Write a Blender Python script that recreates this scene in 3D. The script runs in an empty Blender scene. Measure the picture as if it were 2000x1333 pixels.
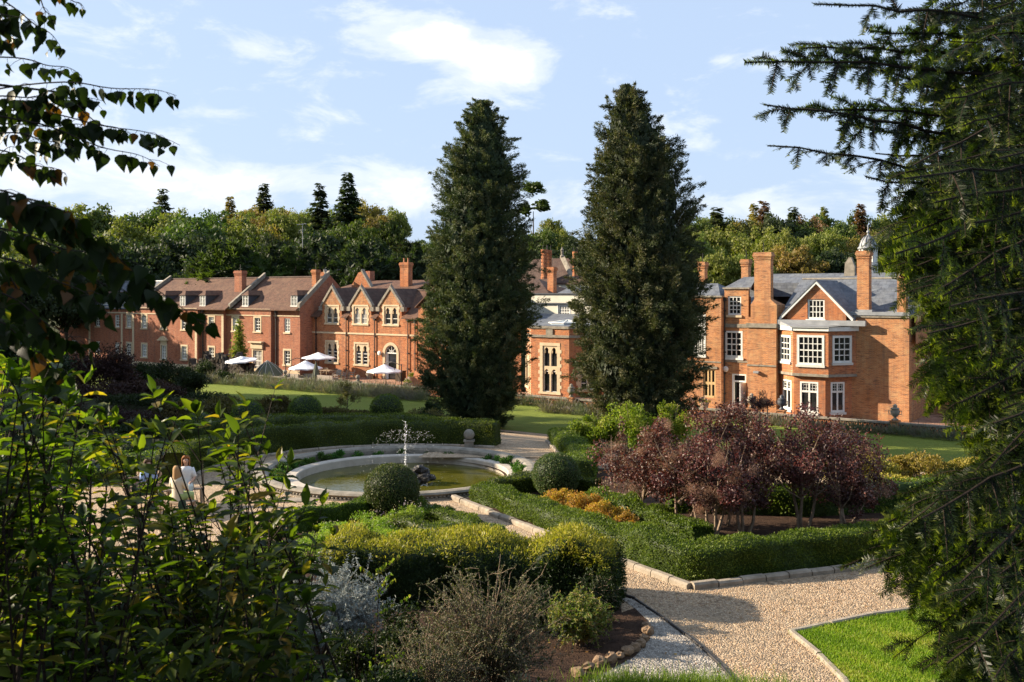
import bpy, math, random
import numpy as np
from math import sin, cos, pi, radians, sqrt, atan2
C_ = bpy.context.scene.collection
F = 1944.0; HOR = 572.0; CAMZ = 6.0
CO = cos(radians(36)); SI = sin(radians(36))
SEED = 7
random.seed(SEED)
# ------------------------------------------------------------------ layout helpers
def W(u, v):                       # house frame -> world XY
    return (CO*u + SI*v, -SI*u + CO*v)
def UV(x, y):                      # world XY -> house frame
    return (CO*x - SI*y, SI*x + CO*y)
def Dv(px, v):
    k = (px-1000)/F
    return v/(SI*k + CO)
def U(px, v):
    k = (px-1000)/F
    return Dv(px, v)*(CO*k - SI)
def Z(px, py, v):
    return CAMZ - (py-HOR)*Dv(px, v)/F
def P(px, py, D):
    return ((px-1000)/F*D, D, CAMZ-(py-HOR)/F*D)
def G(px, py, z=0.0):
    D = (CAMZ-z)*F/(py-HOR)
    return ((px-1000)/F*D, D)
def sst(a, b, x):
    t = np.clip((x-a)/(b-a), 0, 1)
    return t*t*(3-2*t)
def gh(x, y):                      # height of the terrain
    x = np.asarray(x, float); y = np.asarray(y, float)
    u = CO*x - SI*y; v = SI*x + CO*y
    z = -3.2*np.clip((v-33)/20, 0, 1)
    amp = 1.0 - 0.45*sst(-115, -55, u)
    hill = np.clip((v-88)/45, 0, 1.0)*13.0 + np.clip((v-133)/150, 0, 1)*10
    z = z + hill*amp
    z = z + 4.4*np.clip((13.0-y)/10.5, 0, 1)
    return z
def ghf(x, y): return float(gh(x, y))
# ------------------------------------------------------------------ tagging
def tag(o, label=None, cat=None, group=None, kind=None):
    if label: o['label'] = label
    if cat: o['category'] = cat
    if group: o['group'] = group
    if kind: o['kind'] = kind
    return o
def empty(name, loc, rz=0, label=None, cat=None, group=None):
    o = bpy.data.objects.new(name, None); C_.objects.link(o)
    o.location = loc; o.rotation_euler = (0, 0, rz); o.empty_display_size = .3
    return tag(o, label, cat, group)
# ------------------------------------------------------------------ materials
def new_mat(name):
    m = bpy.data.materials.new(name); m.use_nodes = True
    nt = m.node_tree; nt.nodes.clear()
    out = nt.nodes.new('ShaderNodeOutputMaterial')
    return m, nt, out
def N(nt, typ, **kw):
    n = nt.nodes.new(typ)
    for k, v in kw.items():
        if k in ('inp',):
            for a, b in v.items(): n.inputs[a].default_value = b
        else: setattr(n, k, v)
    return n
def rgba(c): return (c[0], c[1], c[2], 1)
def ramp(nt, fac, stops, interp='LINEAR'):
    r = nt.nodes.new('ShaderNodeValToRGB'); r.color_ramp.interpolation = interp
    e = r.color_ramp.elements
    while len(e) < len(stops): e.new(.5)
    for i, (p, c) in enumerate(stops):
        e[i].position = p; e[i].color = rgba(c)
    nt.links.new(fac, r.inputs['Fac']); return r.outputs['Color']
def mixc(nt, fac, a, b, mode='MIX'):
    m = nt.nodes.new('ShaderNodeMix'); m.data_type = 'RGBA'; m.blend_type = mode
    for sock, val in ((m.inputs[0], fac), (m.inputs[6], a), (m.inputs[7], b)):
        if hasattr(val, 'is_output'): nt.links.new(val, sock)
        elif isinstance(val, (int, float)): sock.default_value = val
        else: sock.default_value = rgba(val)
    return m.outputs[2]
def noise(nt, vec, scale, detail=4, rough=.55, dist=0.0):
    n = N(nt, 'ShaderNodeTexNoise', inp={'Scale': scale, 'Detail': detail, 'Roughness': rough, 'Distortion': dist})
    if vec is not None: nt.links.new(vec, n.inputs['Vector'])
    return n.outputs['Fac']
def mathn(nt, op, a, b=None, clamp=False):
    m = nt.nodes.new('ShaderNodeMath'); m.operation = op; m.use_clamp = clamp
    for i, val in enumerate((a, b)):
        if val is None: continue
        if hasattr(val, 'is_output'): nt.links.new(val, m.inputs[i])
        else: m.inputs[i].default_value = val
    return m.outputs[0]
def objco(nt): return N(nt, 'ShaderNodeTexCoord').outputs['Object']
def wpos(nt): return N(nt, 'ShaderNodeNewGeometry').outputs['Position']
def princ(nt, out, color, rough=.8, metal=0, bump=None, bstr=.3, bdist=.02, spec=.5):
    p = nt.nodes.new('ShaderNodeBsdfPrincipled')
    if hasattr(color, 'is_output'): nt.links.new(color, p.inputs['Base Color'])
    else: p.inputs['Base Color'].default_value = rgba(color)
    if hasattr(rough, 'is_output'): nt.links.new(rough, p.inputs['Roughness'])
    else: p.inputs['Roughness'].default_value = rough
    p.inputs['Metallic'].default_value = metal
    p.inputs['Specular IOR Level'].default_value = spec
    if bump is not None:
        b = N(nt, 'ShaderNodeBump', inp={'Strength': bstr, 'Distance': bdist})
        nt.links.new(bump, b.inputs['Height']); nt.links.new(b.outputs[0], p.inputs['Normal'])
    nt.links.new(p.outputs[0], out.inputs['Surface'])
    return p
def simple_mat(name, c1, c2=None, scale=3, rough=.8, metal=0, bscale=None, bstr=.3, bdist=.02, spec=.4):
    m, nt, out = new_mat(name); co = objco(nt)
    c2 = c2 or tuple(x*.75 for x in c1)
    f = noise(nt, co, scale, 6, .6)
    col = ramp(nt, f, [(.3, c1), (.7, c2)])
    bf = noise(nt, co, bscale or scale*6, 4)
    princ(nt, out, col, rough, metal, bf, bstr, bdist, spec); return m
def leaf_mat(name, cols, trans=.35, rough=.5, tcol=None, spec=.22):
    """cols: list of colours picked leaf by leaf by the attribute rnd; clump gives lighter and darker sprays"""
    m, nt, out = new_mat(name)
    a = N(nt, 'ShaderNodeAttribute', attribute_name='rnd').outputs['Fac']
    n = len(cols)
    col = ramp(nt, a, [(i/(n-1) if n > 1 else 0, c) for i, c in enumerate(cols)])
    oi = N(nt, 'ShaderNodeObjectInfo').outputs['Random']
    hs = N(nt, 'ShaderNodeHueSaturation')
    nt.links.new(mathn(nt, 'ADD', mathn(nt, 'MULTIPLY', oi, .03), .485), hs.inputs['Hue'])
    nt.links.new(mathn(nt, 'ADD', mathn(nt, 'MULTIPLY', oi, .3), .85), hs.inputs['Value'])
    nt.links.new(col, hs.inputs['Color']); col = hs.outputs[0]
    p = nt.nodes.new('ShaderNodeBsdfPrincipled')
    nt.links.new(col, p.inputs['Base Color']); p.inputs['Roughness'].default_value = rough
    p.inputs['Specular IOR Level'].default_value = spec
    t = nt.nodes.new('ShaderNodeBsdfTranslucent')
    tc = mixc(nt, 1.0, col, tcol or (1.5, 1.7, .5), 'MULTIPLY')
    nt.links.new(tc, t.inputs['Color'])
    mx = nt.nodes.new('ShaderNodeMixShader'); mx.inputs[0].default_value = trans
    nt.links.new(p.outputs[0], mx.inputs[1]); nt.links.new(t.outputs[0], mx.inputs[2])
    nt.links.new(mx.outputs[0], out.inputs['Surface'])
    return m
M = {}
def brick_mat(name, c1, c2, mortar, dark=(.12, .06, .045), bw=.23, bh=.075, patch=(.5, .28, .14)):
    m, nt, out = new_mat(name); co = objco(nt)
    s = N(nt, 'ShaderNodeSeparateXYZ'); nt.links.new(co, s.inputs[0])
    c = N(nt, 'ShaderNodeCombineXYZ')
    nt.links.new(mathn(nt, 'ADD', s.outputs[0], s.outputs[1]), c.inputs[0]); nt.links.new(s.outputs[2], c.inputs[1])
    b = N(nt, 'ShaderNodeTexBrick', inp={'Scale': 1.0, 'Mortar Size': .009, 'Mortar Smooth': .3, 'Bias': 0.0, 'Brick Width': bw, 'Row Height': bh,
                                         'Color1': rgba(c1), 'Color2': rgba(c2), 'Mortar': rgba(mortar)})
    nt.links.new(c.outputs[0], b.inputs['Vector'])
    # streaky course to course variation
    mp = N(nt, 'ShaderNodeMapping'); mp.inputs['Scale'].default_value = (1.6, 9, 1); nt.links.new(c.outputs[0], mp.inputs[0])
    st = noise(nt, mp.outputs[0], 1.0, 5, .7)
    big = noise(nt, co, .35, 4, .6)
    mid = noise(nt, co, 1.3, 5, .65)
    col = mixc(nt, ramp(nt, st, [(.5, (0, 0, 0)), (.68, (1, 1, 1))]), b.outputs['Color'], dark)
    col = mixc(nt, mathn(nt, 'MULTIPLY', ramp(nt, mid, [(.5, (0, 0, 0)), (.72, (1, 1, 1))]), .55), col, patch)
    col = mixc(nt, mathn(nt, 'MULTIPLY', ramp(nt, big, [(.45, (0, 0, 0)), (.7, (1, 1, 1))]), .45), col, tuple(x*.62 for x in c1))
    vm = N(nt, 'ShaderNodeMapping'); vm.inputs['Scale'].default_value = (1.1, .12, 1); nt.links.new(c.outputs[0], vm.inputs[0])
    drip = noise(nt, vm.outputs[0], 1.6, 5, .65)
    col = mixc(nt, mathn(nt, 'MULTIPLY', ramp(nt, drip, [(.48, (0, 0, 0)), (.72, (1, 1, 1))]), .65), col, (.15, .09, .065))
    bp = mathn(nt, 'ADD', mathn(nt, 'MULTIPLY', b.outputs['Fac'], -1.0), mathn(nt, 'MULTIPLY', noise(nt, co, 14, 3), .7))
    princ(nt, out, col, .9, 0, bp, .5, .02, .2); return m
def roof_mat(name, c1, c2, row=.2, wdt=.17, moss=None, slope=1.0):
    m, nt, out = new_mat(name); co = objco(nt)
    s = N(nt, 'ShaderNodeSeparateXYZ'); nt.links.new(co, s.inputs[0])
    c = N(nt, 'ShaderNodeCombineXYZ')
    nt.links.new(mathn(nt, 'ADD', s.outputs[0], mathn(nt, 'MULTIPLY', s.outputs[1], .15)), c.inputs[0]); nt.links.new(s.outputs[2], c.inputs[1])
    b = N(nt, 'ShaderNodeTexBrick', inp={'Scale': 1.0, 'Mortar Size': .008, 'Mortar Smooth': .2, 'Bias': -.1, 'Brick Width': wdt, 'Row Height': row*.6,
                                         'Color1': rgba(c1), 'Color2': rgba(c2), 'Mortar': rgba(tuple(x*.4 for x in c1))})
    nt.links.new(c.outputs[0], b.inputs['Vector'])
    n1 = noise(nt, co, .9, 6, .7, .6); n2 = noise(nt, co, 2.2, 6, .7)
    col = mixc(nt, ramp(nt, n1, [(.42, (0, 0, 0)), (.7, (1, 1, 1))]), b.outputs['Color'], moss or tuple(x*1.5 for x in c2))
    col = mixc(nt, mathn(nt, 'MULTIPLY', ramp(nt, n2, [(.45, (0, 0, 0)), (.7, (1, 1, 1))]), .75), col, tuple(x*.4 for x in c1))
    bp = mathn(nt, 'ADD', mathn(nt, 'MULTIPLY', b.outputs['Fac'], -1), mathn(nt, 'MULTIPLY', noise(nt, co, 9, 3), .8))
    princ(nt, out, col, .8, 0, bp, .6, .03, .3); return m
def gravel_mat(name, cols, scale=28, big=.5):
    m, nt, out = new_mat(name); co = wpos(nt)
    v = N(nt, 'ShaderNodeTexVoronoi', feature='F1', inp={'Scale': scale, 'Randomness': 1}); nt.links.new(co, v.inputs['Vector'])
    sp = N(nt, 'ShaderNodeSeparateColor'); nt.links.new(v.outputs['Color'], sp.inputs[0])
    col = ramp(nt, sp.outputs[0], [(i/(len(cols)-1), c) for i, c in enumerate(cols)])
    v2 = N(nt, 'ShaderNodeTexVoronoi', feature='F1', inp={'Scale': scale*.37, 'Randomness': 1}); nt.links.new(co, v2.inputs['Vector'])
    sp2 = N(nt, 'ShaderNodeSeparateColor'); nt.links.new(v2.outputs['Color'], sp2.inputs[0])
    col = mixc(nt, ramp(nt, sp2.outputs[1], [(.86, (0, 0, 0)), (.9, (.7, .7, .7))]), col, tuple(x*.4 for x in cols[0]))
    n1 = noise(nt, co, big, 6, .65, .8)
    col = mixc(nt, mathn(nt, 'MULTIPLY', ramp(nt, n1, [(.42, (0, 0, 0)), (.64, (1, 1, 1))]), .6), col, tuple(x*.6 for x in cols[len(cols)//2]))
    n3 = noise(nt, co, 5, 4, .7)
    h = mathn(nt, 'ADD', mathn(nt, 'MULTIPLY', v.outputs['Distance'], -1.0), mathn(nt, 'MULTIPLY', n3, 1.2))
    princ(nt, out, col, .9, 0, h, 1.0, .03, .25); return m
def grass_mat(name, a, b, c):
    m, nt, out = new_mat(name); co = wpos(nt)
    n1 = noise(nt, co, .6, 5, .6); n2 = noise(nt, co, 9, 5, .7); n3 = noise(nt, co, 60, 3, .7)
    col = ramp(nt, n1, [(.3, a), (.7, b)])
    col = mixc(nt, mathn(nt, 'MULTIPLY', n2, .6), col, c)
    col = mixc(nt, ramp(nt, n3, [(.4, (0, 0, 0)), (.7, (.6, .6, .6))]), col, tuple(x*.5 for x in a))
    princ(nt, out, col, .9, 0, mathn(nt, 'ADD', n2, n3), 1.0, .05, .15); return m
def make_materials():
    M['brick'] = brick_mat('brick_orange', (.50, .155, .045), (.36, .105, .035), (.42, .30, .20))
    M['brick_red'] = brick_mat('brick_red', (.40, .125, .055), (.29, .085, .042), (.36, .26, .19), dark=(.15, .06, .05), patch=(.42, .2, .11))
    M['brick_old'] = brick_mat('brick_weathered', (.54, .215, .07), (.39, .14, .045), (.46, .36, .25), dark=(.10, .06, .05), patch=(.52, .36, .18))
    M['tile'] = roof_mat('clay_tile', (.15, .070, .042), (.070, .036, .024), moss=(.155, .085, .05))
    M['tile_dark'] = roof_mat('dark_clay_tile', (.10, .055, .04), (.065, .04, .03), moss=(.11, .075, .055))
    M['slate'] = roof_mat('slate', (.13, .145, .17), (.09, .10, .125), row=.42, wdt=.5, moss=(.17, .18, .19))
    M['stone'] = simple_mat('limestone', (.60, .47, .30), (.44, .34, .22), 1.6, .85, bscale=20)
    M['stone_grey'] = simple_mat('grey_stone', (.31, .27, .215), (.14, .125, .095), 3.0, .9, bscale=30, bstr=.6)
    M['kerb'] = simple_mat('kerb_stone', (.36, .30, .23), (.18, .15, .11), 4, .9, bscale=30, bstr=.6)
    M['pool'] = simple_mat('pool_render', (.50, .44, .36), (.36, .31, .25), 2.5, .8, bscale=18)
    M['white'] = simple_mat('white_paint', (.74, .73, .68), (.58, .57, .52), 2.6, .55, bstr=.1)
    M['offwhite'] = simple_mat('weathered_white_paint', (.62, .60, .54), (.48, .46, .41), 1.2, .7, bstr=.2)
    M['render'] = simple_mat('cream_render', (.62, .59, .48), (.50, .47, .38), .8, .85, bstr=.2)
    M['lead'] = simple_mat('lead', (.30, .31, .32), (.20, .21, .22), 1.8, .5, bstr=.3)
    M['lead_dark'] = simple_mat('dark_lead', (.06, .065, .08), (.04, .045, .05), 1.8, .5, bstr=.3)
    M['iron'] = simple_mat('black_iron', (.02, .018, .018), (.03, .025, .022), 3, .5)
    M['oak'] = simple_mat('pale_oak', (.55, .38, .18), (.45, .30, .13), 3, .7)
    M['bark'] = simple_mat('bark', (.10, .075, .05), (.05, .038, .027), 5, .95, bscale=25, bstr=.9, bdist=.03)
    M['bark_pale'] = simple_mat('pale_bark', (.30, .22, .15), (.16, .11, .075), 7, .9, bscale=30, bstr=.8)
    M['twig'] = simple_mat('twig', (.045, .03, .02), (.03, .02, .015), 9, .8)
    M['soil'] = simple_mat('soil', (.075, .045, .03), (.035, .022, .016), 5, 1.0, bscale=40, bstr=1.0, bdist=.04, spec=.1)
    M['canvas'] = simple_mat('white_canvas', (.78, .78, .80), (.72, .72, .75), 1.2, .8, bstr=.1)
    M['canvas_green'] = simple_mat('olive_canvas', (.12, .13, .085), (.09, .10, .065), 1.2, .8, bstr=.1)
    M['rattan'] = simple_mat('grey_rattan', (.36, .31, .25), (.26, .22, .18), 9, .8)
    M['teak'] = simple_mat('weathered_teak', (.34, .25, .17), (.24, .17, .12), 6, .8)
    M['cushion'] = simple_mat('grey_cushion', (.44, .43, .43), (.36, .36, .37), 2, .9)
    M['terracotta'] = simple_mat('terracotta', (.42, .19, .10), (.30, .13, .07), 5, .85)
    M['rock'] = simple_mat('wet_rock', (.035, .03, .027), (.015, .013, .012), 6, .35, bscale=22, bstr=.9, bdist=.05)
    M['edge_rock'] = simple_mat('edging_rock', (.25, .16, .09), (.12, .08, .05), 9, .9, bscale=22, bstr=.9)
    M['ruin'] = simple_mat('flint_ruin', (.085, .07, .055), (.025, .022, .02), 3.5, .95, bscale=9, bstr=1.0, bdist=.15)
    M['gravel'] = gravel_mat('gravel', [(.46, .32, .19), (.35, .22, .125), (.56, .44, .30), (.26, .17, .11), (.58, .42, .26)], 30)
    M['gravel_white'] = gravel_mat('white_gravel', [(.36, .32, .27), (.25, .215, .18), (.48, .44, .38), (.14, .12, .10)], 26)
    M['terrace'] = gravel_mat('terrace_paving', [(.36, .20, .13), (.28, .15, .10), (.42, .26, .18)], 5)
    M['lawn'] = grass_mat('lawn_grass', (.13, .19, .025), (.18, .23, .03), (.25, .25, .06))
    M['lawn_near'] = grass_mat('near_lawn_grass', (.11, .18, .015), (.14, .21, .02), (.20, .22, .035))
    M['ground'] = grass_mat('rough_ground', (.03, .045, .012), (.05, .06, .02), (.035, .03, .015))
    m, nt, out = new_mat('window_glass')
    co = objco(nt); f = noise(nt, co, .9, 3)
    princ(nt, out, ramp(nt, f, [(.4, (.008, .009, .010)), (.65, (.03, .03, .03))]), .06, 0, None, spec=.6); M['glass'] = m
    m, nt, out = new_mat('curtained_glass')
    co = objco(nt); w = N(nt, 'ShaderNodeTexWave', wave_type='BANDS', bands_direction='X', inp={'Scale': 3.0, 'Distortion': 2.0}); nt.links.new(co, w.inputs[0])
    princ(nt, out, ramp(nt, w.outputs['Fac'], [(.2, (.16, .15, .13)), (.7, (.45, .43, .38))]), .08, 0, None, spec=.6); M['curtain'] = m
    m, nt, out = new_mat('conservatory_glass')
    princ(nt, out, (.35, .42, .48), .15, 0, None, spec=.8); M['glass_roof'] = m
    m, nt, out = new_mat('pond_water'); co = wpos(nt)
    n1 = noise(nt, co, 2.2, 3, .5); n2 = noise(nt, co, 11, 3, .55, .3)
    h = mathn(nt, 'ADD', mathn(nt, 'MULTIPLY', n1, .6), mathn(nt, 'MULTIPLY', n2, .5))
    p = princ(nt, out, ramp(nt, n1, [(.3, (.055, .055, .007)), (.7, (.085, .078, .011))]), .03, 0, h, .16, .04, .35); p.inputs['IOR'].default_value = 1.33; M['water'] = m
    m, nt, out = new_mat('water_drop')
    p = princ(nt, out, (.9, .93, .97), .1, 0, None, spec=.8); p.inputs['Alpha'].default_value = .42; p.inputs['Roughness'].default_value = .45; M['drop'] = m
    L = leaf_mat
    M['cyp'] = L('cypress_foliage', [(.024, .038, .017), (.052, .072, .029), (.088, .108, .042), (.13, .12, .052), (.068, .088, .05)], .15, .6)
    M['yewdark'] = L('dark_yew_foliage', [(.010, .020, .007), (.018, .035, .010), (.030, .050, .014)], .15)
    M['box'] = L('box_hedge_leaves', [(.030, .050, .006), (.065, .100, .011), (.11, .145, .016), (.16, .19, .028)], .3, .55)
    M['box_ball'] = L('box_ball_leaves', [(.030, .055, .012), (.055, .085, .020), (.09, .11, .035), (.13, .10, .045)], .2, .5)
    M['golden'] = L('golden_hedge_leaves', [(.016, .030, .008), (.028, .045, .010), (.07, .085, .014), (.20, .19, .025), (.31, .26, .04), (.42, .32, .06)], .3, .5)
    M['spirea'] = L('spirea_leaves', [(.42, .24, .04), (.50, .32, .06), (.30, .24, .05), (.45, .18, .04), (.55, .36, .10)], .35)
    M['smoke'] = L('smoke_bush_leaves', [(.052, .028, .028), (.085, .044, .042), (.125, .064, .055), (.15, .055, .046), (.095, .060, .052), (.12, .09, .045), (.16, .105, .075)], .25, .4, (1.4, .7, .5))
    M['plume'] = L('smoke_bush_plumes', [(.31, .20, .13), (.38, .26, .17), (.25, .155, .105)], .45, .9, (1.2, 1, .9))
    M['green_shrub'] = L('bright_shrub_leaves', [(.08, .13, .012), (.14, .19, .02), (.21, .25, .03), (.29, .29, .045)], .35)
    M['olive_shrub'] = L('golden_shrub_leaves', [(.16, .14, .025), (.26, .21, .04), (.34, .26, .06), (.12, .12, .03)], .3)
    M['olive_dark'] = L('olive_shrub_leaves', [(.05, .055, .018), (.09, .085, .03), (.12, .09, .035), (.045, .05, .02)], .3)
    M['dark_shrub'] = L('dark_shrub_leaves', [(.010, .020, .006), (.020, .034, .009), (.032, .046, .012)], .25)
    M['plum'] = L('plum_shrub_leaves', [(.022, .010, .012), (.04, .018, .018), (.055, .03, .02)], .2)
    M['perennial'] = L('perennial_leaves', [(.10, .17, .02), (.17, .25, .03), (.25, .31, .06), (.32, .34, .10)], .35)
    M['lavender'] = L('lavender_leaves', [(.10, .12, .08), (.15, .16, .11), (.12, .10, .11), (.20, .17, .12)], .2)
    M['silver'] = L('silver_leaves', [(.26, .30, .29), (.36, .40, .39), (.20, .24, .22), (.45, .47, .45)], .15, .7, (1, 1, 1))
    M['coton'] = L('cotoneaster_leaves', [(.045, .055, .022), (.085, .09, .045), (.15, .145, .085), (.035, .045, .02)], .2)
    M['rhodo'] = L('azalea_leaves', [(.06, .10, .02), (.12, .16, .03), (.20, .20, .06), (.24, .16, .06)], .3)
    M['hosta'] = L('bedding_leaves', [(.03, .08, .012), (.05, .12, .018), (.09, .18, .03)], .3)
    M['grassblade'] = L('grass_blades', [(.09, .15, .016), (.14, .22, .02), (.20, .28, .03), (.30, .31, .06), (.34, .30, .09)], .4)
    M['weed'] = L('weed_blades', [(.08, .14, .02), (.14, .20, .03), (.20, .24, .06)], .35)
    M['birch'] = L('birch_leaves', [(.012, .026, .006), (.018, .036, .008), (.028, .05, .01), (.03, .05, .01), (.16, .08, .015)], .3, .45)
    M['dogwood'] = L('broad_shrub_leaves', [(.018, .036, .008), (.030, .058, .010), (.042, .078, .012), (.055, .095, .014), (.07, .11, .018), (.09, .13, .02), (.11, .14, .025), (.26, .19, .04)], .55, .4, (1.9, 2.0, .35))
    M['yew'] = L('yew_needles', [(.008, .014, .005), (.013, .024, .007), (.028, .042, .009), (.15, .17, .025)], .4, .4, (1.8, 2.0, .4))  # last colour puts sunlit yellow-green highlights into the spray tips
    M['young'] = L('young_tree_leaves', [(.10, .16, .03), (.16, .22, .04), (.30, .28, .05)], .4)
    M['blossom'] = L('pale_blossom', [(.4, .3, .5), (.55, .45, .55), (.55, .42, .3)], .3)
    for nm, cols in (('tree_green', [(.035, .055, .012), (.06, .09, .018), (.095, .125, .026)]),
                     ('tree_light', [(.095, .12, .022), (.15, .17, .035), (.21, .205, .055)]),
                     ('tree_autumn', [(.14, .12, .03), (.21, .16, .04), (.25, .16, .045)]),
                     ('tree_russet', [(.12, .07, .035), (.16, .095, .05), (.10, .08, .035)]),
                     ('tree_dark', [(.018, .028, .012), (.030, .044, .018), (.046, .060, .024)]),
                     ('tree_conif', [(.030, .045, .018), (.050, .065, .025), (.080, .080, .03)])):
        M[nm] = L(nm+'_leaves', cols, .28, .6)
make_materials()
# ------------------------------------------------------------------ mesh building
class MB:
    def __init__(s): s.v = []; s.f = []
    def add(s, vs, fs):
        n = len(s.v); s.v += [tuple(p) for p in vs]; s.f += [tuple(i+n for i in f) for f in fs]
    def quad(s, a, b, c, d): s.add([a, b, c, d], [(0, 1, 2, 3)])
    def poly(s, pts): s.add(pts, [tuple(range(len(pts)))])
    def box(s, a, b):
        x0, y0, z0 = a; x1, y1, z1 = b
        s.hexa([(x0, y0, z0), (x1, y0, z0), (x1, y1, z0), (x0, y1, z0), (x0, y0, z1), (x1, y0, z1), (x1, y1, z1), (x0, y1, z1)])
    def hexa(s, p): s.add(p, [(0, 3, 2, 1), (4, 5, 6, 7), (0, 1, 5, 4), (1, 2, 6, 5), (2, 3, 7, 6), (3, 0, 4, 7)])
    def fbox(s, f, t0, t1, d0, d1, z0, z1):
        s.hexa([f(t0, d1, z0), f(t1, d1, z0), f(t1, d0, z0), f(t0, d0, z0), f(t0, d1, z1), f(t1, d1, z1), f(t1, d0, z1), f(t0, d0, z1)])
    def prism(s, pts, vec):           # closed extrusion of a polygon
        n = len(pts); q = [tuple(p[i]+vec[i] for i in range(3)) for p in pts]
        s.add(list(pts)+q, [tuple(range(n)), tuple(range(2*n-1, n-1, -1))] + [(i, i+n, (i+1) % n+n, (i+1) % n) for i in range(n)])
    def slab(s, a, b, c, d, th):
        lo = [(p[0], p[1], p[2]-th) for p in (a, b, c, d)]
        s.hexa(lo+[a, b, c, d])
    def tube(s, pts, rad, n=6, cap=True):
        pts = [np.array(p, float) for p in pts]; rings = []
        r = rad if hasattr(rad, '__len__') else [rad]*len(pts)
        base = len(s.v)
        for i, p in enumerate(pts):
            a = pts[max(i-1, 0)]; b = pts[min(i+1, len(pts)-1)]
            d = b-a; d /= (np.linalg.norm(d)+1e-9)
            h = np.array([0, 0, 1.]) if abs(d[2]) < .9 else np.array([1., 0, 0])
            e1 = np.cross(d, h); e1 /= np.linalg.norm(e1); e2 = np.cross(d, e1)
            for k in range(n):
                th = 2*pi*k/n
                s.v.append(tuple(p + r[i]*(cos(th)*e1+sin(th)*e2)))
        for i in range(len(pts)-1):
            for k in range(n):
                a = base+i*n+k; b = base+i*n+(k+1) % n
                s.f.append((a, b, b+n, a+n))
        if cap:
            s.f.append(tuple(base+k for k in range(n))[::-1]); s.f.append(tuple(base+(len(pts)-1)*n+k for k in range(n)))
    def lathe(s, prof, c=(0, 0, 0), n=20, cap=True):   # prof: (r, z)
        base = len(s.v)
        for r, z in prof:
            for k in range(n):
                th = 2*pi*k/n; s.v.append((c[0]+r*cos(th), c[1]+r*sin(th), c[2]+z))
        for i in range(len(prof)-1):
            for k in range(n):
                a = base+i*n+k; b = base+i*n+(k+1) % n
                s.f.append((a, b, b+n, a+n))
        if cap:
            s.f.append(tuple(base+k for k in range(n))[::-1]); s.f.append(tuple(base+(len(prof)-1)*n+k for k in range(n)))
    def blob(s, c, r, n=10, m=7, jit=.12, rng=random):
        base = len(s.v); rr = r if hasattr(r, '__len__') else (r, r, r)
        s.v.append((c[0], c[1], c[2]-rr[2]))
        for i in range(1, m):
            ph = -pi/2+pi*i/m
            for k in range(n):
                th = 2*pi*k/n; q = 1+rng.uniform(-jit, jit)
                s.v.append((c[0]+rr[0]*q*cos(ph)*cos(th), c[1]+rr[1]*q*cos(ph)*sin(th), c[2]+rr[2]*q*sin(ph)))
        s.v.append((c[0], c[1], c[2]+rr[2])); top = len(s.v)-1
        for k in range(n): s.f.append((base, base+1+(k+1) % n, base+1+k)); s.f.append((top, top-n+k, top-n+(k+1) % n))
        for i in range(m-2):
            for k in range(n):
                a = base+1+i*n+k; b = base+1+i*n+(k+1) % n
                s.f.append((a, b, b+n, a+n))
    def build(s, name, mat, parent=None, origin=(0, 0, 0), smooth=False):
        me = bpy.data.meshes.new(name)
        me.from_pydata([(v[0]-origin[0], v[1]-origin[1], v[2]-origin[2]) for v in s.v], [], s.f)
        me.materials.append(mat)
        if smooth: me.shade_smooth()
        me.update()
        o = bpy.data.objects.new(name, me); C_.objects.link(o)
        if parent is not None: o.parent = parent
        return o
def npmesh(name, V, Q, mat, rnd=None, parent=None, loc=None, smooth=False):
    V = np.ascontiguousarray(V, np.float32).reshape(-1, 3); Q = np.ascontiguousarray(Q, np.int32)
    n, k = Q.shape
    me = bpy.data.meshes.new(name)
    me.vertices.add(len(V)); me.vertices.foreach_set('co', V.ravel())
    me.loops.add(n*k); me.loops.foreach_set('vertex_index', Q.ravel())
    me.polygons.add(n); me.polygons.foreach_set('loop_start', np.arange(0, n*k, k, dtype=np.int32))
    me.update(calc_edges=True)
    if rnd is not None:
        a = me.attributes.new('rnd', 'FLOAT', 'FACE'); a.data.foreach_set('value', np.ascontiguousarray(rnd, np.float32))
    me.materials.append(mat)
    if smooth: me.shade_smooth()
    o = bpy.data.objects.new(name, me); C_.objects.link(o)
    if parent is not None: o.parent = parent
    if loc is not None: o.location = loc
    return o
def nrm(a): return a/(np.linalg.norm(a, axis=-1, keepdims=True)+1e-9)
def rdir(rng, n): return nrm(rng.normal(size=(n, 3)))
SH = {  # (along, across, fold) template points and quads
    'diamond': ([(0, 0, 0), (.45, .5, .06), (1, 0, 0), (.45, -.5, .06)], [(0, 1, 2, 3)]),
    'leaf': ([(0, 0, 0), (.3, .42, .10), (.68, .36, .08), (1, 0, -.06), (.68, -.36, .08), (.3, -.42, .10)], [(0, 3, 2, 1), (0, 5, 4, 3)]),
    'needle': ([(0, .5, 0), (.8, .4, 0), (1, 0, 0), (0, -.5, 0)], [(0, 1, 2, 3)]),
    'birch': ([(0, 0, 0), (.0, .24, .03), (.15, .47, .10), (.36, .48, .12), (.66, .25, .04), (1, 0, -.14), (.66, -.21, .03), (.38, -.44, .09), (.15, -.48, .10), (.01, -.26, .03), (.28, 0, .0), (.6, .01, -.03)],
              [(0, 10, 2, 1), (10, 11, 3, 2), (11, 5, 4, 3), (0, 9, 8, 10), (10, 8, 7, 11), (11, 7, 6, 5)]),
    'long': ([(0, 0, 0), (.22, .40, .09), (.5, .5, .10), (.78, .28, .02), (1, 0, -.12), (.78, -.28, .02), (.5, -.5, .10), (.22, -.40, .09), (.5, 0, .0)],
             [(0, 8, 2, 1), (8, 4, 3, 2), (8, 6, 5, 4), (0, 7, 6, 8)]),
}
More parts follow.
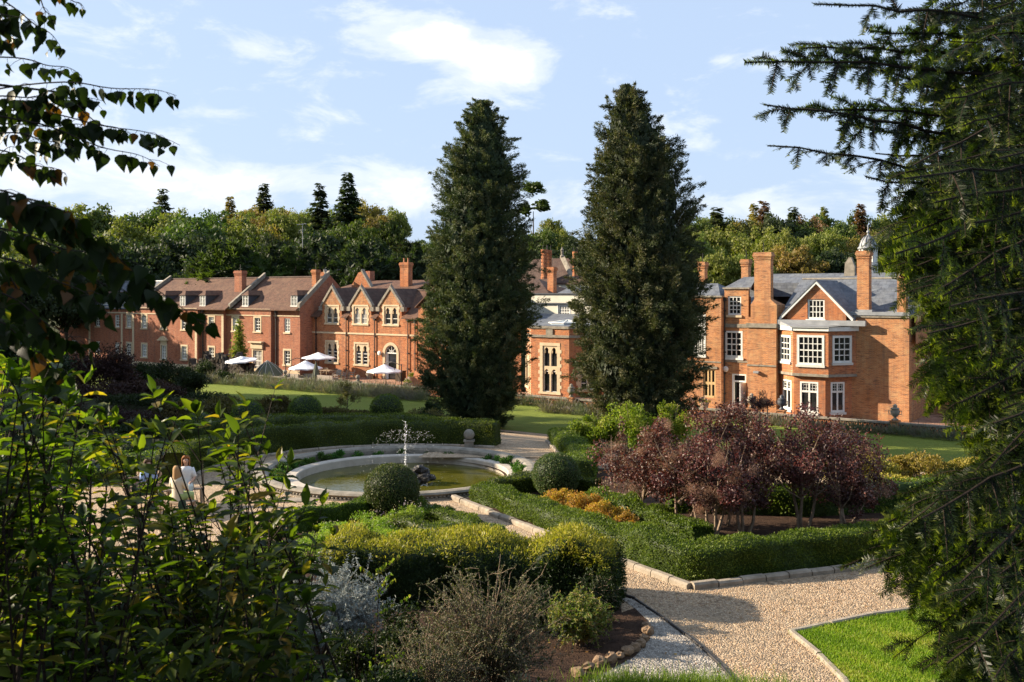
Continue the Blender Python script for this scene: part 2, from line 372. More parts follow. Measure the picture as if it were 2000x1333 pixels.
def leaves(pos, ax, nn, L, Wd, shape='diamond', rnd=None, rng=None):
    """returns V, Q, rnd arrays of leaves: base at pos, pointing along ax, normal nn"""
    T, q = SH[shape]; T = np.array(T, float); q = np.array(q)
    ax = nrm(ax); side = nrm(np.cross(ax, nn)); up = np.cross(side, ax)
    L = np.broadcast_to(np.asarray(L, float), (len(pos),)); Wd = np.broadcast_to(np.asarray(Wd, float), (len(pos),))
    V = pos[:, None, :] + T[None, :, 0, None]*ax[:, None, :]*L[:, None, None] + T[None, :, 1, None]*side[:, None, :]*Wd[:, None, None] + T[None, :, 2, None]*up[:, None, :]*L[:, None, None]
    Q = q[None]+(np.arange(len(pos))*len(T))[:, None, None]
    if rnd is None: rnd = (rng or np.random.default_rng(1)).random(len(pos))
    return V.reshape(-1, 3), Q.reshape(-1, 4), np.repeat(rnd, len(q))
def join(parts):
    V = []; Q = []; R = []; n = 0
    for v, q, r in parts:
        V.append(v); Q.append(q+n); R.append(r); n += len(v)
    return np.concatenate(V), np.concatenate(Q), np.concatenate(R)
# ------------------------------------------------------------------ vegetation generators (unit: metres, base at origin)
def crown_broad(seed, R=4.5, H=9, z0=3.0, clumps=70, per=60, ls=.34):
    rng = np.random.default_rng(seed); parts = []
    d = rdir(rng, clumps); d[:, 2] = np.abs(d[:, 2])*1.05-.35
    rad = rng.uniform(.55, 1.0, clumps)**.6
    lob = 1+.22*np.sin(3*np.arctan2(d[:, 1], d[:, 0])+seed)+.12*np.sin(5*d[:, 2]+seed*2)
    c = d*rad[:, None]*np.array([R, R, H*.5])*lob[:, None]; c[:, 2] += z0+H*.45
    cr = rng.uniform(.16, .30, clumps)*R
    for i in range(clumps):
        q = rdir(rng, per); q[:, 2] = q[:, 2]*.75+.12
        p = c[i]+q*cr[i]*(rng.random((per, 1))**.35)*np.array([1, 1, .8])
        nn = nrm(q+rng.normal(size=(per, 3))*.55); ax = rdir(rng, per)
        ax = nrm(ax-nn*np.sum(ax*nn, 1, keepdims=True))
        r = np.clip(.5+rng.normal(size=per)*.22+(rng.random()-.5)*.5, 0, 1)
        parts.append(leaves(p, ax, nn, ls*rng.uniform(.7, 1.3, per), ls*.8, 'diamond', r))
    # dim inner leaves that close most of the view through the crown
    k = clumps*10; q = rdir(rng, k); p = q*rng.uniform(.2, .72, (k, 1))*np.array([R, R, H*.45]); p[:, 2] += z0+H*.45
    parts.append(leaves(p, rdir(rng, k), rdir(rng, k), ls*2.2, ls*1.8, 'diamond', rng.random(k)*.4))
    return join(parts)
def crown_spruce(seed, R=3.3, H=14, z0=1.0, whorls=34, droop=.35, ls=.62, gap=0.0):
    rng = np.random.default_rng(seed); parts = []
    for w in range(whorls):
        t = (w+rng.random()*.5)/whorls; h = z0+(H-z0)*t
        rr = R*(1-t)**.85*rng.uniform(.75, 1.12)+.12
        nb = max(6, int(12*(1-t)+5))
        for b in range(nb):
            a = 2*pi*(b+rng.random())/nb; m = max(4, int(rr*9)); L = rr*rng.uniform(.7, 1.1)
            s = np.linspace(.12, 1, m); h = z0+(H-z0)*min(.995, t+rng.uniform(-.03, .03))
            x = s*L
            pz = h+.25*x-droop*x**1.5*.8
            p = np.stack([cos(a)*x, sin(a)*x, pz], 1)+rng.normal(size=(m, 3))*.10
            for sd in (-1, 1):
                ax = np.stack([np.full(m, cos(a+sd*.8)), np.full(m, sin(a+sd*.8)), np.full(m, -.35)], 1)+rng.normal(size=(m, 3))*.25
                nn = np.tile([0, 0, 1.], (m, 1))+rng.normal(size=(m, 3))*.4
                parts.append(leaves(p, ax, nn, ls*(1.25-.5*s)*rng.uniform(.8, 1.2, m), ls*.5, 'diamond', np.clip(.2+.5*s+rng.normal(size=m)*.2, 0, 1)))
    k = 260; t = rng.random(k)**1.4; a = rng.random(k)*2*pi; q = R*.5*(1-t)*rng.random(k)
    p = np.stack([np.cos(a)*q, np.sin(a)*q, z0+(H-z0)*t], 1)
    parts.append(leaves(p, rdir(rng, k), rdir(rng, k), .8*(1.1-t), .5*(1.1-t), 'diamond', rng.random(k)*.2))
    return join(parts)
def crown_column(seed, prof, H, plumes=900, per=75, z0=0., up=1.0, ls=.2, off=None):
    """cypress: upright plumes of flat sprays over a tall body of given half width; prof: (height share, radius)"""
    rng = np.random.default_rng(seed); parts = []
    hs = np.array([a for a, b in prof]); rs = np.array([b for a, b in prof])
    def rad(t): return np.interp(t, hs, rs)
    tt = rng.random(plumes*4); keep = rng.random(plumes*4) < (rad(tt)+.25)/(rs.max()+.25); tt = np.sort(tt[keep])[:]
    rng.shuffle(tt); tt = tt[:plumes]
    for t in tt:
        a = rng.random()*2*pi; r0 = rad(t)
        lump = 1+.09*sin(3*a+9*t+seed)+.09*sin(7*a-23*t)+.07*sin(13*a+41*t)+rng.normal()*.08+(.14 if rng.random() < .05 else 0)
        tp = min(1, r0/2); r = max(.02, r0*lump*.86-.16*tp); L = rng.uniform(.6, 1.7)*(.38+.62*tp); wd = rng.uniform(.12, .30)*(.5+.5*tp)
        out = np.array([cos(a), sin(a), 0.])
        axd = nrm(out*rng.uniform(.35, .9)+np.array([0, 0, up])*rng.uniform(.2, 1.0)+rng.normal(size=3)*.25)
        b = out*(r-.25)+np.array([0, 0, z0+H*t-.2])
        if off: b[:2] += np.array(off(t))
        s = rng.random(per)**.8; wid = wd*np.sin(np.clip(s*.85+.15, 0, 1)*pi)**.7
        p = b+axd*(s*L)[:, None]+rng.normal(size=(per, 3))*wid[:, None]*.55
        p[:, 2] -= (s**2)*L*.22*(1 if rng.random() < .6 else 0)
        ax = axd*.9+rng.normal(size=(per, 3))*.42+np.array([0, 0, -.25])*s[:, None]; nn = out+rng.normal(size=(per, 3))*.8
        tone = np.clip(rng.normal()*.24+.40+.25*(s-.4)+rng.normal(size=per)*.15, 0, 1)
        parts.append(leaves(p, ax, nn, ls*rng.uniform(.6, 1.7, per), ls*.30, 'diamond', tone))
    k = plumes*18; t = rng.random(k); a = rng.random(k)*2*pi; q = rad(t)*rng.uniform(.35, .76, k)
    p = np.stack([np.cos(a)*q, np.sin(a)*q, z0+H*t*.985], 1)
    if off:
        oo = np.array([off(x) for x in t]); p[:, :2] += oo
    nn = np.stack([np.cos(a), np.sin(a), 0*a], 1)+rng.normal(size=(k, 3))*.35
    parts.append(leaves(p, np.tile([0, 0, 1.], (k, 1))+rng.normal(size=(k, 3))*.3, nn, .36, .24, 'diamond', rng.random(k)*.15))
    return join(parts)
def bush(seed, rx, ry, h, n, ls, shape='leaf', z0=.0, clumps=26, asp=.55, hollow=.45, cs=.3, tone=.25, updir=.3):
    rng = np.random.default_rng(seed); parts = []
    per = max(4, n//clumps)
    for i in range(clumps):
        d = rdir(rng, 1)[0]; d[2] = abs(d[2])
        q = rng.uniform(hollow, .85)
        c = np.array([d[0]*rx*q, d[1]*ry*q, z0+(h-z0)*(.12+.78*d[2]*q+.1*rng.random())])
        w = np.array([rx, ry, (h-z0)*.7])*cs*rng.uniform(.7, 1.25)
        e = rdir(rng, per); p = c+e*w*(rng.random((per, 1))**.4)
        p[:, 2] = np.maximum(p[:, 2], .02)
        nn = nrm(e+rng.normal(size=(per, 3))*.6+np.array([0, 0, .3])); ax = nrm(rdir(rng, per)+d*.6+np.array([0, 0, updir]))
        tn = np.clip(.5+(rng.random()-.5)*tone*2+rng.normal(size=per)*.2, 0, 1)
        parts.append(leaves(p, ax, nn, ls*rng.uniform(.65, 1.3, per), ls*asp, shape, tn))
    return join(parts)
def trunk_mesh(seed, h, r, limbs=5, spread=1.5, z1=None):
    rng = random.Random(seed); mb = MB()
    pts = [(0, 0, -.4)]; x = y = 0
    for i in range(1, 7):
        x += rng.uniform(-.04, .04)*h*.3; y += rng.uniform(-.04, .04)*h*.3; pts.append((x, y, h*i/6))
    mb.tube(pts, [r*1.25]+[r*(1-.78*i/6) for i in range(1, 7)], 8)
    for i in range(limbs):
        t = rng.uniform(.35, .85); a = rng.uniform(0, 2*pi); j = int(t*6); b = pts[j]
        L = spread*rng.uniform(.5, 1)
        mb.tube([b, (b[0]+cos(a)*L*.5, b[1]+sin(a)*L*.5, b[2]+L*.35), (b[0]+cos(a)*L, b[1]+sin(a)*L, b[2]+L*.9)], [r*.4, r*.27, r*.1], 6)
    return mb
def stems(seed, n, rx, ry, h, r, lean=.6):
    rng = random.Random(seed); mb = MB()
    for i in range(n):
        a = rng.uniform(0, 2*pi); q = rng.uniform(.2, 1)*lean; b = (cos(a)*rx*.12*rng.random(), sin(a)*ry*.12*rng.random(), -.05)
        e = (cos(a)*rx*q, sin(a)*ry*q, h*rng.uniform(.6, .95))
        m = (e[0]*.35+rng.uniform(-.05, .05), e[1]*.35+rng.uniform(-.05, .05), e[2]*.5)
        mb.tube([b, m, e], [r, r*.7, r*.3], 5)
    return mb
def meshdata(o):
    me = o.data; bpy.data.objects.remove(o); return me
def link(name, me, parent=None):
    o = bpy.data.objects.new(name, me); C_.objects.link(o)
    if parent is not None: o.parent = parent
    return o
def plant(name, loc, crown, cmat, trunk, tmat, label, cat, group=None, rz=0, cname='foliage', tname='stems'):
    e = empty(name, loc, rz, label, cat, group)
    V, Q, R = crown; npmesh(cname, V, Q, cmat, R, e)
    if trunk is not None: trunk.build(tname, tmat, e)
    return e
# clipped hedges: a bumpy body with small leaves over it
def body_quads(path, w, h, step=.25, seed=0, round_=.12, topn=None, closed=False, base=None):
    """rectangular section swept along a polyline (world XY); returns V,Q and sample frames"""
    pts = np.array(path, float); seg = np.linalg.norm(np.diff(pts, axis=0), axis=1); s = np.concatenate([[0], np.cumsum(seg)])
    m = max(2, int(s[-1]/step)+1); t = np.linspace(0, s[-1], m)
    x = np.interp(t, s, pts[:, 0]); y = np.interp(t, s, pts[:, 1])
    # mitred offset
    dx = np.gradient(x); dy = np.gradient(y); L = np.hypot(dx, dy); nx = -dy/L; ny = dx/L
    zb = gh(x, y) if base is None else np.full(m, base)
    return t, x, y, nx, ny, zb
def hedge(name, path, w, h, mat, label, cat='hedge', dens=420, ls=.07, seed=1, bump=.06, taper=.04, group=None, hfun=None, shape='diamond', spiky=0.0, asp=.6, toptone=False):
    rng = np.random.default_rng(seed)
    t, x, y, nx, ny, zb = body_quads(path, w, h)
    m = len(t); hh = np.full(m, h) if hfun is None else np.array([hfun(a/t[-1]) for a in t])
    prof = [(-1, 0), (-1.0, .33), (-1.0, .66), (-.97, .9), (-.8, 1.0), (-.3, 1.02), (.3, 1.02), (.8, 1.0), (.97, .9), (1.0, .66), (1.0, .33), (1, 0)]
    k = len(prof); V = np.zeros((m, k, 3))
    for j, (a, b) in enumerate(prof):
        o = a*(w/2)*(1-taper*b)
        V[:, j, 0] = x+nx*o; V[:, j, 1] = y+ny*o; V[:, j, 2] = zb+hh*b
    lump = np.zeros((m, k)); 
    for q in range(6):
        fx, ph = rng.uniform(1.0, 5), rng.uniform(0, 6); lump += np.sin(t[:, None]*fx+ph+np.arange(k)[None]*rng.uniform(.3, 1.2))*bump*.35
    lump += rng.normal(size=(m, k))*bump*.5
    cen = np.stack([x, y, zb+hh*.5], 1)[:, None, :]; dr = nrm(V-cen)
    V = V+dr*lump[..., None]; V[:, 0, 2] = zb-.05; V[:, -1, 2] = zb-.05
    # inner body sits a little inside the leaves
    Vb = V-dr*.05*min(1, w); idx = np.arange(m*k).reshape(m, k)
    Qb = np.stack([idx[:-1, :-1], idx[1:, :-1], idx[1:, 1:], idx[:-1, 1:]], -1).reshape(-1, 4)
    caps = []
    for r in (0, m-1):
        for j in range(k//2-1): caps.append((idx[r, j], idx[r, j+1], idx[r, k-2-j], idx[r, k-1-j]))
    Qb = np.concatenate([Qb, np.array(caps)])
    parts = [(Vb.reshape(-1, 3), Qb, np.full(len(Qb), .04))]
    # leaves over surface
    A = V[:-1, :-1]; B = V[1:, :-1]; Cc = V[1:, 1:]; D = V[:-1, 1:]
    nn = np.cross(B-A, D-A); ar = np.linalg.norm(nn, axis=-1); nn = nrm(nn)
    sgn = np.sign(np.sum(nn*dr[:-1, :-1], -1)); nn = nn*sgn[..., None]
    quads = [A.reshape(-1, 3), B.reshape(-1, 3), Cc.reshape(-1, 3), D.reshape(-1, 3)]; nnf = nn.reshape(-1, 3); arf = ar.reshape(-1)
    # end caps
    for r, sg in ((0, -1), (m-1, 1)):
        for j in range(k//2-1):
            a, b, c, d = V[r, j], V[r, j+1], V[r, k-2-j], V[r, k-1-j]
            quads = [np.vstack([quads[0], a]), np.vstack([quads[1], b]), np.vstack([quads[2], c]), np.vstack([quads[3], d])]
            dd = nrm(np.array([x[r]-x[r-1 if r else 1], y[r]-y[r-1 if r else 1], 0.]))
            nnf = np.vstack([nnf, dd]); arf = np.append(arf, np.linalg.norm(np.cross(b-a, d-a)))
    n = int(arf.sum()*dens); fi = rng.choice(len(arf), n, p=arf/arf.sum())
    a = rng.random(n)[:, None]; b = rng.random(n)[:, None]
    p = (quads[0][fi]*(1-a)+quads[1][fi]*a)*(1-b)+(quads[3][fi]*(1-a)+quads[2][fi]*a)*b
    nf = nnf[fi]; p = p+nf*rng.uniform(-.05, .02+spiky, (n, 1))*min(1, w)
    ax = nf*(.35+spiky*3)+rng.normal(size=(n, 3))*.6+np.array([0, 0, .25]); ln = nf+rng.normal(size=(n, 3))*.5
    low = np.sin(p[:, 0]*2.1+seed)*np.sin(p[:, 1]*1.7)*.16+np.sin(p[:, 0]*6.3+p[:, 1]*4.1)*.07
    tone = np.clip(.45+low+rng.normal(size=n)*.22, 0, 1)
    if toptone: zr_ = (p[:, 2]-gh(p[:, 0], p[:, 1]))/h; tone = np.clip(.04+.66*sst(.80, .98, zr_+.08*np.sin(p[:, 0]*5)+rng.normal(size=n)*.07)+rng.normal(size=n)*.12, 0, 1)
    parts.append(leaves(p, ax, ln, ls*rng.uniform(.6, 1.35, n), ls*asp, shape, tone))
    V_, Q_, R_ = join(parts)
    c = np.array([x.mean(), y.mean(), zb.mean()])
    o = npmesh(name, V_-c, Q_, mat, R_, None, tuple(c))
    return tag(o, label, cat, group)
def ball(name, c, r, mat, label, seed, dens=900, ls=.05, squash=.94, group=None):
    rng = np.random.default_rng(seed); mb = MB(); mb.blob((0, 0, 0), (r*.93, r*.93, r*.93*squash), 28, 18, .012, random.Random(seed))
    n = int(4*pi*r*r*dens); d = rdir(rng, n); f = rng.uniform(.93, 1.03, (n, 1))
    f += (.02*np.sin(d[:, 0]*6+seed)*np.sin(d[:, 1]*5)*np.cos(d[:, 2]*4))[:, None]
    p = d*f*np.array([r, r, r*squash])
    V, Q, R = leaves(p, d*.4+rng.normal(size=(n, 3))*.6, d+rng.normal(size=(n, 3))*.5, ls*rng.uniform(.6, 1.3, n), ls*.6, 'diamond', np.clip(.45+rng.normal(size=n)*.25, 0, 1))
    e = empty(name, (c[0], c[1], c[2]-r*squash), 0, label, 'topiary', group)
    o = npmesh('foliage', V+np.array([0, 0, r*squash]), Q, mat, R, e)
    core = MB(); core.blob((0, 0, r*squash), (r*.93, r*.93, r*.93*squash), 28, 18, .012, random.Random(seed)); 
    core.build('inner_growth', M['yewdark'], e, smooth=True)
    g = ghf(c[0], c[1]); st = MB(); st.tube([(0, 0, g-(c[2]-r*squash)-.05), (0, 0, r*.5)], [.06, .05], 7); st.build('stem', M['bark'], e)
    return e
def sheet(name, pts, z, mat, kind='structure', drape=False, th=0.0):
    mb = MB(); mb.poly([(p[0], p[1], z) for p in pts]); o = mb.build(name, mat); return tag(o, kind=kind)
def uvsheet(name, u0, u1, vs, off, mat, nu=40):
    vv = np.array(vs); uu = np.linspace(u0, u1, nu); V = []
    for v in vv:
        for u in uu:
            x, y = W(u, v); V.append((x, y, ghf(x, y)+off))
    idx = np.arange(len(V)).reshape(len(vv), nu)
    Q = np.stack([idx[:-1, :-1], idx[:-1, 1:], idx[1:, 1:], idx[1:, :-1]], -1).reshape(-1, 4)
    return tag(npmesh(name, np.array(V), Q, mat, smooth=True), kind='structure')
def blades(name, pts_xy, z, h, w, mat, seed, label=None, kind='stuff'):
    rng = np.random.default_rng(seed); n = len(pts_xy); p = np.column_stack([pts_xy, np.full(n, z) if np.isscalar(z) else z])
    ax = np.column_stack([rng.normal(size=(n, 2))*.35, np.ones(n)]); nn = rdir(rng, n)
    V, Q, R = leaves(p, ax, nn, h*rng.uniform(.5, 1.3, n), w, 'needle', np.clip(.42+.2*np.sin(p[:, 0]*1.9+1)*np.sin(p[:, 1]*2.3)+.12*np.sin(p[:, 0]*7+p[:, 1]*5)+rng.normal(size=n)*.2, 0, 1), rng)
    return tag(npmesh(name, V, Q, mat, R), label, 'grass', None, kind)
def in_poly(pts, poly):
    x, y = pts[:, 0], pts[:, 1]; ins = np.zeros(len(pts), bool); j = len(poly)-1
    for i in range(len(poly)):
        xi, yi = poly[i]; xj, yj = poly[j]
        c = ((yi > y) != (yj > y)) & (x < (xj-xi)*(y-yi)/(yj-yi+1e-12)+xi); ins ^= c; j = i
    return ins
def kerb(name, path, w, h, mat, label, off=0.0, blk=.55, seed=0, group=None):
    """row of rounded kerb stones along a path: joints between stones, one object"""
    rng = random.Random(seed); mb = MB(); pts = [np.array(p, float) for p in path]
    for a, b in zip(pts[:-1], pts[1:]):
        L = np.linalg.norm(b-a); n = max(1, int(L/blk)); d = (b-a)/L; nn = np.array([-d[1], d[0]])
        for i in range(n):
            s0 = a+d*(L*i/n+.012); s1 = a+d*(L*(i+1)/n-.012); j = rng.uniform(-.012, .012); hz = h+rng.uniform(-.012, .012)
            z0 = ghf(*s0); pr = [(-w/2, -.03), (-w/2, hz*.7), (-w*.3, hz), (w*.3, hz), (w/2, hz*.7), (w/2, -.03)]
            A = [(s0[0]+nn[0]*(o+j), s0[1]+nn[1]*(o+j), z0+zz) for o, zz in pr]; B = (s1-s0)
            mb.prism(A, (B[0], B[1], ghf(*s1)-z0))
    c = pts[0]; o = mb.build(name, mat, origin=(c[0], c[1], 0)); o.location = (c[0], c[1], 0)
    return tag(o, label, 'kerb', group)
# ------------------------------------------------------------------ the mansion, built in the house frame (u along the front, v inwards)
ZB = -3.0
class Bld:
    def __init__(s, name, u0, v0, label, cat='building', group=None):
        x, y = W(u0, v0); s.o = (u0, v0, ZB)
        s.e = empty(name, (x, y, ZB), -radians(36), label, cat, group)
    def put(s, name, mb, mat, parent=None, label=None, smooth=False):
        o = mb.build(name, M[mat] if isinstance(mat, str) else mat, parent or s.e, s.o, smooth)
        if label: o['label'] = label
        return o
def fr(A, B):
    L = math.hypot(B[0]-A[0], B[1]-A[1]); e = ((B[0]-A[0])/L, (B[1]-A[1])/L); n = (e[1], -e[0])
    def f(t, d, z): return (A[0]+e[0]*t+n[0]*d, A[1]+e[1]*t+n[1]*d, z)
    return f, L
def wallseg(mb, A, B, z0, z1, ops=(), rev=.22):
    f, L = fr(A, B)
    ts = sorted(set([0, L]+[min(max(o[i], 0), L) for o in ops for i in (0, 1)])); zs = sorted(set([z0, z1]+[o[i] for o in ops for i in (2, 3)]))
    for a, b in zip(ts[:-1], ts[1:]):
        for c, d in zip(zs[:-1], zs[1:]):
            mt, mz = (a+b)/2, (c+d)/2
            if any(o[0] < mt < o[1] and o[2] < mz < o[3] for o in ops): continue
            mb.quad(f(a, 0, c), f(b, 0, c), f(b, 0, d), f(a, 0, d))
    for a, b, c, d in [o[:4] for o in ops]:
        mb.quad(f(a, 0, c), f(a, -rev, c), f(a, -rev, d), f(a, 0, d)); mb.quad(f(b, -rev, c), f(b, 0, c), f(b, 0, d), f(b, -rev, d))
        mb.quad(f(a, 0, d), f(a, -rev, d), f(b, -rev, d), f(b, 0, d)); mb.quad(f(a, -rev, c), f(a, 0, c), f(b, 0, c), f(b, -rev, c))
    return f, L
def win(b, f, t0, t1, z0, z1, nx=2, ny=4, parent=None, pane='glass', surr=None, sill=True, bar=.04, fw=.075, mat='white', meet=True, name='window', sub=True, smat='stone', boxed=0.0):
    mb = MB(); d0, d1 = -.16, -.07
    if boxed: d0, d1 = -.08, boxed
    mb.fbox(f, t0, t0+fw, d0, d1, z0, z1); mb.fbox(f, t1-fw, t1, d0, d1, z0, z1)
    mb.fbox(f, t0+fw, t1-fw, d0, d1, z1-fw, z1); mb.fbox(f, t0+fw, t1-fw, d0, d1+.02, z0, z0+fw*1.2)
    g0, g1, h0, h1 = t0+fw, t1-fw, z0+fw, z1-fw
    for i in range(1, nx):
        t = g0+(g1-g0)*i/nx; mb.fbox(f, t-bar/2, t+bar/2, d0, d1-.02, h0, h1)
    for j in range(1, ny):
        z = h0+(h1-h0)*j/ny; w = bar*(1.7 if (meet and j == ny//2) else 1)
        mb.fbox(f, g0, g1, d0, d1-.025, z-w/2, z+w/2)
    o = b.put(name, mb, mat, parent)
    par = o if sub else parent
    pm = MB(); pd = d0+.01; pm.quad(f(g0, pd, h0), f(g1, pd, h0), f(g1, pd, h1), f(g0, pd, h1)); b.put('pane', pm, pane, par)
    if surr:
        s = surr; sm = MB(); q = .035
        sm.fbox(f, t0-s, t0, -.15, q, z0-.05, z1+s); sm.fbox(f, t1, t1+s, -.15, q, z0-.05, z1+s); sm.fbox(f, t0, t1, -.15, q, z1, z1+s)
        b.put('surround', sm, smat, par)
    if sill:
        e = (surr or .04)+.05; sl = MB(); sl.fbox(f, t0-e, t1+e, -.15, .12, z0-.17, z0-.003); b.put('sill', sl, smat, par)
    return o
def archz(t, a, b, zs, rise):      # pointed arch top height
    x = abs(2*(t-a)/(b-a)-1); return zs+rise*(sqrt(max(0, 1-x**2*.92))-sqrt(.08)*x)
def lancet_panel(b, f, t0, t1, z0, z1, lights, zs, rise, name='window', parent=None, surr=.16, bars=2, tier=None, pane='glass', quoin=True, topn=True):
    """stone panel pierced by arched lights; glass and glazing bars behind"""
    mb = MB(); d0, d1 = -.20, -.04
    edges = [t0]+[x for l in lights for x in l]+[t1]
    for i in range(0, len(edges), 2):
        if edges[i+1]-edges[i] > .005: mb.fbox(f, edges[i], edges[i+1], d0, d1, z0, z1)
    tiers = [(zs, rise, z1)] if tier is None else [(zs, rise, z1), tier]
    for (Zs, Rs, Zt) in tiers:
        for a, c in lights:
            n = 12
            for i in range(n):
                p, q = a+(c-a)*i/n, a+(c-a)*(i+1)/n; zp, zq = archz(p, a, c, Zs, Rs), archz(q, a, c, Zs, Rs)
                mb.hexa([f(p, d1, zp), f(q, d1, zq), f(q, d0, zq), f(p, d0, zp), f(p, d1, Zt), f(q, d1, Zt), f(q, d0, Zt), f(p, d0, Zt)])
            # cusps
            m = (a+c)/2; w = (c-a)
            for sg in (-1, 1):
                mb.fbox(f, m+sg*w*.36-w*.09, m+sg*w*.36+w*.09, d0+.02, d1-.02, Zs-.02, Zs+Rs*.5)
    o = b.put(name, mb, 'stone', parent)
    pm = MB(); pm.quad(f(t0, -.17, z0), f(t1, -.17, z0), f(t1, -.17, z1), f(t0, -.17, z1)); b.put('pane', pm, pane, o)
    br = MB()
    for a, c in lights:
        br.fbox(f, a, a+.035, -.165, -.12, z0, zs); br.fbox(f, c-.035, c, -.165, -.12, z0, zs)
        for j in range(bars):
            z = z0+(zs-z0)*(j+1)/(bars+1)*1.05; br.fbox(f, a+.035, c-.035, -.165, -.12, z-.03, z+.03)
        br.fbox(f, a+.035, c-.035, -.165, -.12, z0, z0+.05)
    b.put('glazing_bars', br, 'white', o)
    if surr:
        sm = MB(); q = .03; k = max(4, int((z1-z0)/.3)); s = surr
        for j in range(k):
            za = z0+(z1-z0)*j/k; zb = z0+(z1-z0)*(j+1)/k-.006; e = s*(1.5 if j % 2 and quoin else 1)
            sm.fbox(f, t0-e, t0, -.2, q, za, zb); sm.fbox(f, t1, t1+e, -.2, q, za, zb)
        sm.fbox(f, t0-s, t1+s, -.2, q+.01, z1, z1+s*.9); sm.fbox(f, t0-s*1.3, t1+s*1.3, -.2, .1, z0-.2, z0)
        b.put('surround', sm, 'stone', o)
    return o
def chimney(b, u0, u1, v0, v1, z0, z1, mat='brick', pots=0, cap=True, parent=None, aerial=False):
    mb = MB(); mb.box((u0, v0, z0), (u1, v1, z1-.55 if cap else z1))
    if cap:
        for i, (a, c, e) in enumerate(((-.55, -.47, .05), (-.47, -.40, .0), (-.40, -.30, .06), (-.30, -.12, .10), (-.12, 0, .05))):
            mb.box((u0-e, v0-e, z1+a), (u1+e, v1+e, z1+c))
    o = b.put('chimney', mb, mat, parent)
    if pots:
        pm = MB()
        for i in range(pots):
            uu = u0+(u1-u0)*(i+.5)/pots; pm.lathe([(.11, 0), (.13, .04), (.10, .08), (.09, .4), (.12, .42), (.12, .48)], (uu, (v0+v1)/2, z1), 10)
        b.put('chimney_pot', pm, 'terracotta', o)
    if aerial:
        pm = MB(); pm.tube([((u0+u1)/2, (v0+v1)/2, z1-.05), ((u0+u1)/2, (v0+v1)/2, z1+.75)], .03, 5); b.put('lightning_rod', pm, 'iron', o)
    return o
def gable_roof(b, u0, u1, ve, vr, vb, ze, zr, mat='tile', over=.25, th=.12, name='roof', ridge='tile_dark'):
    mb = MB(); sl = (zr-ze)/(vr-ve)
    mb.slab((u0, ve-over, ze-sl*over), (u1, ve-over, ze-sl*over), (u1, vr, zr), (u0, vr, zr), th)
    mb.slab((u1, vb, ze), (u0, vb, ze), (u0, vr, zr), (u1, vr, zr), th)
    o = b.put(name, mb, mat)
    rm = MB(); rm.tube([(u0+.01, vr, zr+.01), (u1-.01, vr, zr+.01)], .11, 8); b.put('ridge_tiles', rm, ridge, o)
    return o
def coping(b, u, v0, v1, z0, z1, w=.35, h=.28, parent=None, mat='stone_grey'):
    mb = MB(); mb.prism([(u-w/2, v0, z0-h), (u+w/2, v0, z0-h), (u+w/2, v0, z0+h), (u-w/2, v0, z0+h)], (0, v1-v0, z1-z0)); return b.put('gable_coping', mb, mat, parent)
def dormer(b, uc, ve, z0, z1, w=.85, zt=None, v_back=2.2):
    """small hipped dormer: cheeks and front as the part, roof and window under it"""
    zt = zt or z1+.55; mb = MB(); a, c = uc-w/2, uc+w/2
    mb.box((a, ve+.06, z0), (a+.06, ve+v_back, z1)); mb.box((c-.06, ve+.06, z0), (c, ve+v_back, z1))
    o = b.put('dormer', mb, 'lead_dark')
    r = MB(); e = .16; A, B_, Cc, D = (a-e, ve-.14, z1-.02), (c+e, ve-.14, z1-.02), (c+e, ve+v_back+.4, z1-.02), (a-e, ve+v_back+.4, z1-.02)
    R1 = (uc, ve+.42, zt); R2 = (uc, ve+v_back+.9, zt)
    r.add([A, B_, Cc, D, R1, R2], [(0, 1, 4), (1, 2, 5, 4), (3, 0, 4, 5), (2, 3, 5), (0, 3, 2, 1)])
    b.put('dormer_roof', r, 'tile', o)
    f, L = fr((a, ve), (c, ve)); 
    fm = MB(); fw = .08
    fm.fbox(f, 0, fw, -.06, .03, z0, z1-.03); fm.fbox(f, w-fw, w, -.06, .03, z0, z1-.03); fm.fbox(f, fw, w-fw, -.06, .03, z1-.12, z1-.03); fm.fbox(f, -.06, w+.06, -.06, .08, z0-.08, z0+.04)
    fm.fbox(f, w/2-.05, w/2+.05, -.06, .02, z0+.04, z1-.12)
    for q in (.28, .72): fm.fbox(f, w*q-.015, w*q+.015, -.05, .0, z0+.04, z1-.12)
    for q in (.36, .68): fm.fbox(f, fw, w-fw, -.05, -.005, z0+(z1-z0)*q-.018, z0+(z1-z0)*q+.018)
    b.put('window', fm, 'white', o)
    pm = MB(); pm.quad(f(fw, -.05, z0), f(w-fw, -.05, z0), f(w-fw, -.05, z1-.1), f(fw, -.05, z1-.1)); b.put('pane', pm, 'curtain' if random.random() < .4 else 'glass', o)
    return o
def band(mb, f, t0, t1, z, h=.14, p=.06): mb.fbox(f, t0, t1, -.02, p, z-h/2, z+h/2)
def quoin(b, f, t, z0, z1, w=.38, parent=None):
    mb = MB(); n = int((z1-z0)/.3)
    for j in range(n):
        a = z0+(z1-z0)*j/n; mb.fbox(f, t-w/2, t+w/2, -.05, .035, a+.004, z0+(z1-z0)*(j+1)/n-.004)
    return b.put('quoins', mb, 'stone', parent)
def pipe(b, f, t, z0, z1, d=.12):
    mb = MB(); mb.tube([f(t, d, z0), f(t, d, z1)], .055, 7); mb.fbox(f, t-.12, t+.12, .02, .25, z1-.3, z1)
    for z in np.arange(z0+1.2, z1-.6, 1.6): mb.fbox(f, t-.09, t+.09, 0, .19, z-.05, z+.05)
    return b.put('downpipe', mb, 'iron')

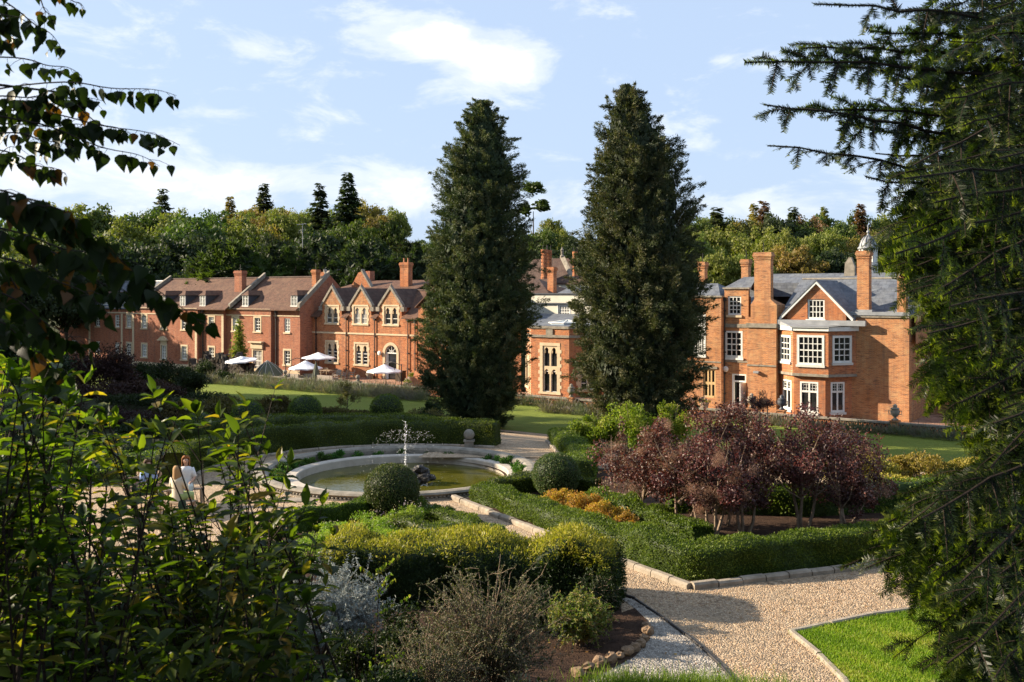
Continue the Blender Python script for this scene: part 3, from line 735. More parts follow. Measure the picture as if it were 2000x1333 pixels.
# ---- long left wing (stepped fronts W1..W4)
def left_wing():
    u0 = U(258, 73.0); b = Bld('brick_wing', u0, 73.0, 'long red brick wing with brown tiled roof, dormers and cream window surrounds')
    steps = [(73.0, U(258, 73.0), U(386, 73.0)), (73.5, None, U(437, 73.5)), (73.9, None, U(529, 73.9)), (74.3, None, U(586, 74.3))]
    wb = MB(); ZT = 4.15; prev = None; st = MB(); gut = MB(); frames = {}
    wins = {0: [(282, 1, 1), (320, 1, 2), (360, 1, 1)], 1: [(413, 1, 1)], 2: [(460, 1, 0), (503, 1, 3)], 3: [(561, 2, 1)]}
    uu = steps[0][1]
    for i, (v, a, e) in enumerate(steps):
        A = (uu, v); B_ = (e, v); ops = []; todo = []
        for (px, up, lo) in wins[i]:
            c = U(px, v)-uu; w = .48
            zt, zb = 3.16, 1.62
            ops.append((c-w, c+w, zb, zt)); todo.append((c, w, zb, zt, up, 1))
            if lo:
                zb2, zt2 = (-1.95, -.4) if lo == 1 else ((-2.05, -.40) if lo == 2 else (-2.9, -.5))
                w2 = w if lo < 3 else .75
                ops.append((c-w2, c+w2, zb2, zt2)); todo.append((c, w2, zb2, zt2, lo, 0))
        f, L = wallseg(wb, A, B_, -3.3, ZT, ops)
        frames[i] = (f, L)
        for (c, w, zb, zt, kind, upper) in todo:
            win(b, f, c-w, c+w, zb, zt, 2, 4, surr=(.2 if not (upper and kind == 2) else None), pane='curtain' if random.random() < .4 else 'glass', bar=.05, fw=.1)
            if not upper and kind == 2:      # curved pediment over the middle window
                pm = MB(); pts = [f(c-.85, .02, .28)]+[f(c-.85+1.7*k/10, .02, .30+.42*sin(pi*k/10)) for k in range(11)]
                d = f(0, .28, 0); d0 = f(0, .02, 0); pm.prism(pts, (d[0]-d0[0], d[1]-d0[1], 0)); pm.fbox(f, c-.95, c+.95, .02, .34, .18, .28)
                pm.fbox(f, c-.62, c+.62, .0, .05, -.18, .18); b.put('pediment', pm, 'stone')
            if not upper and kind == 3:
                pm = MB(); pm.fbox(f, c-1.15, c+1.15, .02, .45, .35, .52); pm.fbox(f, c-1.0, c+1.0, .02, .2, -.3, .35); b.put('door_hood', pm, 'stone')
        band(st, f, 0, L, 3.42, .12, .07); band(st, f, 0, L, ZT-.05, .16, .14)
        st.fbox(f, 0, L, -.02, .05, -3.3, -2.55)
        if i < 3:
            nv = steps[i+1][0]; wb.quad((e, v, -3.3), (e, nv, -3.3), (e, nv, ZT), (e, v, ZT))
        uu = e
    e = steps[-1][2]; vr = 78.6; zr = 7.75
    # right gable end and its parapet coping
    wb.poly([(e, 74.3, -3.3), (e, 83, -3.3), (e, 83, ZT+.3), (e, vr, zr+.35), (e, 74.3, ZT+.3)])
    wb.poly([(u0, 73, -3.3), (u0, 73, ZT), (u0, vr, zr), (u0, 83, ZT), (u0, 83, -3.3)])
    b.put('wall', wb, 'brick_red'); b.put('string_course', st, 'stone')
    f0, L0 = frames[0]; quoin(b, f0, .25, -3.1, 3.3); quoin(b, f0, L0-.3, -3.1, 3.3); f1, L1 = frames[1]; quoin(b, f1, L1-.2, -3.1, 3.3)
    usplit = U(450, 73.6)
    gable_roof(b, u0+.02, usplit, 73.0, vr, 84, ZT+.05, zr, over=.15); gable_roof(b, usplit, e-.02, 73.9, vr+.05, 84, ZT+.09, zr+.03, over=.15)
    c1 = coping(b, u0, 72.95, vr, ZT+.2, zr+.2); coping(b, usplit, 73.4, vr, ZT+.25, zr+.35); coping(b, e-.05, 74.1, vr, ZT+.35, zr+.45)
    pipe(b, frames[1][0], .45, -3, 4); pipe(b, frames[3][0], .5, -3, 4)
    for px, v in ((318, 73.4), (357, 73.4), (396, 73.4), (479.5, 74.2), (574.5, 74.25)):
        dormer(b, U(px, v), v, Z(px, 598, v), Z(px, 577, v), 1.0)
    chimney(b, U(264, 76), U(275, 76), 76, 76.7, 5.4, Z(273, 539, 76), 'brick_red')
    chimney(b, U(458, 76), U(472, 76), 76, 76.7, 5.6, Z(468, 529, 76), 'brick_red', aerial=True)
    chimney(b, U(613, 77.5), U(621, 77.5), 77.2, 77.8, 6.2, Z(620, 527, 77.5), 'brick', aerial=True)
    chimney(b, U(403, 83), U(415, 83), 83, 84, 5, Z(409, 533, 83)+.2, 'brick_red', cap=False)
    # slate roofed far section
    s = Bld('slate_wing', U(125, 73.6), 73.6, 'far red brick wing under a grey slate roof at the left end'); wb = MB(); v = 73.7
    A = (U(118, v), v); B_ = (u0-.03, v); ops = []
    for px in (144, 191, 229, 252): c = U(px, v)-A[0]; ops.append((c-.48, c+.48, 1.6, 3.15))
    ops += [(o[0], o[1], -1.95, -.4) for o in ops]
    f, L = wallseg(wb, A, B_, -3.3, ZT, ops); wb.quad((A[0], 84, -3.3), (A[0], v, -3.3), (A[0], v, ZT), (A[0], 84, ZT))
    s.put('wall', wb, 'brick_red')
    for i, o in enumerate(ops): win(s, f, *o, 2, 4, surr=.16 if i % 4 == 3 else None, pane='curtain' if i % 3 == 0 else 'glass', bar=.05, fw=.1)
    st = MB(); band(st, f, 0, L, 3.42); band(st, f, 0, L, ZT-.04, .16, .14); s.put('string_course', st, 'stone'); quoin(s, f, U(238, v)-A[0], -3.1, 3.3); quoin(s, f, U(175, v)-A[0], -3.1, 3.3)
    gable_roof(s, A[0], u0-.06, 73.7, 78.6, 84, ZT+.05, 7.5, 'slate', ridge='lead')
    for px in (207, 244): dormer(s, U(px, 74.1), 74.1, Z(px, 595, 74.1), Z(px, 578, 74.1), 1.0)
left_wing()

def flat_tower():
    v = 92; b = Bld('flat_roofed_block', U(526, v), v, 'flat-roofed brick storey with white panels above the tiled roof'); wb = MB(); f, L = wallseg(wb, (U(527, v), v), (U(622, v), v), 3, Z(560, 529, v))
    zt = Z(560, 529, v); A = (U(622, v), v); B_ = (U(682, v+1.5), v+1.5); f2, L2 = wallseg(wb, A, B_, 3, zt-.1)
    wb.poly([(f(0, 0, zt)), f(L, 0, zt), (A[0], v+8, zt), (f(0, 0, 0)[0], v+8, zt)]); b.put('wall', wb, 'brick')
    cp = MB(); cp.fbox(f, -.2, L+.2, -6, .2, zt, zt+.2); cp.fbox(f2, 0, L2+.2, -6, .2, zt-.1, zt+.1); b.put('roof', cp, 'offwhite')
    for ff, LL, ts in ((f, L, (.1, .36, .82)), (f2, L2, (.25, .55, .88))):
        for t in ts:
            pm = MB(); pm.fbox(ff, LL*t-.5, LL*t+.5, 0, .05, zt-1.6, zt-.2); b.put('window', pm, 'offwhite')
    b2 = Bld('low_flat_block', U(478, v), v, 'low flat brick parapet just left of the flat-roofed storey'); wb = MB(); zt = Z(500, 540, v); f, L = wallseg(wb, (U(479, v), v), (U(524, v), v), 3, zt); b2.put('wall', wb, 'brick_red'); cp = MB(); cp.fbox(f, -.1, L, -5, .15, zt, zt+.14); b2.put('coping', cp, 'stone_grey')
flat_tower()

# ---- gothic block
def gothic():
    v = 76.1; uL = U(583, v); uR = U(818, v); b = Bld('gothic_house', uL, v, 'orange brick house with three steep gabled gothic windows and arched door'); wb = MB(); ZT = 3.6
    A = (uL, v); ops = []; gab = []
    def T(px): return U(px, v)-uL
    for (a, c) in ((637.5, 660), (691, 717), (750.5, 776.5)): ops.append((T(a), T(c), 2.72, Z((a+c)/2, 599, v)))
    low = [(T(638), T(659), -1.55, .65), (T(694), T(718), -1.6, .55)]
    door = (T(752), T(775), -3.0, .55)
    f, L = wallseg(wb, A, (uR, v), -3.3, 2.6, low+[door])
    # wall band between 2.6 and the eaves broken by the gable fronts
    gaps = []
    for (a, m, c, ya) in ((627, 648.5, 669.5, 563), (682, 705, 727.5, 563.5), (739, 763, 787, 564)):
        gaps.append((T(a), T(m), T(c), Z(m, ya, v)))
    upper = [(o[0], o[1], 2.6, 9) for o in ops]
    # lower strip 2.6-3.6
    cuts = [0]+[x for o in ops for x in (o[0], o[1])]+[L]
    for i in range(0, len(cuts), 2): wb.quad(f(cuts[i], 0, 2.6), f(cuts[i+1], 0, 2.6), f(cuts[i+1], 0, ZT), f(cuts[i], 0, ZT))
    gm = MB()
    for (o, (a, m, c, zt)) in zip(ops, gaps):
        zf = 4.55; zw = o[3]
        wb.quad(f(a+.2, 0, ZT), f(o[0], 0, ZT), f(o[0], 0, zf), f(a+.2, 0, zf)); wb.quad(f(o[1], 0, ZT), f(c-.2, 0, ZT), f(c-.2, 0, zf), f(o[1], 0, zf))
        # cheeks and front triangle with diaper brick
        for q in (a+.2, c-.2): wb.quad(f(q, 0, ZT), f(q, -1.6, ZT), f(q, -1.6, zf), f(q, 0, zf))
        gm.poly([f(a+.1, 0, zf), f(o[0], 0, zf), f(o[0], 0, zw+.02), f(o[1], 0, zw+.02), f(o[1], 0, zf), f(c-.1, 0, zf), f(m, 0, zt-.15)])
    b.put('wall', wb, 'brick'); b.put('gable_wall', gm, 'brick_old')
    for (a, m, c, zt) in gaps:
        cp = MB(); w = .17; up = .16
        for (p, q) in (((a, 4.4), (m, zt)), ((c, 4.4), (m, zt))):
            cp.prism([f(p[0], .1, p[1]-.05), f(p[0], -.3, p[1]-.05), f(p[0], -.3, p[1]+.32), f(p[0], .1, p[1]+.32)], tuple(np.array(f(q[0], .1, q[1]))-np.array(f(p[0], .1, p[1]))))
        for q in (a, c): cp.fbox(f, q-.25, q+.25, -.3, .14, 4.05, 4.5)
        cp.tube([f(m, -.1, zt+.2), f(m, -.1, zt+.55)], [.12, .03], 6)
        g = b.put('gable_coping', cp, 'stone_grey')
        rf = MB(); e = 4.7
        rf.quad(f(a, -.2, 4.45), f(m, -.2, zt), f(m, -e, zt), f(a, -1.3, 4.45)); rf.quad(f(m, -.2, zt), f(c, -.2, 4.45), f(c, -1.3, 4.45), f(m, -e, zt)); b.put('dormer_roof', rf, 'tile_dark')
    for i, o in enumerate(ops):
        w = (o[1]-o[0]); m = (o[0]+o[1])/2; g = .1
        lancet_panel(b, f, *o, [(o[0]+.06, m-g), (m+g, o[1]-.06)], o[3]-.75, .62, surr=.2, bars=1, pane='curtain' if i == 1 else 'glass')
    for o in low:
        m = (o[0]+o[1])/2; lancet_panel(b, f, *o, [(o[0]+.06, m-.12), (m+.12, o[1]-.06)], o[3]-.75, .6, surr=.2, bars=3)
    # round headed door
    dm = MB(); a, c = door[0], door[1]; m = (a+c)/2; R = (c-a)/2; zs = door[3]-R
    dmf = MB(); n = 16
    for i in range(n):
        p, q = a+(c-a)*i/n, a+(c-a)*(i+1)/n; zp = zs+sqrt(max(0, R*R-(p-m)**2)); zq = zs+sqrt(max(0, R*R-(q-m)**2))
        dmf.hexa([f(p, .0, zp), f(q, .0, zq), f(q, -.2, zq), f(p, -.2, zp), f(p, .0, door[3]+.001), f(q, 0, door[3]+.001), f(q, -.2, door[3]+.001), f(p, -.2, door[3]+.001)])
    for i in range(n):
        t1, t2 = pi*i/n, pi*(i+1)/n; r1, r2 = R-.01, R+.3
        P4 = [(m+r*cos(t), zs+r*sin(t)) for t in (t1, t2) for r in (r1, r2)]
        dmf.hexa([f(P4[0][0], .05, P4[0][1]), f(P4[1][0], .05, P4[1][1]), f(P4[3][0], .05, P4[3][1]), f(P4[2][0], .05, P4[2][1])] + [f(P4[0][0], -.03, P4[0][1]), f(P4[1][0], -.03, P4[1][1]), f(P4[3][0], -.03, P4[3][1]), f(P4[2][0], -.03, P4[2][1])])
    dmf.fbox(f, a-.3, a+.01, -.2, .05, -3, zs); dmf.fbox(f, c-.01, c+.3, -.2, .05, -3, zs)
    d = b.put('door', dmf, 'stone'); fl = MB(); fl.fbox(f, a, c, -.2, -.08, zs-.06, zs+.06)
    for k in range(1, 4): t = pi*k/4; fl.tube([f(m, -.12, zs+.05), f(m+(R-.05)*cos(t), -.12, zs+(R-.05)*sin(t))], .03, 5)
    for k in range(10):
        t1, t2 = pi*k/10, pi*(k+1)/10; fl.tube([f(m+(R-.06)*cos(t1), -.12, zs+(R-.06)*sin(t1)), f(m+(R-.06)*cos(t2), -.12, zs+(R-.06)*sin(t2))], .05, 5)
        fl.tube([f(m+.3*cos(t1), -.12, zs+.3*sin(t1)), f(m+.3*cos(t2), -.12, zs+.3*sin(t2))], .025, 5)
    fl.fbox(f, a, a+.1, -.2, -.08, -3, zs); fl.fbox(f, c-.1, c, -.2, -.08, -3, zs); fl.fbox(f, a+.1, a+.32, -.7, -.16, -3, zs-.1)
    b.put('door_frame', fl, 'white', d); pm = MB(); pm.quad(f(a, -.19, -3), f(c, -.19, -3), f(c, -.19, zs+R), f(a, -.19, zs+R)); b.put('pane', pm, 'glass', d)
    st = MB(); band(st, f, .1, L, Z(700, 652, v), .18, .08); b.put('string_course', st, 'stone')
    # roofs and eaves
    rf = MB(); vr = v+4.0; zr = Z(720, 568, vr); sl = (zr-ZT)/(vr-v)
    for (p, q, ex) in ((.02, gaps[0][0]-.02, .3), (gaps[0][2]+.02, gaps[1][0]-.02, .3), (gaps[1][2]+.02, gaps[2][0]-.02, .3), (gaps[2][2]+.02, L-.02, .3)):
        rf.slab(f(p, ex, ZT-sl*ex), f(q, ex, ZT-sl*ex), f(q, -1.2, ZT+sl*1.2), f(p, -1.2, ZT+sl*1.2), .12)
    rf.slab(f(.02, -1.2, ZT+sl*1.2), f(L-.02, -1.2, ZT+sl*1.2), f(L-.02, -4.0, zr), f(.02, -4.0, zr), .12)
    o = b.put('roof', rf, 'tile'); rm = MB(); rm.tube([f(.05, -4, zr), f(L, -4, zr)], .12, 8); b.put('ridge_tiles', rm, 'tile_dark', o)
    # main roof behind with its ridge
    rb = MB(); v2 = v+4.2; v3 = v+9; z3 = Z(770, 548, v3); a2, c2 = U(711, v3), U(850, v3)
    rb.slab((a2-2.4, v2, zr-.3), (c2, v2, zr-.3), (c2, v3, z3), (a2, v3, z3), .15); rb.slab((c2, v3+5, zr), (a2, v3+5, zr), (a2, v3, z3), (c2, v3, z3), .15); b.put('roof', rb, 'tile')
    wl = MB(); wl.box((uL+.5, v2+.1, 2), (c2, v3+4, zr-.2)); b.put('rear_wall', wl, 'brick_red')
    # two parapet gables behind, seen end on
    for px, py, vg in ((632, 531, v+4.6), (706, 531, v+6.5)):
        gm = MB(); uc = U(px, vg); zt = Z(px, py, vg)
        gm.prism([(uc-1.6, vg, zt-3.4), (uc+1.9, vg, zt-3.4), (uc+1.9, vg, zt-2.5), (uc, vg, zt), (uc-.5, vg, zt-.1), (uc-1.6, vg, zt-1.6)], (0, .35, 0)); g = b.put('parapet_gable', gm, 'brick')
        cg = MB(); cg.prism([(uc, vg-.06, zt), (uc+2.0, vg-.06, zt-2.6), (uc+2.0, vg-.06, zt-2.3), (uc, vg-.06, zt+.3)], (0, .5, 0)); b.put('gable_coping', cg, 'stone_grey', g)
    for pa in (618.5, 677.5, 733, 798): pipe(b, f, T(pa), -3, ZT-.2)
    pipe(b, f, T(812), -3, 3.2)
    chimney(b, U(786, v+7), U(802, v+7), v+6.6, v+7.3, 5.5, Z(798, 513, v+7), 'brick', pots=2)
    chimney(b, U(719, v+9), U(727, v+9), v+8.6, v+9.4, 6.5, Z(723, 530, v+9), 'brick_red', cap=False)
    lm = MB(); lm.lathe([(.02, 0), (.2, .02), (.24, .12), (.2, .22), (.02, .24)], (0, 0, 0), 14); c = f(T(743.5), .2, -.33)
    lm2 = MB(); lm2.blob(c, (.26, .12, .26), 12, 8, 0); b.put('wall_lamp', lm2, 'white', smooth=True)
    # projecting block at the right of the gothic front, mostly behind the cypress
    vb = 73.0; wb = MB(); uA = U(817, vb); g, Lg = wallseg(wb, (uA, vb), (U(905, vb), vb), -3.3, Z(820, 598, vb)); wb.quad((uA, 83, -3.3), (uA, vb, -3.3), (uA, vb, Z(820, 598, vb)), (uA, 83, Z(820, 598, vb)))
    p = Bld('brick_cross_wing', uA, vb, 'projecting orange brick end beside the left cypress'); p.put('wall', wb, 'brick')
    zt = Z(820, 598, vb); rf = MB(); um = uA+3.5; rf.slab((uA-.3, vb-.2, zt-.1), (um, vb-.2, zt+3), (um, vb+11, zt+3), (uA-.3, vb+11, zt-.1), .12); rf.slab((um, vb-.2, zt+3), (uA+7.3, vb-.2, zt-.1), (uA+7.3, vb+11, zt-.1), (um, vb+11, zt+3), .12); p.put('roof', rf, 'tile')
    bt = MB(); bt.prism([(uA-.05, vb-1.1, -3.2), (uA-.05, vb-.02, -3.2), (uA-.05, vb-.02, -1.2), (uA-.05, vb-.5, -1.7)], (1.2, 0, 0)); p.put('buttress', bt, 'brick')
gothic()

def mast():
    v = 93; u = U(591, v); x, y = W(u, v); mb = MB(); zt = Z(591, 437, v); mb.tube([(0, 0, 6), (0, 0, zt)], [.07, .04], 6); mb.tube([(-.8, 0, zt-.2), (.5, 0, zt)], .035, 5); mb.tube([(-.5, 0, zt-1), (.3, 0, zt-.8)], .03, 5)
    for i in range(5): mb.tube([(-.7+.28*i, -.3, zt-.15), (-.7+.28*i, .3, zt-.15)], .02, 4)
    o = mb.build('aerial_mast', M['lead']); o.location = (x, y, 0); tag(o, 'tall thin aerial mast rising above the flat-roofed storey', 'aerial')
mast()

# ---- centre: octagonal bay hall, plaster storey, old dark roof with twisted chimneys
def centre():
    v = 71.7; a, c = U(1037, v), U(1111.5, v); zt = Z(1075, 639, v); zs = Z(1075, 657, v)
    b = Bld('bay_hall', a, v, 'orange brick octagonal bay with tall stone tracery window between the cypresses'); wb = MB()
    A0 = (a-2.3, v+2.3); A = (a, v); B_ = (c, v); B1 = (c+2.4, v+2.4); B2 = (c+2.4, v+8); A1 = (a-2.3, v+8)
    zw0, zw1 = Z(1074, 766, v), Z(1074, 676, v)
    t0, t1 = U(1060, v)-a, U(1088.5, v)-a
    ops = [(t0, t1, zw0, zw1)]
    f, L = wallseg(wb, A, B_, -3.3, zt-.15, ops)
    g, Lg = fr(A0, A); og = (.9, 2.25, -2.3, .2); wallseg(wb, A0, A, -3.3, zt-.15, [og])
    h, Lh = fr(B_, B1); oh = (1.0, 2.3, -2.3, zw1-1.6); wallseg(wb, B_, B1, -3.3, zt-.15, [oh])
    wallseg(wb, B1, B2, -3.3, zt-.15); wallseg(wb, A1, A0, -3.3, zt-.15)
    b.put('wall', wb, 'brick')
    w = t1-t0; m = (t0+t1)/2; zm = zw0+(zw1-zw0)*.47
    lancet_panel(b, f, t0, t1, zw0, zw1, [(t0+.07, m-.07), (m+.07, t1-.07)], zw1-.62, .5, surr=.3, bars=1, tier=(zm-.3, .4, zm+.35))
    for ff, o in ((g, og), (h, oh)):
        mm = (o[0]+o[1])/2; lancet_panel(b, ff, *o, [(o[0]+.07, mm-.07), (mm+.07, o[1]-.07)], o[3]-.6, .45, surr=.25, bars=2)
    st = MB()
    for ff, LL in ((g, Lg), (f, L), (h, Lh)):
        band(st, ff, -.05, LL+.05, zs, .22, .13); st.fbox(ff, -.08, LL+.08, -.35, .1, zt-.15, zt+.06); st.fbox(ff, 0, LL, 0, .07, -3.3, -2.95)
    st.fbox(f, L/2-.35, L/2+.35, 0, .1, zt-.95, zt-.2); b.put('string_course', st, 'stone_grey')
    # low slate roof and glass lantern
    rf = MB(); cu = (a+c)/2
    rf.slab((a-9, v+1.5, zt-.1), (c+5, v+1.5, zt-.1), (c+5, v+8, zt+.95), (a-9, v+8, zt+.95), .1); b.put('roof', rf, 'slate')
    gl = MB(); cv = v+4.2; ucl = U(1108, cv); n = 8; R = 1.7; za = zt+.25; zp = Z(1108, 625.5, cv)
    ring = [(ucl+R*cos(2*pi*i/n+.39), cv+R*sin(2*pi*i/n+.39)) for i in range(n)]
    for i in range(n): p, q = ring[i], ring[(i+1) % n]; gl.poly([(p[0], p[1], za), (q[0], q[1], za), (ucl, cv, zp)]); gl.quad((p[0], p[1], za-.4), (q[0], q[1], za-.4), (q[0], q[1], za), (p[0], p[1], za))
    lo = b.put('glass_lantern', gl, 'glass_roof'); gb = MB()
    for p in ring: gb.tube([(p[0], p[1], za), (ucl, cv, zp+.02)], .05, 5)
    gb.tube([(p[0], p[1], za) for p in ring+[ring[0]]], .06, 5); b.put('glazing_bars', gb, 'white', lo)
    wl = MB(); wallseg(wl, (a-9, v+1.6), (a-2.2, v+1.6), -3.3, zt-.12); wallseg(wl, (c+2.3, v+1.6), (U(1400, v+1.6), v+1.6), -3.3, zt-.12); b.put('side_wall', wl, 'brick')
    # plaster storey
    v2 = 80.0; p = Bld('plaster_storey', U(1040, v2), v2, 'cream rendered upper storey with one white sash behind the bay'); wb = MB(); A = (U(1020, v2), v2); B_ = (U(1180, v2), v2)
    z0, z1 = zt+.3, Z(1080, 575, v2); wo = (U(1090, v2)-A[0], U(1113, v2)-A[0], Z(1100, 618, v2), Z(1100, 597, v2))
    f, L = wallseg(wb, A, B_, z0-2, z1, [wo]); wb.quad((A[0], v2, z1), (B_[0], v2, z1), (B_[0], v2+6, z1), (A[0], v2+6, z1)); p.put('wall', wb, 'render')
    win(p, f, *wo, 4, 3, fw=.1, bar=.05, surr=.08, smat='white', pane='curtain')
    st = MB(); band(st, f, 0, L, Z(1080, 593, v2), .12, .2); st.fbox(f, 0, L, -.1, .15, z1, z1+.1); p.put('fascia', st, 'lead_dark')
    # old roofs behind
    v3 = 90.0; q = Bld('gabled_old_range', U(1045, v3), v3, 'dark tiled old range with a stone finial and twisted chimneys'); uL, uR = U(1010, v3), U(1150, v3)
    zr = Z(1095, 505, v3+3); z0 = Z(1095, 553, v3); wm = MB(); wallseg(wm, (uL, v3), (uR, v3), 1, z0); q.put('wall', wm, 'render')
    rf = MB(); ug = U(1108, v3+3); rf.slab((uL, v3-.2, z0), (uR, v3-.2, z0), (ug, v3+3.2, zr), (uL, v3+3.2, zr), .15); rf.slab((uR, v3+8, z0), (uL, v3+8, z0), (uL, v3+3.2, zr), (ug, v3+3.2, zr), .15); q.put('roof', rf, 'tile_dark')
    cg = MB(); ux = U(1098, v3+2); zx = Z(1098, 503, v3+2)
    cg.prism([(ux-.25, v3+1.9, zx), (ux+.25, v3+1.9, zx), (ux+2.9, v3+.2, z0), (ux+2.5, v3+.1, z0)], (0, .1, .22)); cg.lathe([(.2, 0), (.24, .15), (.13, .3), (.16, .7), (.22, .8), (.1, .95), (.02, 1.15)], (ux, v3+2, zx), 8); q.put('finial', cg, 'stone_grey')
    tn = MB(); tn.box((uL, v3-2, z0-2), (U(1073, v3-2), v3-1, Z(1060, 551, v3-2))); 
    def twisted(px0, px1, py0, py1, vv, off=0):
        uc = (U(px0, vv)+U(px1, vv))/2; R = (U(px1, vv)-U(px0, vv))/2*.9; zb, ztp = Z(px0, py1, vv), Z(px0, py0, vv); m = MB(); n = 16; rows = 40
        base = 0
        for i in range(rows+1):
            t = i/rows
            for k in range(n):
                th = 2*pi*k/n; rr = R*(1+.13*(1 if (k+int(t*rows*.8)) % 4 < 2 else -1)) if .08 < t < .88 else R*(1.18 if t >= .88 else 1.25)
                m.v.append((uc+rr*cos(th), vv+rr*sin(th), zb+(ztp-zb)*t))
        for i in range(rows):
            for k in range(n): aa = i*n+k; bb = i*n+(k+1) % n; m.f.append((aa, bb, bb+n, aa+n))
        m.f.append(tuple(rows*n+k for k in range(n))); o = q.put('chimney', m, 'brick', label='twisted brick chimney stack')
        r = MB(); r.tube([(uc-.2, vv, ztp), (uc-.2, vv, ztp+.5)], .03, 5); r.tube([(uc+.25, vv, ztp), (uc+.25, vv, ztp+.5)], .03, 5); q.put('lightning_rod', r, 'iron', o)
    twisted(1058, 1069, 488, 545, v3-1); twisted(1067, 1077, 489, 545, v3-.2); twisted(1119, 1127.5, 492, 540, v3-1)
    chimney(q, U(1073.5, 83), U(1085, 83), 82.6, 83.2, 4, Z(1080, 522, 83), 'brick', aerial=True)
    rf = MB(); rf.add([(U(1093, 82), 81.2, Z(1093, 575, 81)), (U(1150, 82), 81.2, Z(1093, 575, 81)), (U(1150, 82), 86, Z(1093, 575, 81)), (U(1093, 82), 86, Z(1093, 575, 81)), (U(1112, 83), 83.5, Z(1108, 559, 83)), (U(1150, 83), 83.5, Z(1108, 559, 83))], [(0, 1, 5, 4), (0, 4, 3), (3, 4, 5, 2)]); q.put('roof', rf, 'slate')
    rf = MB(); rf.add([(U(1036, 82), 81.5, Z(1050, 574, 81)), (U(1078, 82), 81.5, Z(1050, 574, 81)), (U(1078, 82), 87, Z(1050, 574, 81)), (U(1036, 82), 87, Z(1050, 574, 81)), (U(1045, 85), 85, Z(1050, 545, 85)), (U(1052, 85), 85, Z(1050, 545, 85))], [(0, 1, 5, 4), (0, 4, 3), (1, 2, 5)]); q.put('roof', rf, 'tile_dark')
centre()

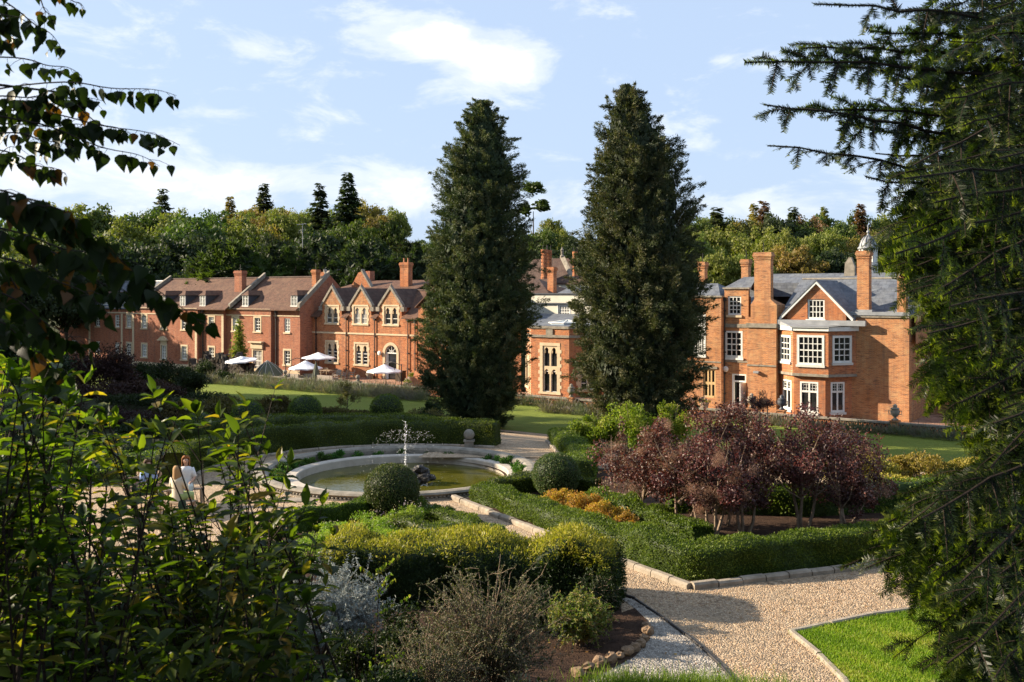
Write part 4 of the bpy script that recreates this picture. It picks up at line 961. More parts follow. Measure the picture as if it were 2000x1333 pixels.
# ---- right house
def right_house():
    v = 72.0; b = Bld('manor_house', U(1460, v), v, 'weathered orange brick manor front with white sashes, canted bay and slate roof')
    wb = MB(); st = MB(); vA = 71.4
    # section A
    a0 = U(1330, vA); a1 = U(1408.5, vA); zA = Z(1395, 581, vA)
    A = (a0, vA); B_ = (a1, vA); oA = (U(1373, vA)-a0, U(1397.5, vA)-a0, Z(1385, 777, vA), Z(1385, 721, vA)); oA2 = (U(1357, vA)-a0, U(1376.5, vA)-a0, Z(1365, 694, vA), Z(1365, 616, vA))
    fA, LA = wallseg(wb, A, B_, -3.3, zA, [oA, oA2])
    win(b, fA, *oA, 3, 2, mat='oak', fw=.12, bar=.12, surr=None, sill=False); win(b, fA, *oA2, 4, 4, fw=.1, bar=.05, surr=.08, smat='white', boxed=.02)
    hd = MB(); hd.fbox(fA, oA[0]-.15, oA[1]+.15, 0, .08, oA[3]+.02, oA[3]+.2); b.put('lintel', hd, 'stone_grey')
    st.fbox(fA, 0, LA, 0, .05, Z(1390, 706, vA)-.1, Z(1390, 706, vA)); st.fbox(fA, -.1, LA+.1, -.3, .12, zA, zA+.12)
    wb.quad((a1, vA, -3.3), (a1, v, -3.3), (a1, v, zA), (a1, vA, zA))
    # section B with door and two sashes
    b0, b1 = a1, U(1462, v); zBt = Z(1435, 565, v)
    def t(px): return U(px, v)-b0
    ob = [(t(1421.5), t(1447.5), Z(1435, 616, v), Z(1435, 578.5, v)), (t(1416.5), t(1450.5), Z(1435, 699, v), Z(1435, 647, v)), (t(1430), t(1457.5), -3.05, Z(1443, 731, v))]
    fB, LB = wallseg(wb, (b0, v), (b1, v), -3.3, zBt, ob)
    win(b, fB, *ob[0], 3, 4, fw=.12, bar=.055, smat='stone'); win(b, fB, *ob[1], 3, 4, fw=.14, bar=.055, smat='white', boxed=.02)
    o = ob[2]; dm = MB(); dm.fbox(fB, o[0], o[0]+.14, -.2, .0, o[2], o[3]); dm.fbox(fB, o[1]-.1, o[1], -.2, 0, o[2], o[3]); dm.fbox(fB, o[0]+.14, o[1]-.1, -.2, 0, o[3]-.1, o[3]); dm.fbox(fB, o[0]+.14, o[1]-.1, -.2, 0, o[3]-.62, o[3]-.5)
    d = b.put('door', dm, 'white'); lf = MB(); q0 = fB(o[1]-.1, 0, o[2]); q1 = fB(o[1]+.02, 1.0, o[2]); lf.fbox(fB, o[1]-.09, o[1]-.03, .0, 1.05, o[2], o[3]-.62); b.put('door_leaf', lf, 'white', d)
    pm = MB(); pm.quad(fB(o[0]+.1, -.6, o[2]), fB(o[1], -.6, o[2]), fB(o[1], -.6, o[3]-.6), fB(o[0]+.1, -.6, o[3]-.6)); pm.quad(fB(o[0]+.1, -.15, o[3]-.55), fB(o[1], -.15, o[3]-.55), fB(o[1], -.15, o[3]-.1), fB(o[0]+.1, -.15, o[3]-.1)); b.put('dark_interior', pm, 'glass', d)
    st.fbox(fB, 0, LB, 0, .07, Z(1435, 640, v), Z(1435, 633, v)); st.fbox(fB, 0, LB, 0, .06, Z(1435, 708, v), Z(1435, 704, v)); st.fbox(fB, -.1, LB+.1, -.3, .12, zBt, zBt+.12)
    lm = MB(); lm.blob(fB(t(1419), .15, Z(1419, 721, v)), (.23, .12, .23), 12, 8, 0); b.put('wall_lamp', lm, 'white', smooth=True)
    pipe(b, fB, .06, -3, zA)
    # chimney breast and tall stack
    vc = 71.2; c0, c1 = U(1459.5, vc), U(1516, vc); e0, e1 = U(1465, vc), U(1516, vc); zc = Z(1490, 640, vc)
    wb.box((c0, vc, -3.3), (c1, 73, zc)); wb.box((e0, vc+.12, zc), (e1, 73, Z(1490, 596, vc)))
    s0, s1 = U(1473, vc+.2), U(1505, vc+.2); zs = Z(1490, 585, vc)
    wb.hexa([(e0, vc+.12, Z(1490, 596, vc)), (e1, vc+.12, Z(1490, 596, vc)), (e1, 73, Z(1490, 596, vc)), (e0, 73, Z(1490, 596, vc)), (s0, vc+.2, zs), (s1, vc+.2, zs), (s1, 71.95, zs), (s0, 71.95, zs)])
    st.box((c0-.05, vc-.12, zc-.02), (c1+.05, 72.5, zc+.3)); st.box((c0-.02, vc-.06, Z(1490, 716, vc)), (c1+.02, vc+.01, Z(1490, 713, vc)))
    chimney(b, s0, s1, vc+.2, 71.95, zs, Z(1490, 493, vc), 'brick_old', aerial=True)
    fl = MB(); ff, _ = fr((c0, vc), (c1, vc)); fl.fbox(ff, U(1474, vc)-c0, U(1484, vc)-c0, 0, .3, Z(1478, 729, vc), Z(1478, 725, vc)); b.put('floodlight', fl, 'lead')
    # flank wall
    f0, f1 = U(1668, v), U(1775.5, v); zf = Z(1720, 621, v); ffk, Lf = wallseg(wb, (f0, v), (f1, v), -3.3, zf); wb.quad((f1, v, -3.3), (f1, 81, -3.3), (f1, 81, zf), (f1, v, zf))
    st.fbox(ffk, 0, Lf, -.3, .1, zf, zf+.16)
    # wall behind the bay, gable above
    g0, g1 = U(1514, v), U(1672, v); vg = 71.7; fg, Lg = fr((U(1527, vg), vg), (U(1664, vg), vg)); zg = Z(1595, 632, vg)
    wb.quad((c1, v, -3.3), (f0, v, -3.3), (f0, v, zg), (c1, v, zg))
    gm = MB(); ua, um, uc = U(1529, vg), U(1595.5, vg), U(1662, vg); zft, zap = Z(1595, 619, vg)-.1, Z(1595.5, 553, vg)
    gw = (U(1577, vg), U(1610.5, vg), Z(1593, 624, vg), Z(1593, 585, vg))
    z4 = zg-.05
    gm.quad((ua+.35, vg, z4), (gw[0], vg, z4), (gw[0], vg, gw[2]), (ua+.35, vg, zft)) if False else None
    gm.poly([(ua+.35, vg, z4), (gw[0], vg, z4), (gw[0], vg, zft+(zap-zft)*(gw[0]-ua)/(um-ua)), (ua+.35, vg, zft+(zap-zft)*.35/(um-ua))])
    gm.poly([(gw[1], vg, z4), (uc-.35, vg, z4), (uc-.35, vg, zft+(zap-zft)*.35/(uc-um)), (gw[1], vg, zft+(zap-zft)*(uc-gw[1])/(uc-um))])
    gm.quad((gw[0], vg, z4), (gw[1], vg, z4), (gw[1], vg, gw[2]), (gw[0], vg, gw[2]))
    gm.poly([(gw[0], vg, gw[3]), (gw[1], vg, gw[3]), (gw[1], vg, zft+(zap-zft)*(uc-gw[1])/(uc-um)), (um, vg, zap), (gw[0], vg, zft+(zap-zft)*(gw[0]-ua)/(um-ua))])
    gm.quad((uc-.35, vg, z4), (uc-.35, vg+1.5, z4), (uc-.35, vg+1.5, zft+.4), (uc-.35, vg, zft+.4))
    b.put('gable_wall', gm, 'brick')
    f2, _ = fr((gw[0], vg), (gw[1], vg)); win(b, f2, 0, gw[1]-gw[0], gw[2], gw[3], 4, 3, fw=.12, bar=.055, smat='white', meet=False)
    bg = MB()
    for (p, q) in (((ua-.2, zft-.1), (um, zap+.08)), ((uc+.2, zft-.1), (um, zap+.08))): bg.prism([(p[0], vg-.22, p[1]-.14), (p[0], vg-.02, p[1]-.14), (p[0], vg-.02, p[1]+.12), (p[0], vg-.22, p[1]+.12)], (q[0]-p[0], 0, q[1]-p[1]))
    b.put('bargeboard', bg, 'white')
    rg = MB(); back = 4.6; rg.slab((ua-.3, vg-.25, zft-.02), (um, vg-.25, zap+.22), (um, vg+back, zap+.22), (ua-.3, vg+.7, zft-.02), .08); rg.slab((um, vg-.25, zap+.22), (uc+.3, vg-.25, zft-.02), (uc+.3, vg+.7, zft-.02), (um, vg+back, zap+.22), .08); b.put('gable_roof', rg, 'slate')
    # canted bay, upper floor proud of the lower
    def bay(vf, pL, pR, oL, oR, z0, z1, wins, style):
        A0 = (oL, v); A = (U(pL, vf), vf); B1 = (U(pR, vf), vf); B2 = (oR, v)
        m = MB(); res = []
        for (P0, P1, wn) in ((A0, A, wins[0]), (A, B1, wins[1]), (B1, B2, wins[2])):
            f, L = fr(P0, P1); x0, x1, zb, zt, nx, ny = wn; o = (L*x0, L*x1, zb, zt); wallseg(m, P0, P1, z0, z1, [o]); res.append((f, o, nx, ny, L))
        return m, res, (A0, A, B1, B2)
    oL, oR = U(1515, v)+.05, U(1672, v); z7 = Z(1580, 734, 70.3)
    m, res, ring = bay(70.2, 1549, 1618, oL, oR, z7, Z(1580, 645, 70.3), [(.26, .86, Z(1533, 706, 71), Z(1533, 656, 71), 3, 4), (.13, .87, Z(1582, 713, 70.2), Z(1582, 656, 70.2), 5, 4), (.16, .82, Z(1640, 709, 71), Z(1640, 657, 71), 3, 4)], 0)
    for i, (f, o, nx, ny, L) in enumerate(res): win(b, f, *o, nx, ny, fw=.12, bar=.05, smat='offwhite', surr=.05, boxed=.03)
    bw = b.put('bay', m, 'brick')
    ub = MB(); ub.poly([(p[0], p[1], z7) for p in ring][::-1]); b.put('bay_soffit', ub, 'brick', bw)
    ins = .22; m2, res2, ring2 = bay(70.2+ins, 1550.5, 1612, oL+.15, oR-.3, -3.3, z7, [(.3, .85, Z(1533, 799, 71), Z(1533, 742, 71), 2, 3), (.2, .78, Z(1580, 806, 70.4), Z(1580, 746, 70.4), 2, 3), (.2, .72, Z(1635, 806, 71), Z(1635, 747, 71), 2, 3)], 1)
    for i, (f, o, nx, ny, L) in enumerate(res2):
        wd = win(b, f, *o, nx, 1, fw=.12, bar=.12, smat='offwhite', boxed=.01, sill=True, meet=False)
        tr = MB(); zz = o[2]+(o[3]-o[2])*.68; tr.fbox(f, o[0]+.1, o[1]-.1, -.08, .0, zz-.07, zz+.07)
        for k in range(1, 6): tt = o[0]+(o[1]-o[0])*k/6; tr.fbox(f, tt-.012, tt+.012, -.09, -.05, zz, o[3]-.1)
        for k in range(1, 3): z_ = zz+(o[3]-zz)*k/3; tr.fbox(f, o[0]+.1, o[1]-.1, -.09, -.05, z_-.012, z_+.012)
        b.put('transom', tr, 'white', wd)
    b.put('bay', m2, 'brick')
    for (f, o, nx, ny, L), (f_, o_, a_, b_, L_) in zip(res, res2):
        st.fbox(f, -.03, L+.03, -.05, .07, z7-.05, z7+.14)
    # bay cornice and lead roof
    cm = MB(); zc0 = Z(1580, 646, 70.3); 
    for (f, o, nx, ny, L) in res: cm.fbox(f, -.12, L+.12, -.2, .16, zc0-.02, zc0+.3)
    b.put('cornice', cm, 'white'); lr = MB(); A0, A, B1, B2 = ring
    def off(p, q): return (p[0], p[1]-q)
    z8 = zc0+.3; lr.poly([(A0[0]-.1, A0[1], z8), (A[0]-.12, A[1]-.25, z8), (B1[0]+.12, B1[1]-.25, z8), (B2[0]+.2, B2[1], z8), (B2[0]+.2, v+.1, z8+.45), (A0[0]-.1, v+.1, z8+.45)])
    lr.quad((A[0]-.12, A[1]-.25, z8-.1), (B1[0]+.12, B1[1]-.25, z8-.1), (B1[0]+.12, B1[1]-.25, z8), (A[0]-.12, A[1]-.25, z8)); lr.box((ua-.5, vg-.35, z8+.05), (uc+1.1, vg-.05, z8+.42)); b.put('lead_flat', lr, 'lead')
    b.put('wall', wb, 'brick_old'); b.put('string_course', st, 'stone_grey')
    ld = MB(); ld.fbox(ffk, -.4, Lf+.05, -.5, .16, zf+.16, zf+.4); b.put('parapet_lead', ld, 'lead')
    # main slate roof
    vr = 76.8; r0, r1 = U(1512, 74), U(1790, v+.5); zr = Z(1640, 545, vr); ze = zf+.2; rf = MB()
    rf.slab((c1-.1, v+.3, ze), (r1, v+.3, ze), (r1, vr, zr), (c1-.1, vr, zr), .1); rf.slab((r1, vr+5, ze), (c1-.1, vr+5, ze), (c1-.1, vr, zr), (r1, vr, zr), .1); o = b.put('roof', rf, 'slate')
    rd = MB(); rd.tube([(c1, vr, zr), (r1, vr, zr)], .1, 6); b.put('ridge_tiles', rd, 'stone_grey', o)
    ew = MB(); ew.poly([(r1, v+.3, ze-2), (r1, vr+5, ze-2), (r1, vr+5, ze), (r1, vr, zr), (r1, v+.3, ze)]); b.put('gable_wall', ew, 'brick_old')
    for (p0, p1, y1, vv) in ((1673.5, 1697, 490, v+.15), (1752, 1769, 522, v+.15)): chimney(b, U(p0, vv), U(p1, vv), vv, vv+.65, zf+.2, Z(1690, y1, vv), 'brick_old')
    lc = MB(); lc.box((U(1671, v)-.05, v+.02, zf+.2), (U(1703, v), v+1.5, zf+.55)); b.put('chimney_flashing', lc, 'lead')
    # small hips and flat roofs over sections A and B
    hp = MB(); zz = zBt+.1; ha, hb = U(1421, v+1), U(1473, v+1)
    hp.add([(ha, v+.3, zz), (hb, v+.3, zz), (hb, v+5, zz), (ha, v+5, zz), (ha+1.1, v+1.6, zz+.85), (hb, v+1.6, zz+.85)], [(0, 1, 5, 4), (3, 0, 4), (2, 3, 4, 5)])
    h2 = zA+.1; hp.add([(a0, vA+.3, h2), (a1-.2, vA+.3, h2), (a1-.2, vA+5, h2), (a0, vA+5, h2), (a0, vA+2.3, h2+1.0), (a1-1.3, vA+2.3, h2+1.0)], [(0, 1, 5, 4), (1, 2, 5), (2, 3, 4, 5)])
    hp.box((b0, v+5, zBt-.6), (c1, v+9, zBt+.5)); b.put('hip_roof', hp, 'slate')
    chimney(b, U(1367, 78), U(1380, 78), 77.6, 78.2, 4, Z(1376, 512, 78), 'brick_old', aerial=True); chimney(b, U(1451.5, 78), U(1465, 78), 77.6, 78.2, 4, Z(1460, 507, 78), 'brick_old', aerial=True)
    # rear slate range with stack and the cupola
    v4 = 84; q = Bld('rear_slate_range', U(1620, v4), v4, 'rear range under a long slate ridge behind the manor roof'); zr4 = Z(1640, 534, v4); rf = MB(); ra, rb = U(1500, v4), U(1900, v4)
    rf.slab((ra, v4-5, zr4-2.6), (rb, v4-5, zr4-2.6), (rb, v4, zr4), (ra, v4, zr4), .1); rf.slab((rb, v4+5, zr4-2.6), (ra, v4+5, zr4-2.6), (ra, v4, zr4), (rb, v4, zr4), .1); q.put('roof', rf, 'slate')
    wl = MB(); wl.box((ra+.1, v4-4.8, -3.2), (rb-.1, v4+4.8, zr4-2.7)); q.put('wall', wl, 'brick_old')
    gv = MB(); ug = U(1661, v4); gv.prism([(ug-.4, v4-.5, zr4-.5), (ug+.5, v4-.5, zr4-.5), (ug+.5, v4-.5, zr4+.5), (ug+.2, v4-.5, zr4+1.3), (ug, v4-.5, zr4+1.3), (ug-.3, v4-.5, zr4+.8)], (0, .4, 0)); q.put('stone_gablet', gv, 'stone_grey')
    chimney(q, U(1757, 79), U(1776, 79), 78.5, 79.3, 4, Z(1770, 484, 79), 'brick_old')
    cu = Bld('clock_cupola', U(1696, 88), 88, 'white lantern cupola with grey lead dome and finial above the roofs', 'cupola'); uc_, vv = U(1695.5, 88), 88; s = Dv(1695, 88)/F
    zb = Z(1695, 524, 88); z1_, z2_, z3_ = Z(1695, 513, 88), Z(1695, 487, 88), Z(1695, 460, 88); R = 17*s
    m = MB(); m.lathe([(R*1.1, -4), (R*1.1, z1_-zb), (R*.95, z1_-zb+.02)], (uc_, vv, zb), 8); cu.put('base', m, 'offwhite')
    m = MB()
    for i in range(8):
        th = 2*pi*i/8+.39; m.tube([(uc_+R*.85*cos(th), vv+R*.85*sin(th), z1_), (uc_+R*.85*cos(th), vv+R*.85*sin(th), z2_)], .13, 8)
    m.lathe([(R*.4, 0), (R*.4, z2_-z1_)], (uc_, vv, z1_), 8); cu.put('lantern', m, 'white')
    m = MB(); H_ = z3_-z2_; m.lathe([(R*1.15, 0), (R*1.15, .12), (R*1.0, .2), (R*.95, H_*.35), (R*.78, H_*.62), (R*.5, H_*.85), (R*.2, H_*.97), (R*.1, H_*1.08), (.05, H_*1.15)], (uc_, vv, z2_), 24)
    o = cu.put('dome', m, 'lead', smooth=True); fm = MB(); fm.tube([(uc_, vv, z3_), (uc_, vv, z3_+.9)], .05, 6); fm.blob((uc_, vv, z3_+.3), .14, 8, 6, 0); cu.put('finial', fm, 'lead', o)
    rbm = MB()
    for i in range(12):
        th = 2*pi*i/12; pts = [(uc_+r*1.01*cos(th), vv+r*1.01*sin(th), z2_+z) for r, z in ((R*.99, .2), (R*.95, H_*.35), (R*.78, H_*.62), (R*.5, H_*.85), (R*.2, H_*.97))]; rbm.tube(pts, .04, 4)
    cu.put('ribs', rbm, 'lead_dark', o)
    # recessed low range at the far right behind the yew
    w5 = 79.5; r = Bld('low_right_range', U(1776, w5), w5, 'shaded low brick range right of the manor behind the yew branches'); m = MB(); A = (f1+.01, w5); B_ = (f1+34, w5); ops = [(3+5*i, 4.4+5*i, -2.0, .2) for i in range(6)]+[(3+5*i, 4.4+5*i, 1.4, 3.0) for i in range(6)]
    f, L = wallseg(m, A, B_, -3.3, 4.0, ops); r.put('wall', m, 'brick_old')
    for o in ops: win(r, f, *o, 3, 4, fw=.12, bar=.055)
    gable_roof(r, A[0], B_[0], w5, w5+5, w5+10, 4.05, 7.4, 'tile'); chimney(r, A[0]+12, A[0]+13.6, w5+4.3, w5+5.5, 7, 9.6, 'brick_old')
right_house()
# ------------------------------------------------------------------ terrain and ground sheets
FC = (-3.8, 33.1)
def terrain():
    us = np.concatenate([np.linspace(-700, -220, 13)[:-1], np.linspace(-220, 120, 171)[:-1], np.linspace(120, 500, 12)])
    vs = np.concatenate([np.linspace(-60, -20, 5)[:-1], np.arange(-20, 33, 1.0), np.array([33., 35, 37, 39, 41, 43, 45, 47, 49, 51, 53]), np.arange(56, 140, 3.), np.linspace(140, 300, 25), np.linspace(320, 900, 10)])
    A, B = np.meshgrid(us, vs); X, Y = CO*A+SI*B, -SI*A+CO*B; Zt = gh(X, Y)
    Zt = Zt+np.where(B > 90, .6*np.sin(X*.11)*np.cos(Y*.13), 0)
    idx = np.arange(A.size).reshape(A.shape)
    Q = np.stack([idx[:-1, :-1], idx[:-1, 1:], idx[1:, 1:], idx[1:, :-1]], -1).reshape(-1, 4)
    far = (np.hypot(X-FC[0], Y-FC[1]) > 4.6).ravel(); Q = Q[far[Q].all(1)]
    tag(npmesh('ground', np.stack([X, Y, Zt], -1).reshape(-1, 3), Q, M['ground'], smooth=True), kind='structure')
terrain()
def gravel():
    mb = MB(); cx, cy = FC; r = 4.55; A = [(cx+r*cos(t), cy+r*sin(t), .006) for t in np.linspace(-pi/2, pi/2, 33)]; B = [(cx+r*cos(t), cy+r*sin(t), .006) for t in np.linspace(pi/2, 3*pi/2, 33)]
    mb.poly([(cx, 13.6, .006), (20, 13.6, .006), (20, 26.9, .006), (13.5, 31, .006), (6, 36.4, .006), (cx, 39.0, .006)]+A[::-1]); mb.poly([(cx, 39.0, .006), (-19, 36.4, .006), (-19, 13.6, .006), (cx, 13.6, .006)]+B[::-1]); tag(mb.build('gravel_path', M['gravel']), kind='structure')
gravel()
def g2(pts): return [G(*p) for p in pts]
lawnp = g2([(1545, 1238), (1620, 1222), (1700, 1205), (1850, 1185)])+[(13, 20.0), (13, 13.7), (4.95, 13.7), G(1650, 1333), G(1600, 1283)]
sheet('near_lawn', lawnp, .02, M['lawn_near'])
wp = g2([(1205, 1165), (1235, 1172), (1290, 1208), (1340, 1244), (1372, 1272), (1405, 1303), (1430, 1333)])+[(3.6, 13.6), (.9, 13.6)]+g2([(1150, 1333), (1240, 1285), (1270, 1250), (1265, 1215), (1240, 1190)])
sheet('white_gravel_path', wp, .014, M['gravel_white'])
front = g2([(1240, 1190), (1265, 1215), (1270, 1250), (1240, 1285), (1150, 1333)])+[(.8, 13.4), (-9, 13.4), (-9, 18.6), (-3.6, 19.3), (2.1, 19.4), (2.05, 18.6)]
sheet('planting_bed', front, .022, M['soil'])
bedL = [(-2.85, 27.5), (-1.5, 25.7), (.0, 23.6), (.95, 21.9), (1.9, 20.4), (2.2, 19.6), (-4.2, 19.1), (-7.3, 21.6), (-5.7, 24.6)]
sheet('left_planting_bed', bedL, .018, M['soil'])
bedR = [(-1.5, 28.8), (3.66, 20.35), (10.6, 22.95), (16, 25.5), (12, 29), (5.5, 33.5), (2.4, 34), (1.9, 31.2)]
sheet('right_planting_bed', bedR, .018, M['soil'])
uvsheet('lawn', -105, 8, [53.6, 58, 62, 66.9], .02, M['lawn'], 60)
uvsheet('house_path', -60, 8, [51.3, 52, 53.5], .03, M['gravel'], 60)
def ramp_path():
    V = []; n = 14; L = [(-3.4, 36.0), (-2.4, 42), (-1.4, 50), (-.2, 58.0), (1.5, 63)]; R = [(1.9, 36.0), (1.75, 42), (3.3, 50), (5.0, 56.5), (8, 60)]
    for a, b in zip(L, R):
        for i in range(n): t = i/(n-1); x, y = a[0]*(1-t)+b[0]*t, a[1]*(1-t)+b[1]*t; V.append((x, y, ghf(x, y)+.04))
    V = np.array(V).reshape(len(L), n, 3); 
    # refine lengthwise
    W_ = []
    for i in range(len(L)-1):
        for k in range(8):
            r = V[i]*(1-k/8)+V[i+1]*k/8; r[:, 2] = gh(r[:, 0], r[:, 1])+.04; W_.append(r)
    W_.append(V[-1]); W_ = np.array(W_); m = len(W_); idx = np.arange(m*n).reshape(m, n)
    Q = np.stack([idx[:-1, :-1], idx[:-1, 1:], idx[1:, 1:], idx[1:, :-1]], -1).reshape(-1, 4)
    tag(npmesh('ramp_path', W_.reshape(-1, 3), Q, M['gravel'], smooth=True), kind='structure')
ramp_path()
def terrace():
    mb = MB(); mb.quad((-95, 67.6, -3.0), (12, 67.6, -3.0), (12, 78, -3.0), (-95, 78, -3.0)); mb.quad((-95, 67.6, -3.3), (12, 67.6, -3.3), (12, 67.6, -3.0), (-95, 67.6, -3.0))
    mb.v = [(*W(v[0], v[1]), v[2]) for v in mb.v]; tag(mb.build('terrace_paving', M['terrace']), kind='structure')
terrace()
# ------------------------------------------------------------------ terrace wall with lattice brickwork, piers, finials
def terrace_wall():
    v = 67.5; u0, u1 = U(440, v), U(1895, v); b = Bld('lattice_terrace_wall', u0, v, 'low openwork brick wall with stone coping between lawn and terrace', 'wall')
    px = MB(); px.box((u0, v-.14, -3.35), (u1, v+.14, -3.08)); b.put('plinth', px, 'brick_old')
    cp = MB(); cp.box((u0, v-.2, -2.60), (u1, v+.2, -2.48)); b.put('coping', cp, 'stone_grey')
    bk = MB(); bk.box((u0, v+.06, -3.08), (u1, v+.13, -2.60)); b.put('backing', bk, 'ruin')  # dark sheet standing for the shaded gaps behind the lattice
    n = int((u1-u0)/.3); lt = MB()
    for i in range(n):
        a = u0+(u1-u0)*i/n; c = u0+(u1-u0)*(i+1)/n; z0, z1 = -3.08, -2.6; w = .05
        for (p, q) in ((z0, z1), (z1, z0)):
            lt.hexa([(a, v-.12, p-w), (c, v-.12, q-w), (c, v+.02, q-w), (a, v+.02, p-w), (a, v-.12, p+w), (c, v-.12, q+w), (c, v+.02, q+w), (a, v+.02, p+w)])
    b.put('lattice', lt, 'brick')
terrace_wall()
def finial_pier(px, py, v, h=1.05, kind='ball', label='', mat='stone_grey', s=1.0):
    u = U(px, v); x, y = W(u, v); e = empty('garden_urn' if kind != 'ball' else 'ball_finial', (x, y, -3.2), -radians(36), label, 'garden ornament')
    m = MB(); m.box((-.24, -.24, -.1), (.24, .24, .75)); m.box((-.3, -.3, .75), (.3, .3, .84)); m.build('pedestal', M['brick_old'] if kind == 'urn' else M[mat], e)
    if kind == 'ball':
        m = MB(); m.lathe([(.2, .84), (.22, .9), (.1, .98), (.11, 1.02)], n=16); m.build('neck', M[mat], e, smooth=True); m = MB(); m.blob((0, 0, 1.22), .22, 16, 12, 0); m.build('ball', M[mat], e, smooth=True)
    else:
        m = MB(); m.lathe([(.2*s, .84), (.22*s, .9), (.09*s, 1.0), (.1*s, 1.06), (.26*s, 1.2), (.32*s, 1.42), (.24*s, 1.55), (.3*s, 1.6), (.27*s, 1.64), (.12*s, 1.7), (.16*s, 1.8), (.03*s, 1.92)], n=18); m.build('urn', M[mat], e, smooth=True)
        for sd in (-1, 1): m = MB(); m.tube([(sd*.28*s, 0, 1.5), (sd*.42*s, 0, 1.45), (sd*.4*s, 0, 1.25), (sd*.22*s, 0, 1.2)], .03, 6); m.build('handle', M[mat], e)
finial_pier(557, 750, 67.5, label='stone ball finial on the terrace wall below the middle white parasol'); finial_pier(699, 757, 67.5, label='stone ball finial on the terrace wall nearer the left cypress')
finial_pier(1116, 795, 67.2, kind='urn', label='carved stone urn standing between the two cypresses'); finial_pier(1748, 820, 67.45, kind='urn', label='stone urn on the lattice wall in front of the plain flank wall')
finial_pier(1468, 800, 68.6, kind='urn', label='pale stone urn just right of the open white door', mat='kerb'); finial_pier(1527, 800, 68.8, kind='urn', label='dark lead urn in front of the bay window', mat='lead_dark')
# ruined wall
def ruin():
    v = 69.3; uL, uR = U(372, v), U(492, v); rng = np.random.default_rng(4); n, k = 60, 22; us = np.linspace(uL, uR, n)
    top = -.75+.55*np.sin(us*.7)+.3*np.sin(us*2.3)+rng.normal(size=n)*.22; top[n//2+6:n//2+10] -= 1.4; top[:16] -= np.linspace(1.6, 0, 16); top[us > U(432, v)] -= .75
    V = []
    for s in (-1, 1):
        for i in range(n):
            for j in range(k):
                t = j/(k-1); V.append((us[i], v+s*.35+rng.normal()*.07, -3.3+(top[i]+3.3)*t+rng.normal()*.03))
    V = np.array(V); idx = np.arange(2*n*k).reshape(2, n, k); Q = []
    for i in range(n-1):
        for j in range(k-1): Q.append((idx[0, i, j], idx[0, i+1, j], idx[0, i+1, j+1], idx[0, i, j+1])); Q.append((idx[1, i+1, j], idx[1, i, j], idx[1, i, j+1], idx[1, i+1, j+1]))
        Q.append((idx[0, i, k-1], idx[0, i+1, k-1], idx[1, i+1, k-1], idx[1, i, k-1]))
    for i in (0, n-1):
        for j in range(k-1): Q.append((idx[0, i, j], idx[0, i, j+1], idx[1, i, j+1], idx[1, i, j]))
    X = np.array([(*W(a[0], a[1]), a[2]) for a in V]); c = X.mean(0); o = npmesh('ruined_wall', X-c, np.array(Q), M['ruin'], None, None, tuple(c)); tag(o, 'rough dark ruined stone wall left of the terrace parasols', 'wall')
ruin()
# ------------------------------------------------------------------ terrace furniture
def parasol(px, v, r, zc, label, mat='canvas', group='white parasols on the terrace', cantilever=0, tilt=(0, 0), drop=.55, zbase=-3.0, rot=0.2):
    u = U(px, v); x, y = W(u, v); e = empty('parasol', (x, y, zbase), rot, label, 'parasol', group)
    n = 8; h = zc-zbase; mb = MB(); ap = (0, 0, h+drop); ring = []
    for i in range(n*2):
        th = 2*pi*i/(n*2); rr = r*(1 if i % 2 == 0 else .965); sag = 0 if i % 2 == 0 else .05; q = (rr*cos(th), rr*sin(th)); ring.append((q[0], q[1], h+sag+tilt[0]*q[0]+tilt[1]*q[1]))
    for i in range(2*n):
        a, b = ring[i], ring[(i+1) % (2*n)]; m1 = tuple(a[k]*.55+ap[k]*.45-(.05 if k == 2 else 0) for k in range(3)); m2 = tuple(b[k]*.55+ap[k]*.45-(.05 if k == 2 else 0) for k in range(3))
        mb.quad(a, b, m2, m1); mb.poly([m1, m2, ap]); lo1 = (a[0], a[1], a[2]-.12); lo2 = (b[0], b[1], b[2]-.12); mb.quad(lo1, lo2, b, a)
    mb.build('canopy', M[mat], e)
    rb = MB()
    for i in range(0, 2*n, 2): rb.tube([(ring[i][0]*.97, ring[i][1]*.97, ring[i][2]-.04), (0, 0, h+drop-.12)], .018, 4)
    rb.build('ribs', M['iron'], e)
    pm = MB()
    if cantilever:
        s = cantilever; pm.tube([(s*(r+.25), 0, 0), (s*(r+.25), 0, h+.75)], .05, 8); pm.tube([(s*(r+.25), 0, h+.65), (s*r*.5, 0, h+drop+.25), (0, 0, h+drop+.1)], .04, 6); pm.tube([(0, 0, h+drop+.1), (0, 0, h-.1)], .04, 6); pm.tube([(s*(r+.25), 0, h-.9), (s*r*.6, 0, h+.45)], .03, 6)
        bs = MB(); bs.box((s*(r+.25)-.45, -.45, 0), (s*(r+.25)+.45, .45, .09))
    else:
        pm.tube([(0, 0, .05), (0, 0, h+drop+.12)], .035, 8); bs = MB(); bs.lathe([(.35, 0), (.33, .07), (.08, .1), (.06, .3)], n=16)
    pm.build('pole', M['iron'], e); bs.build('base', M['iron'], e); return e
parasol(471, 68.7, 1.7, -1.2, 'white parasol leftmost on the terrace, beside the ruined wall', cantilever=-1, tilt=(.1, .05), drop=.45, rot=.5)
parasol(597, 70.2, 1.75, -1.75, 'large white parasol in front of the wing corner, second from left', cantilever=-1, drop=.8, rot=.3)
parasol(622, 73.2, 1.8, -.9, 'white parasol partly behind the large middle one', drop=.6, rot=1.0)
parasol(751, 71.0, 1.75, -1.65, 'white side-pole parasol in front of the arched door', cantilever=1, drop=.7, rot=-.5)
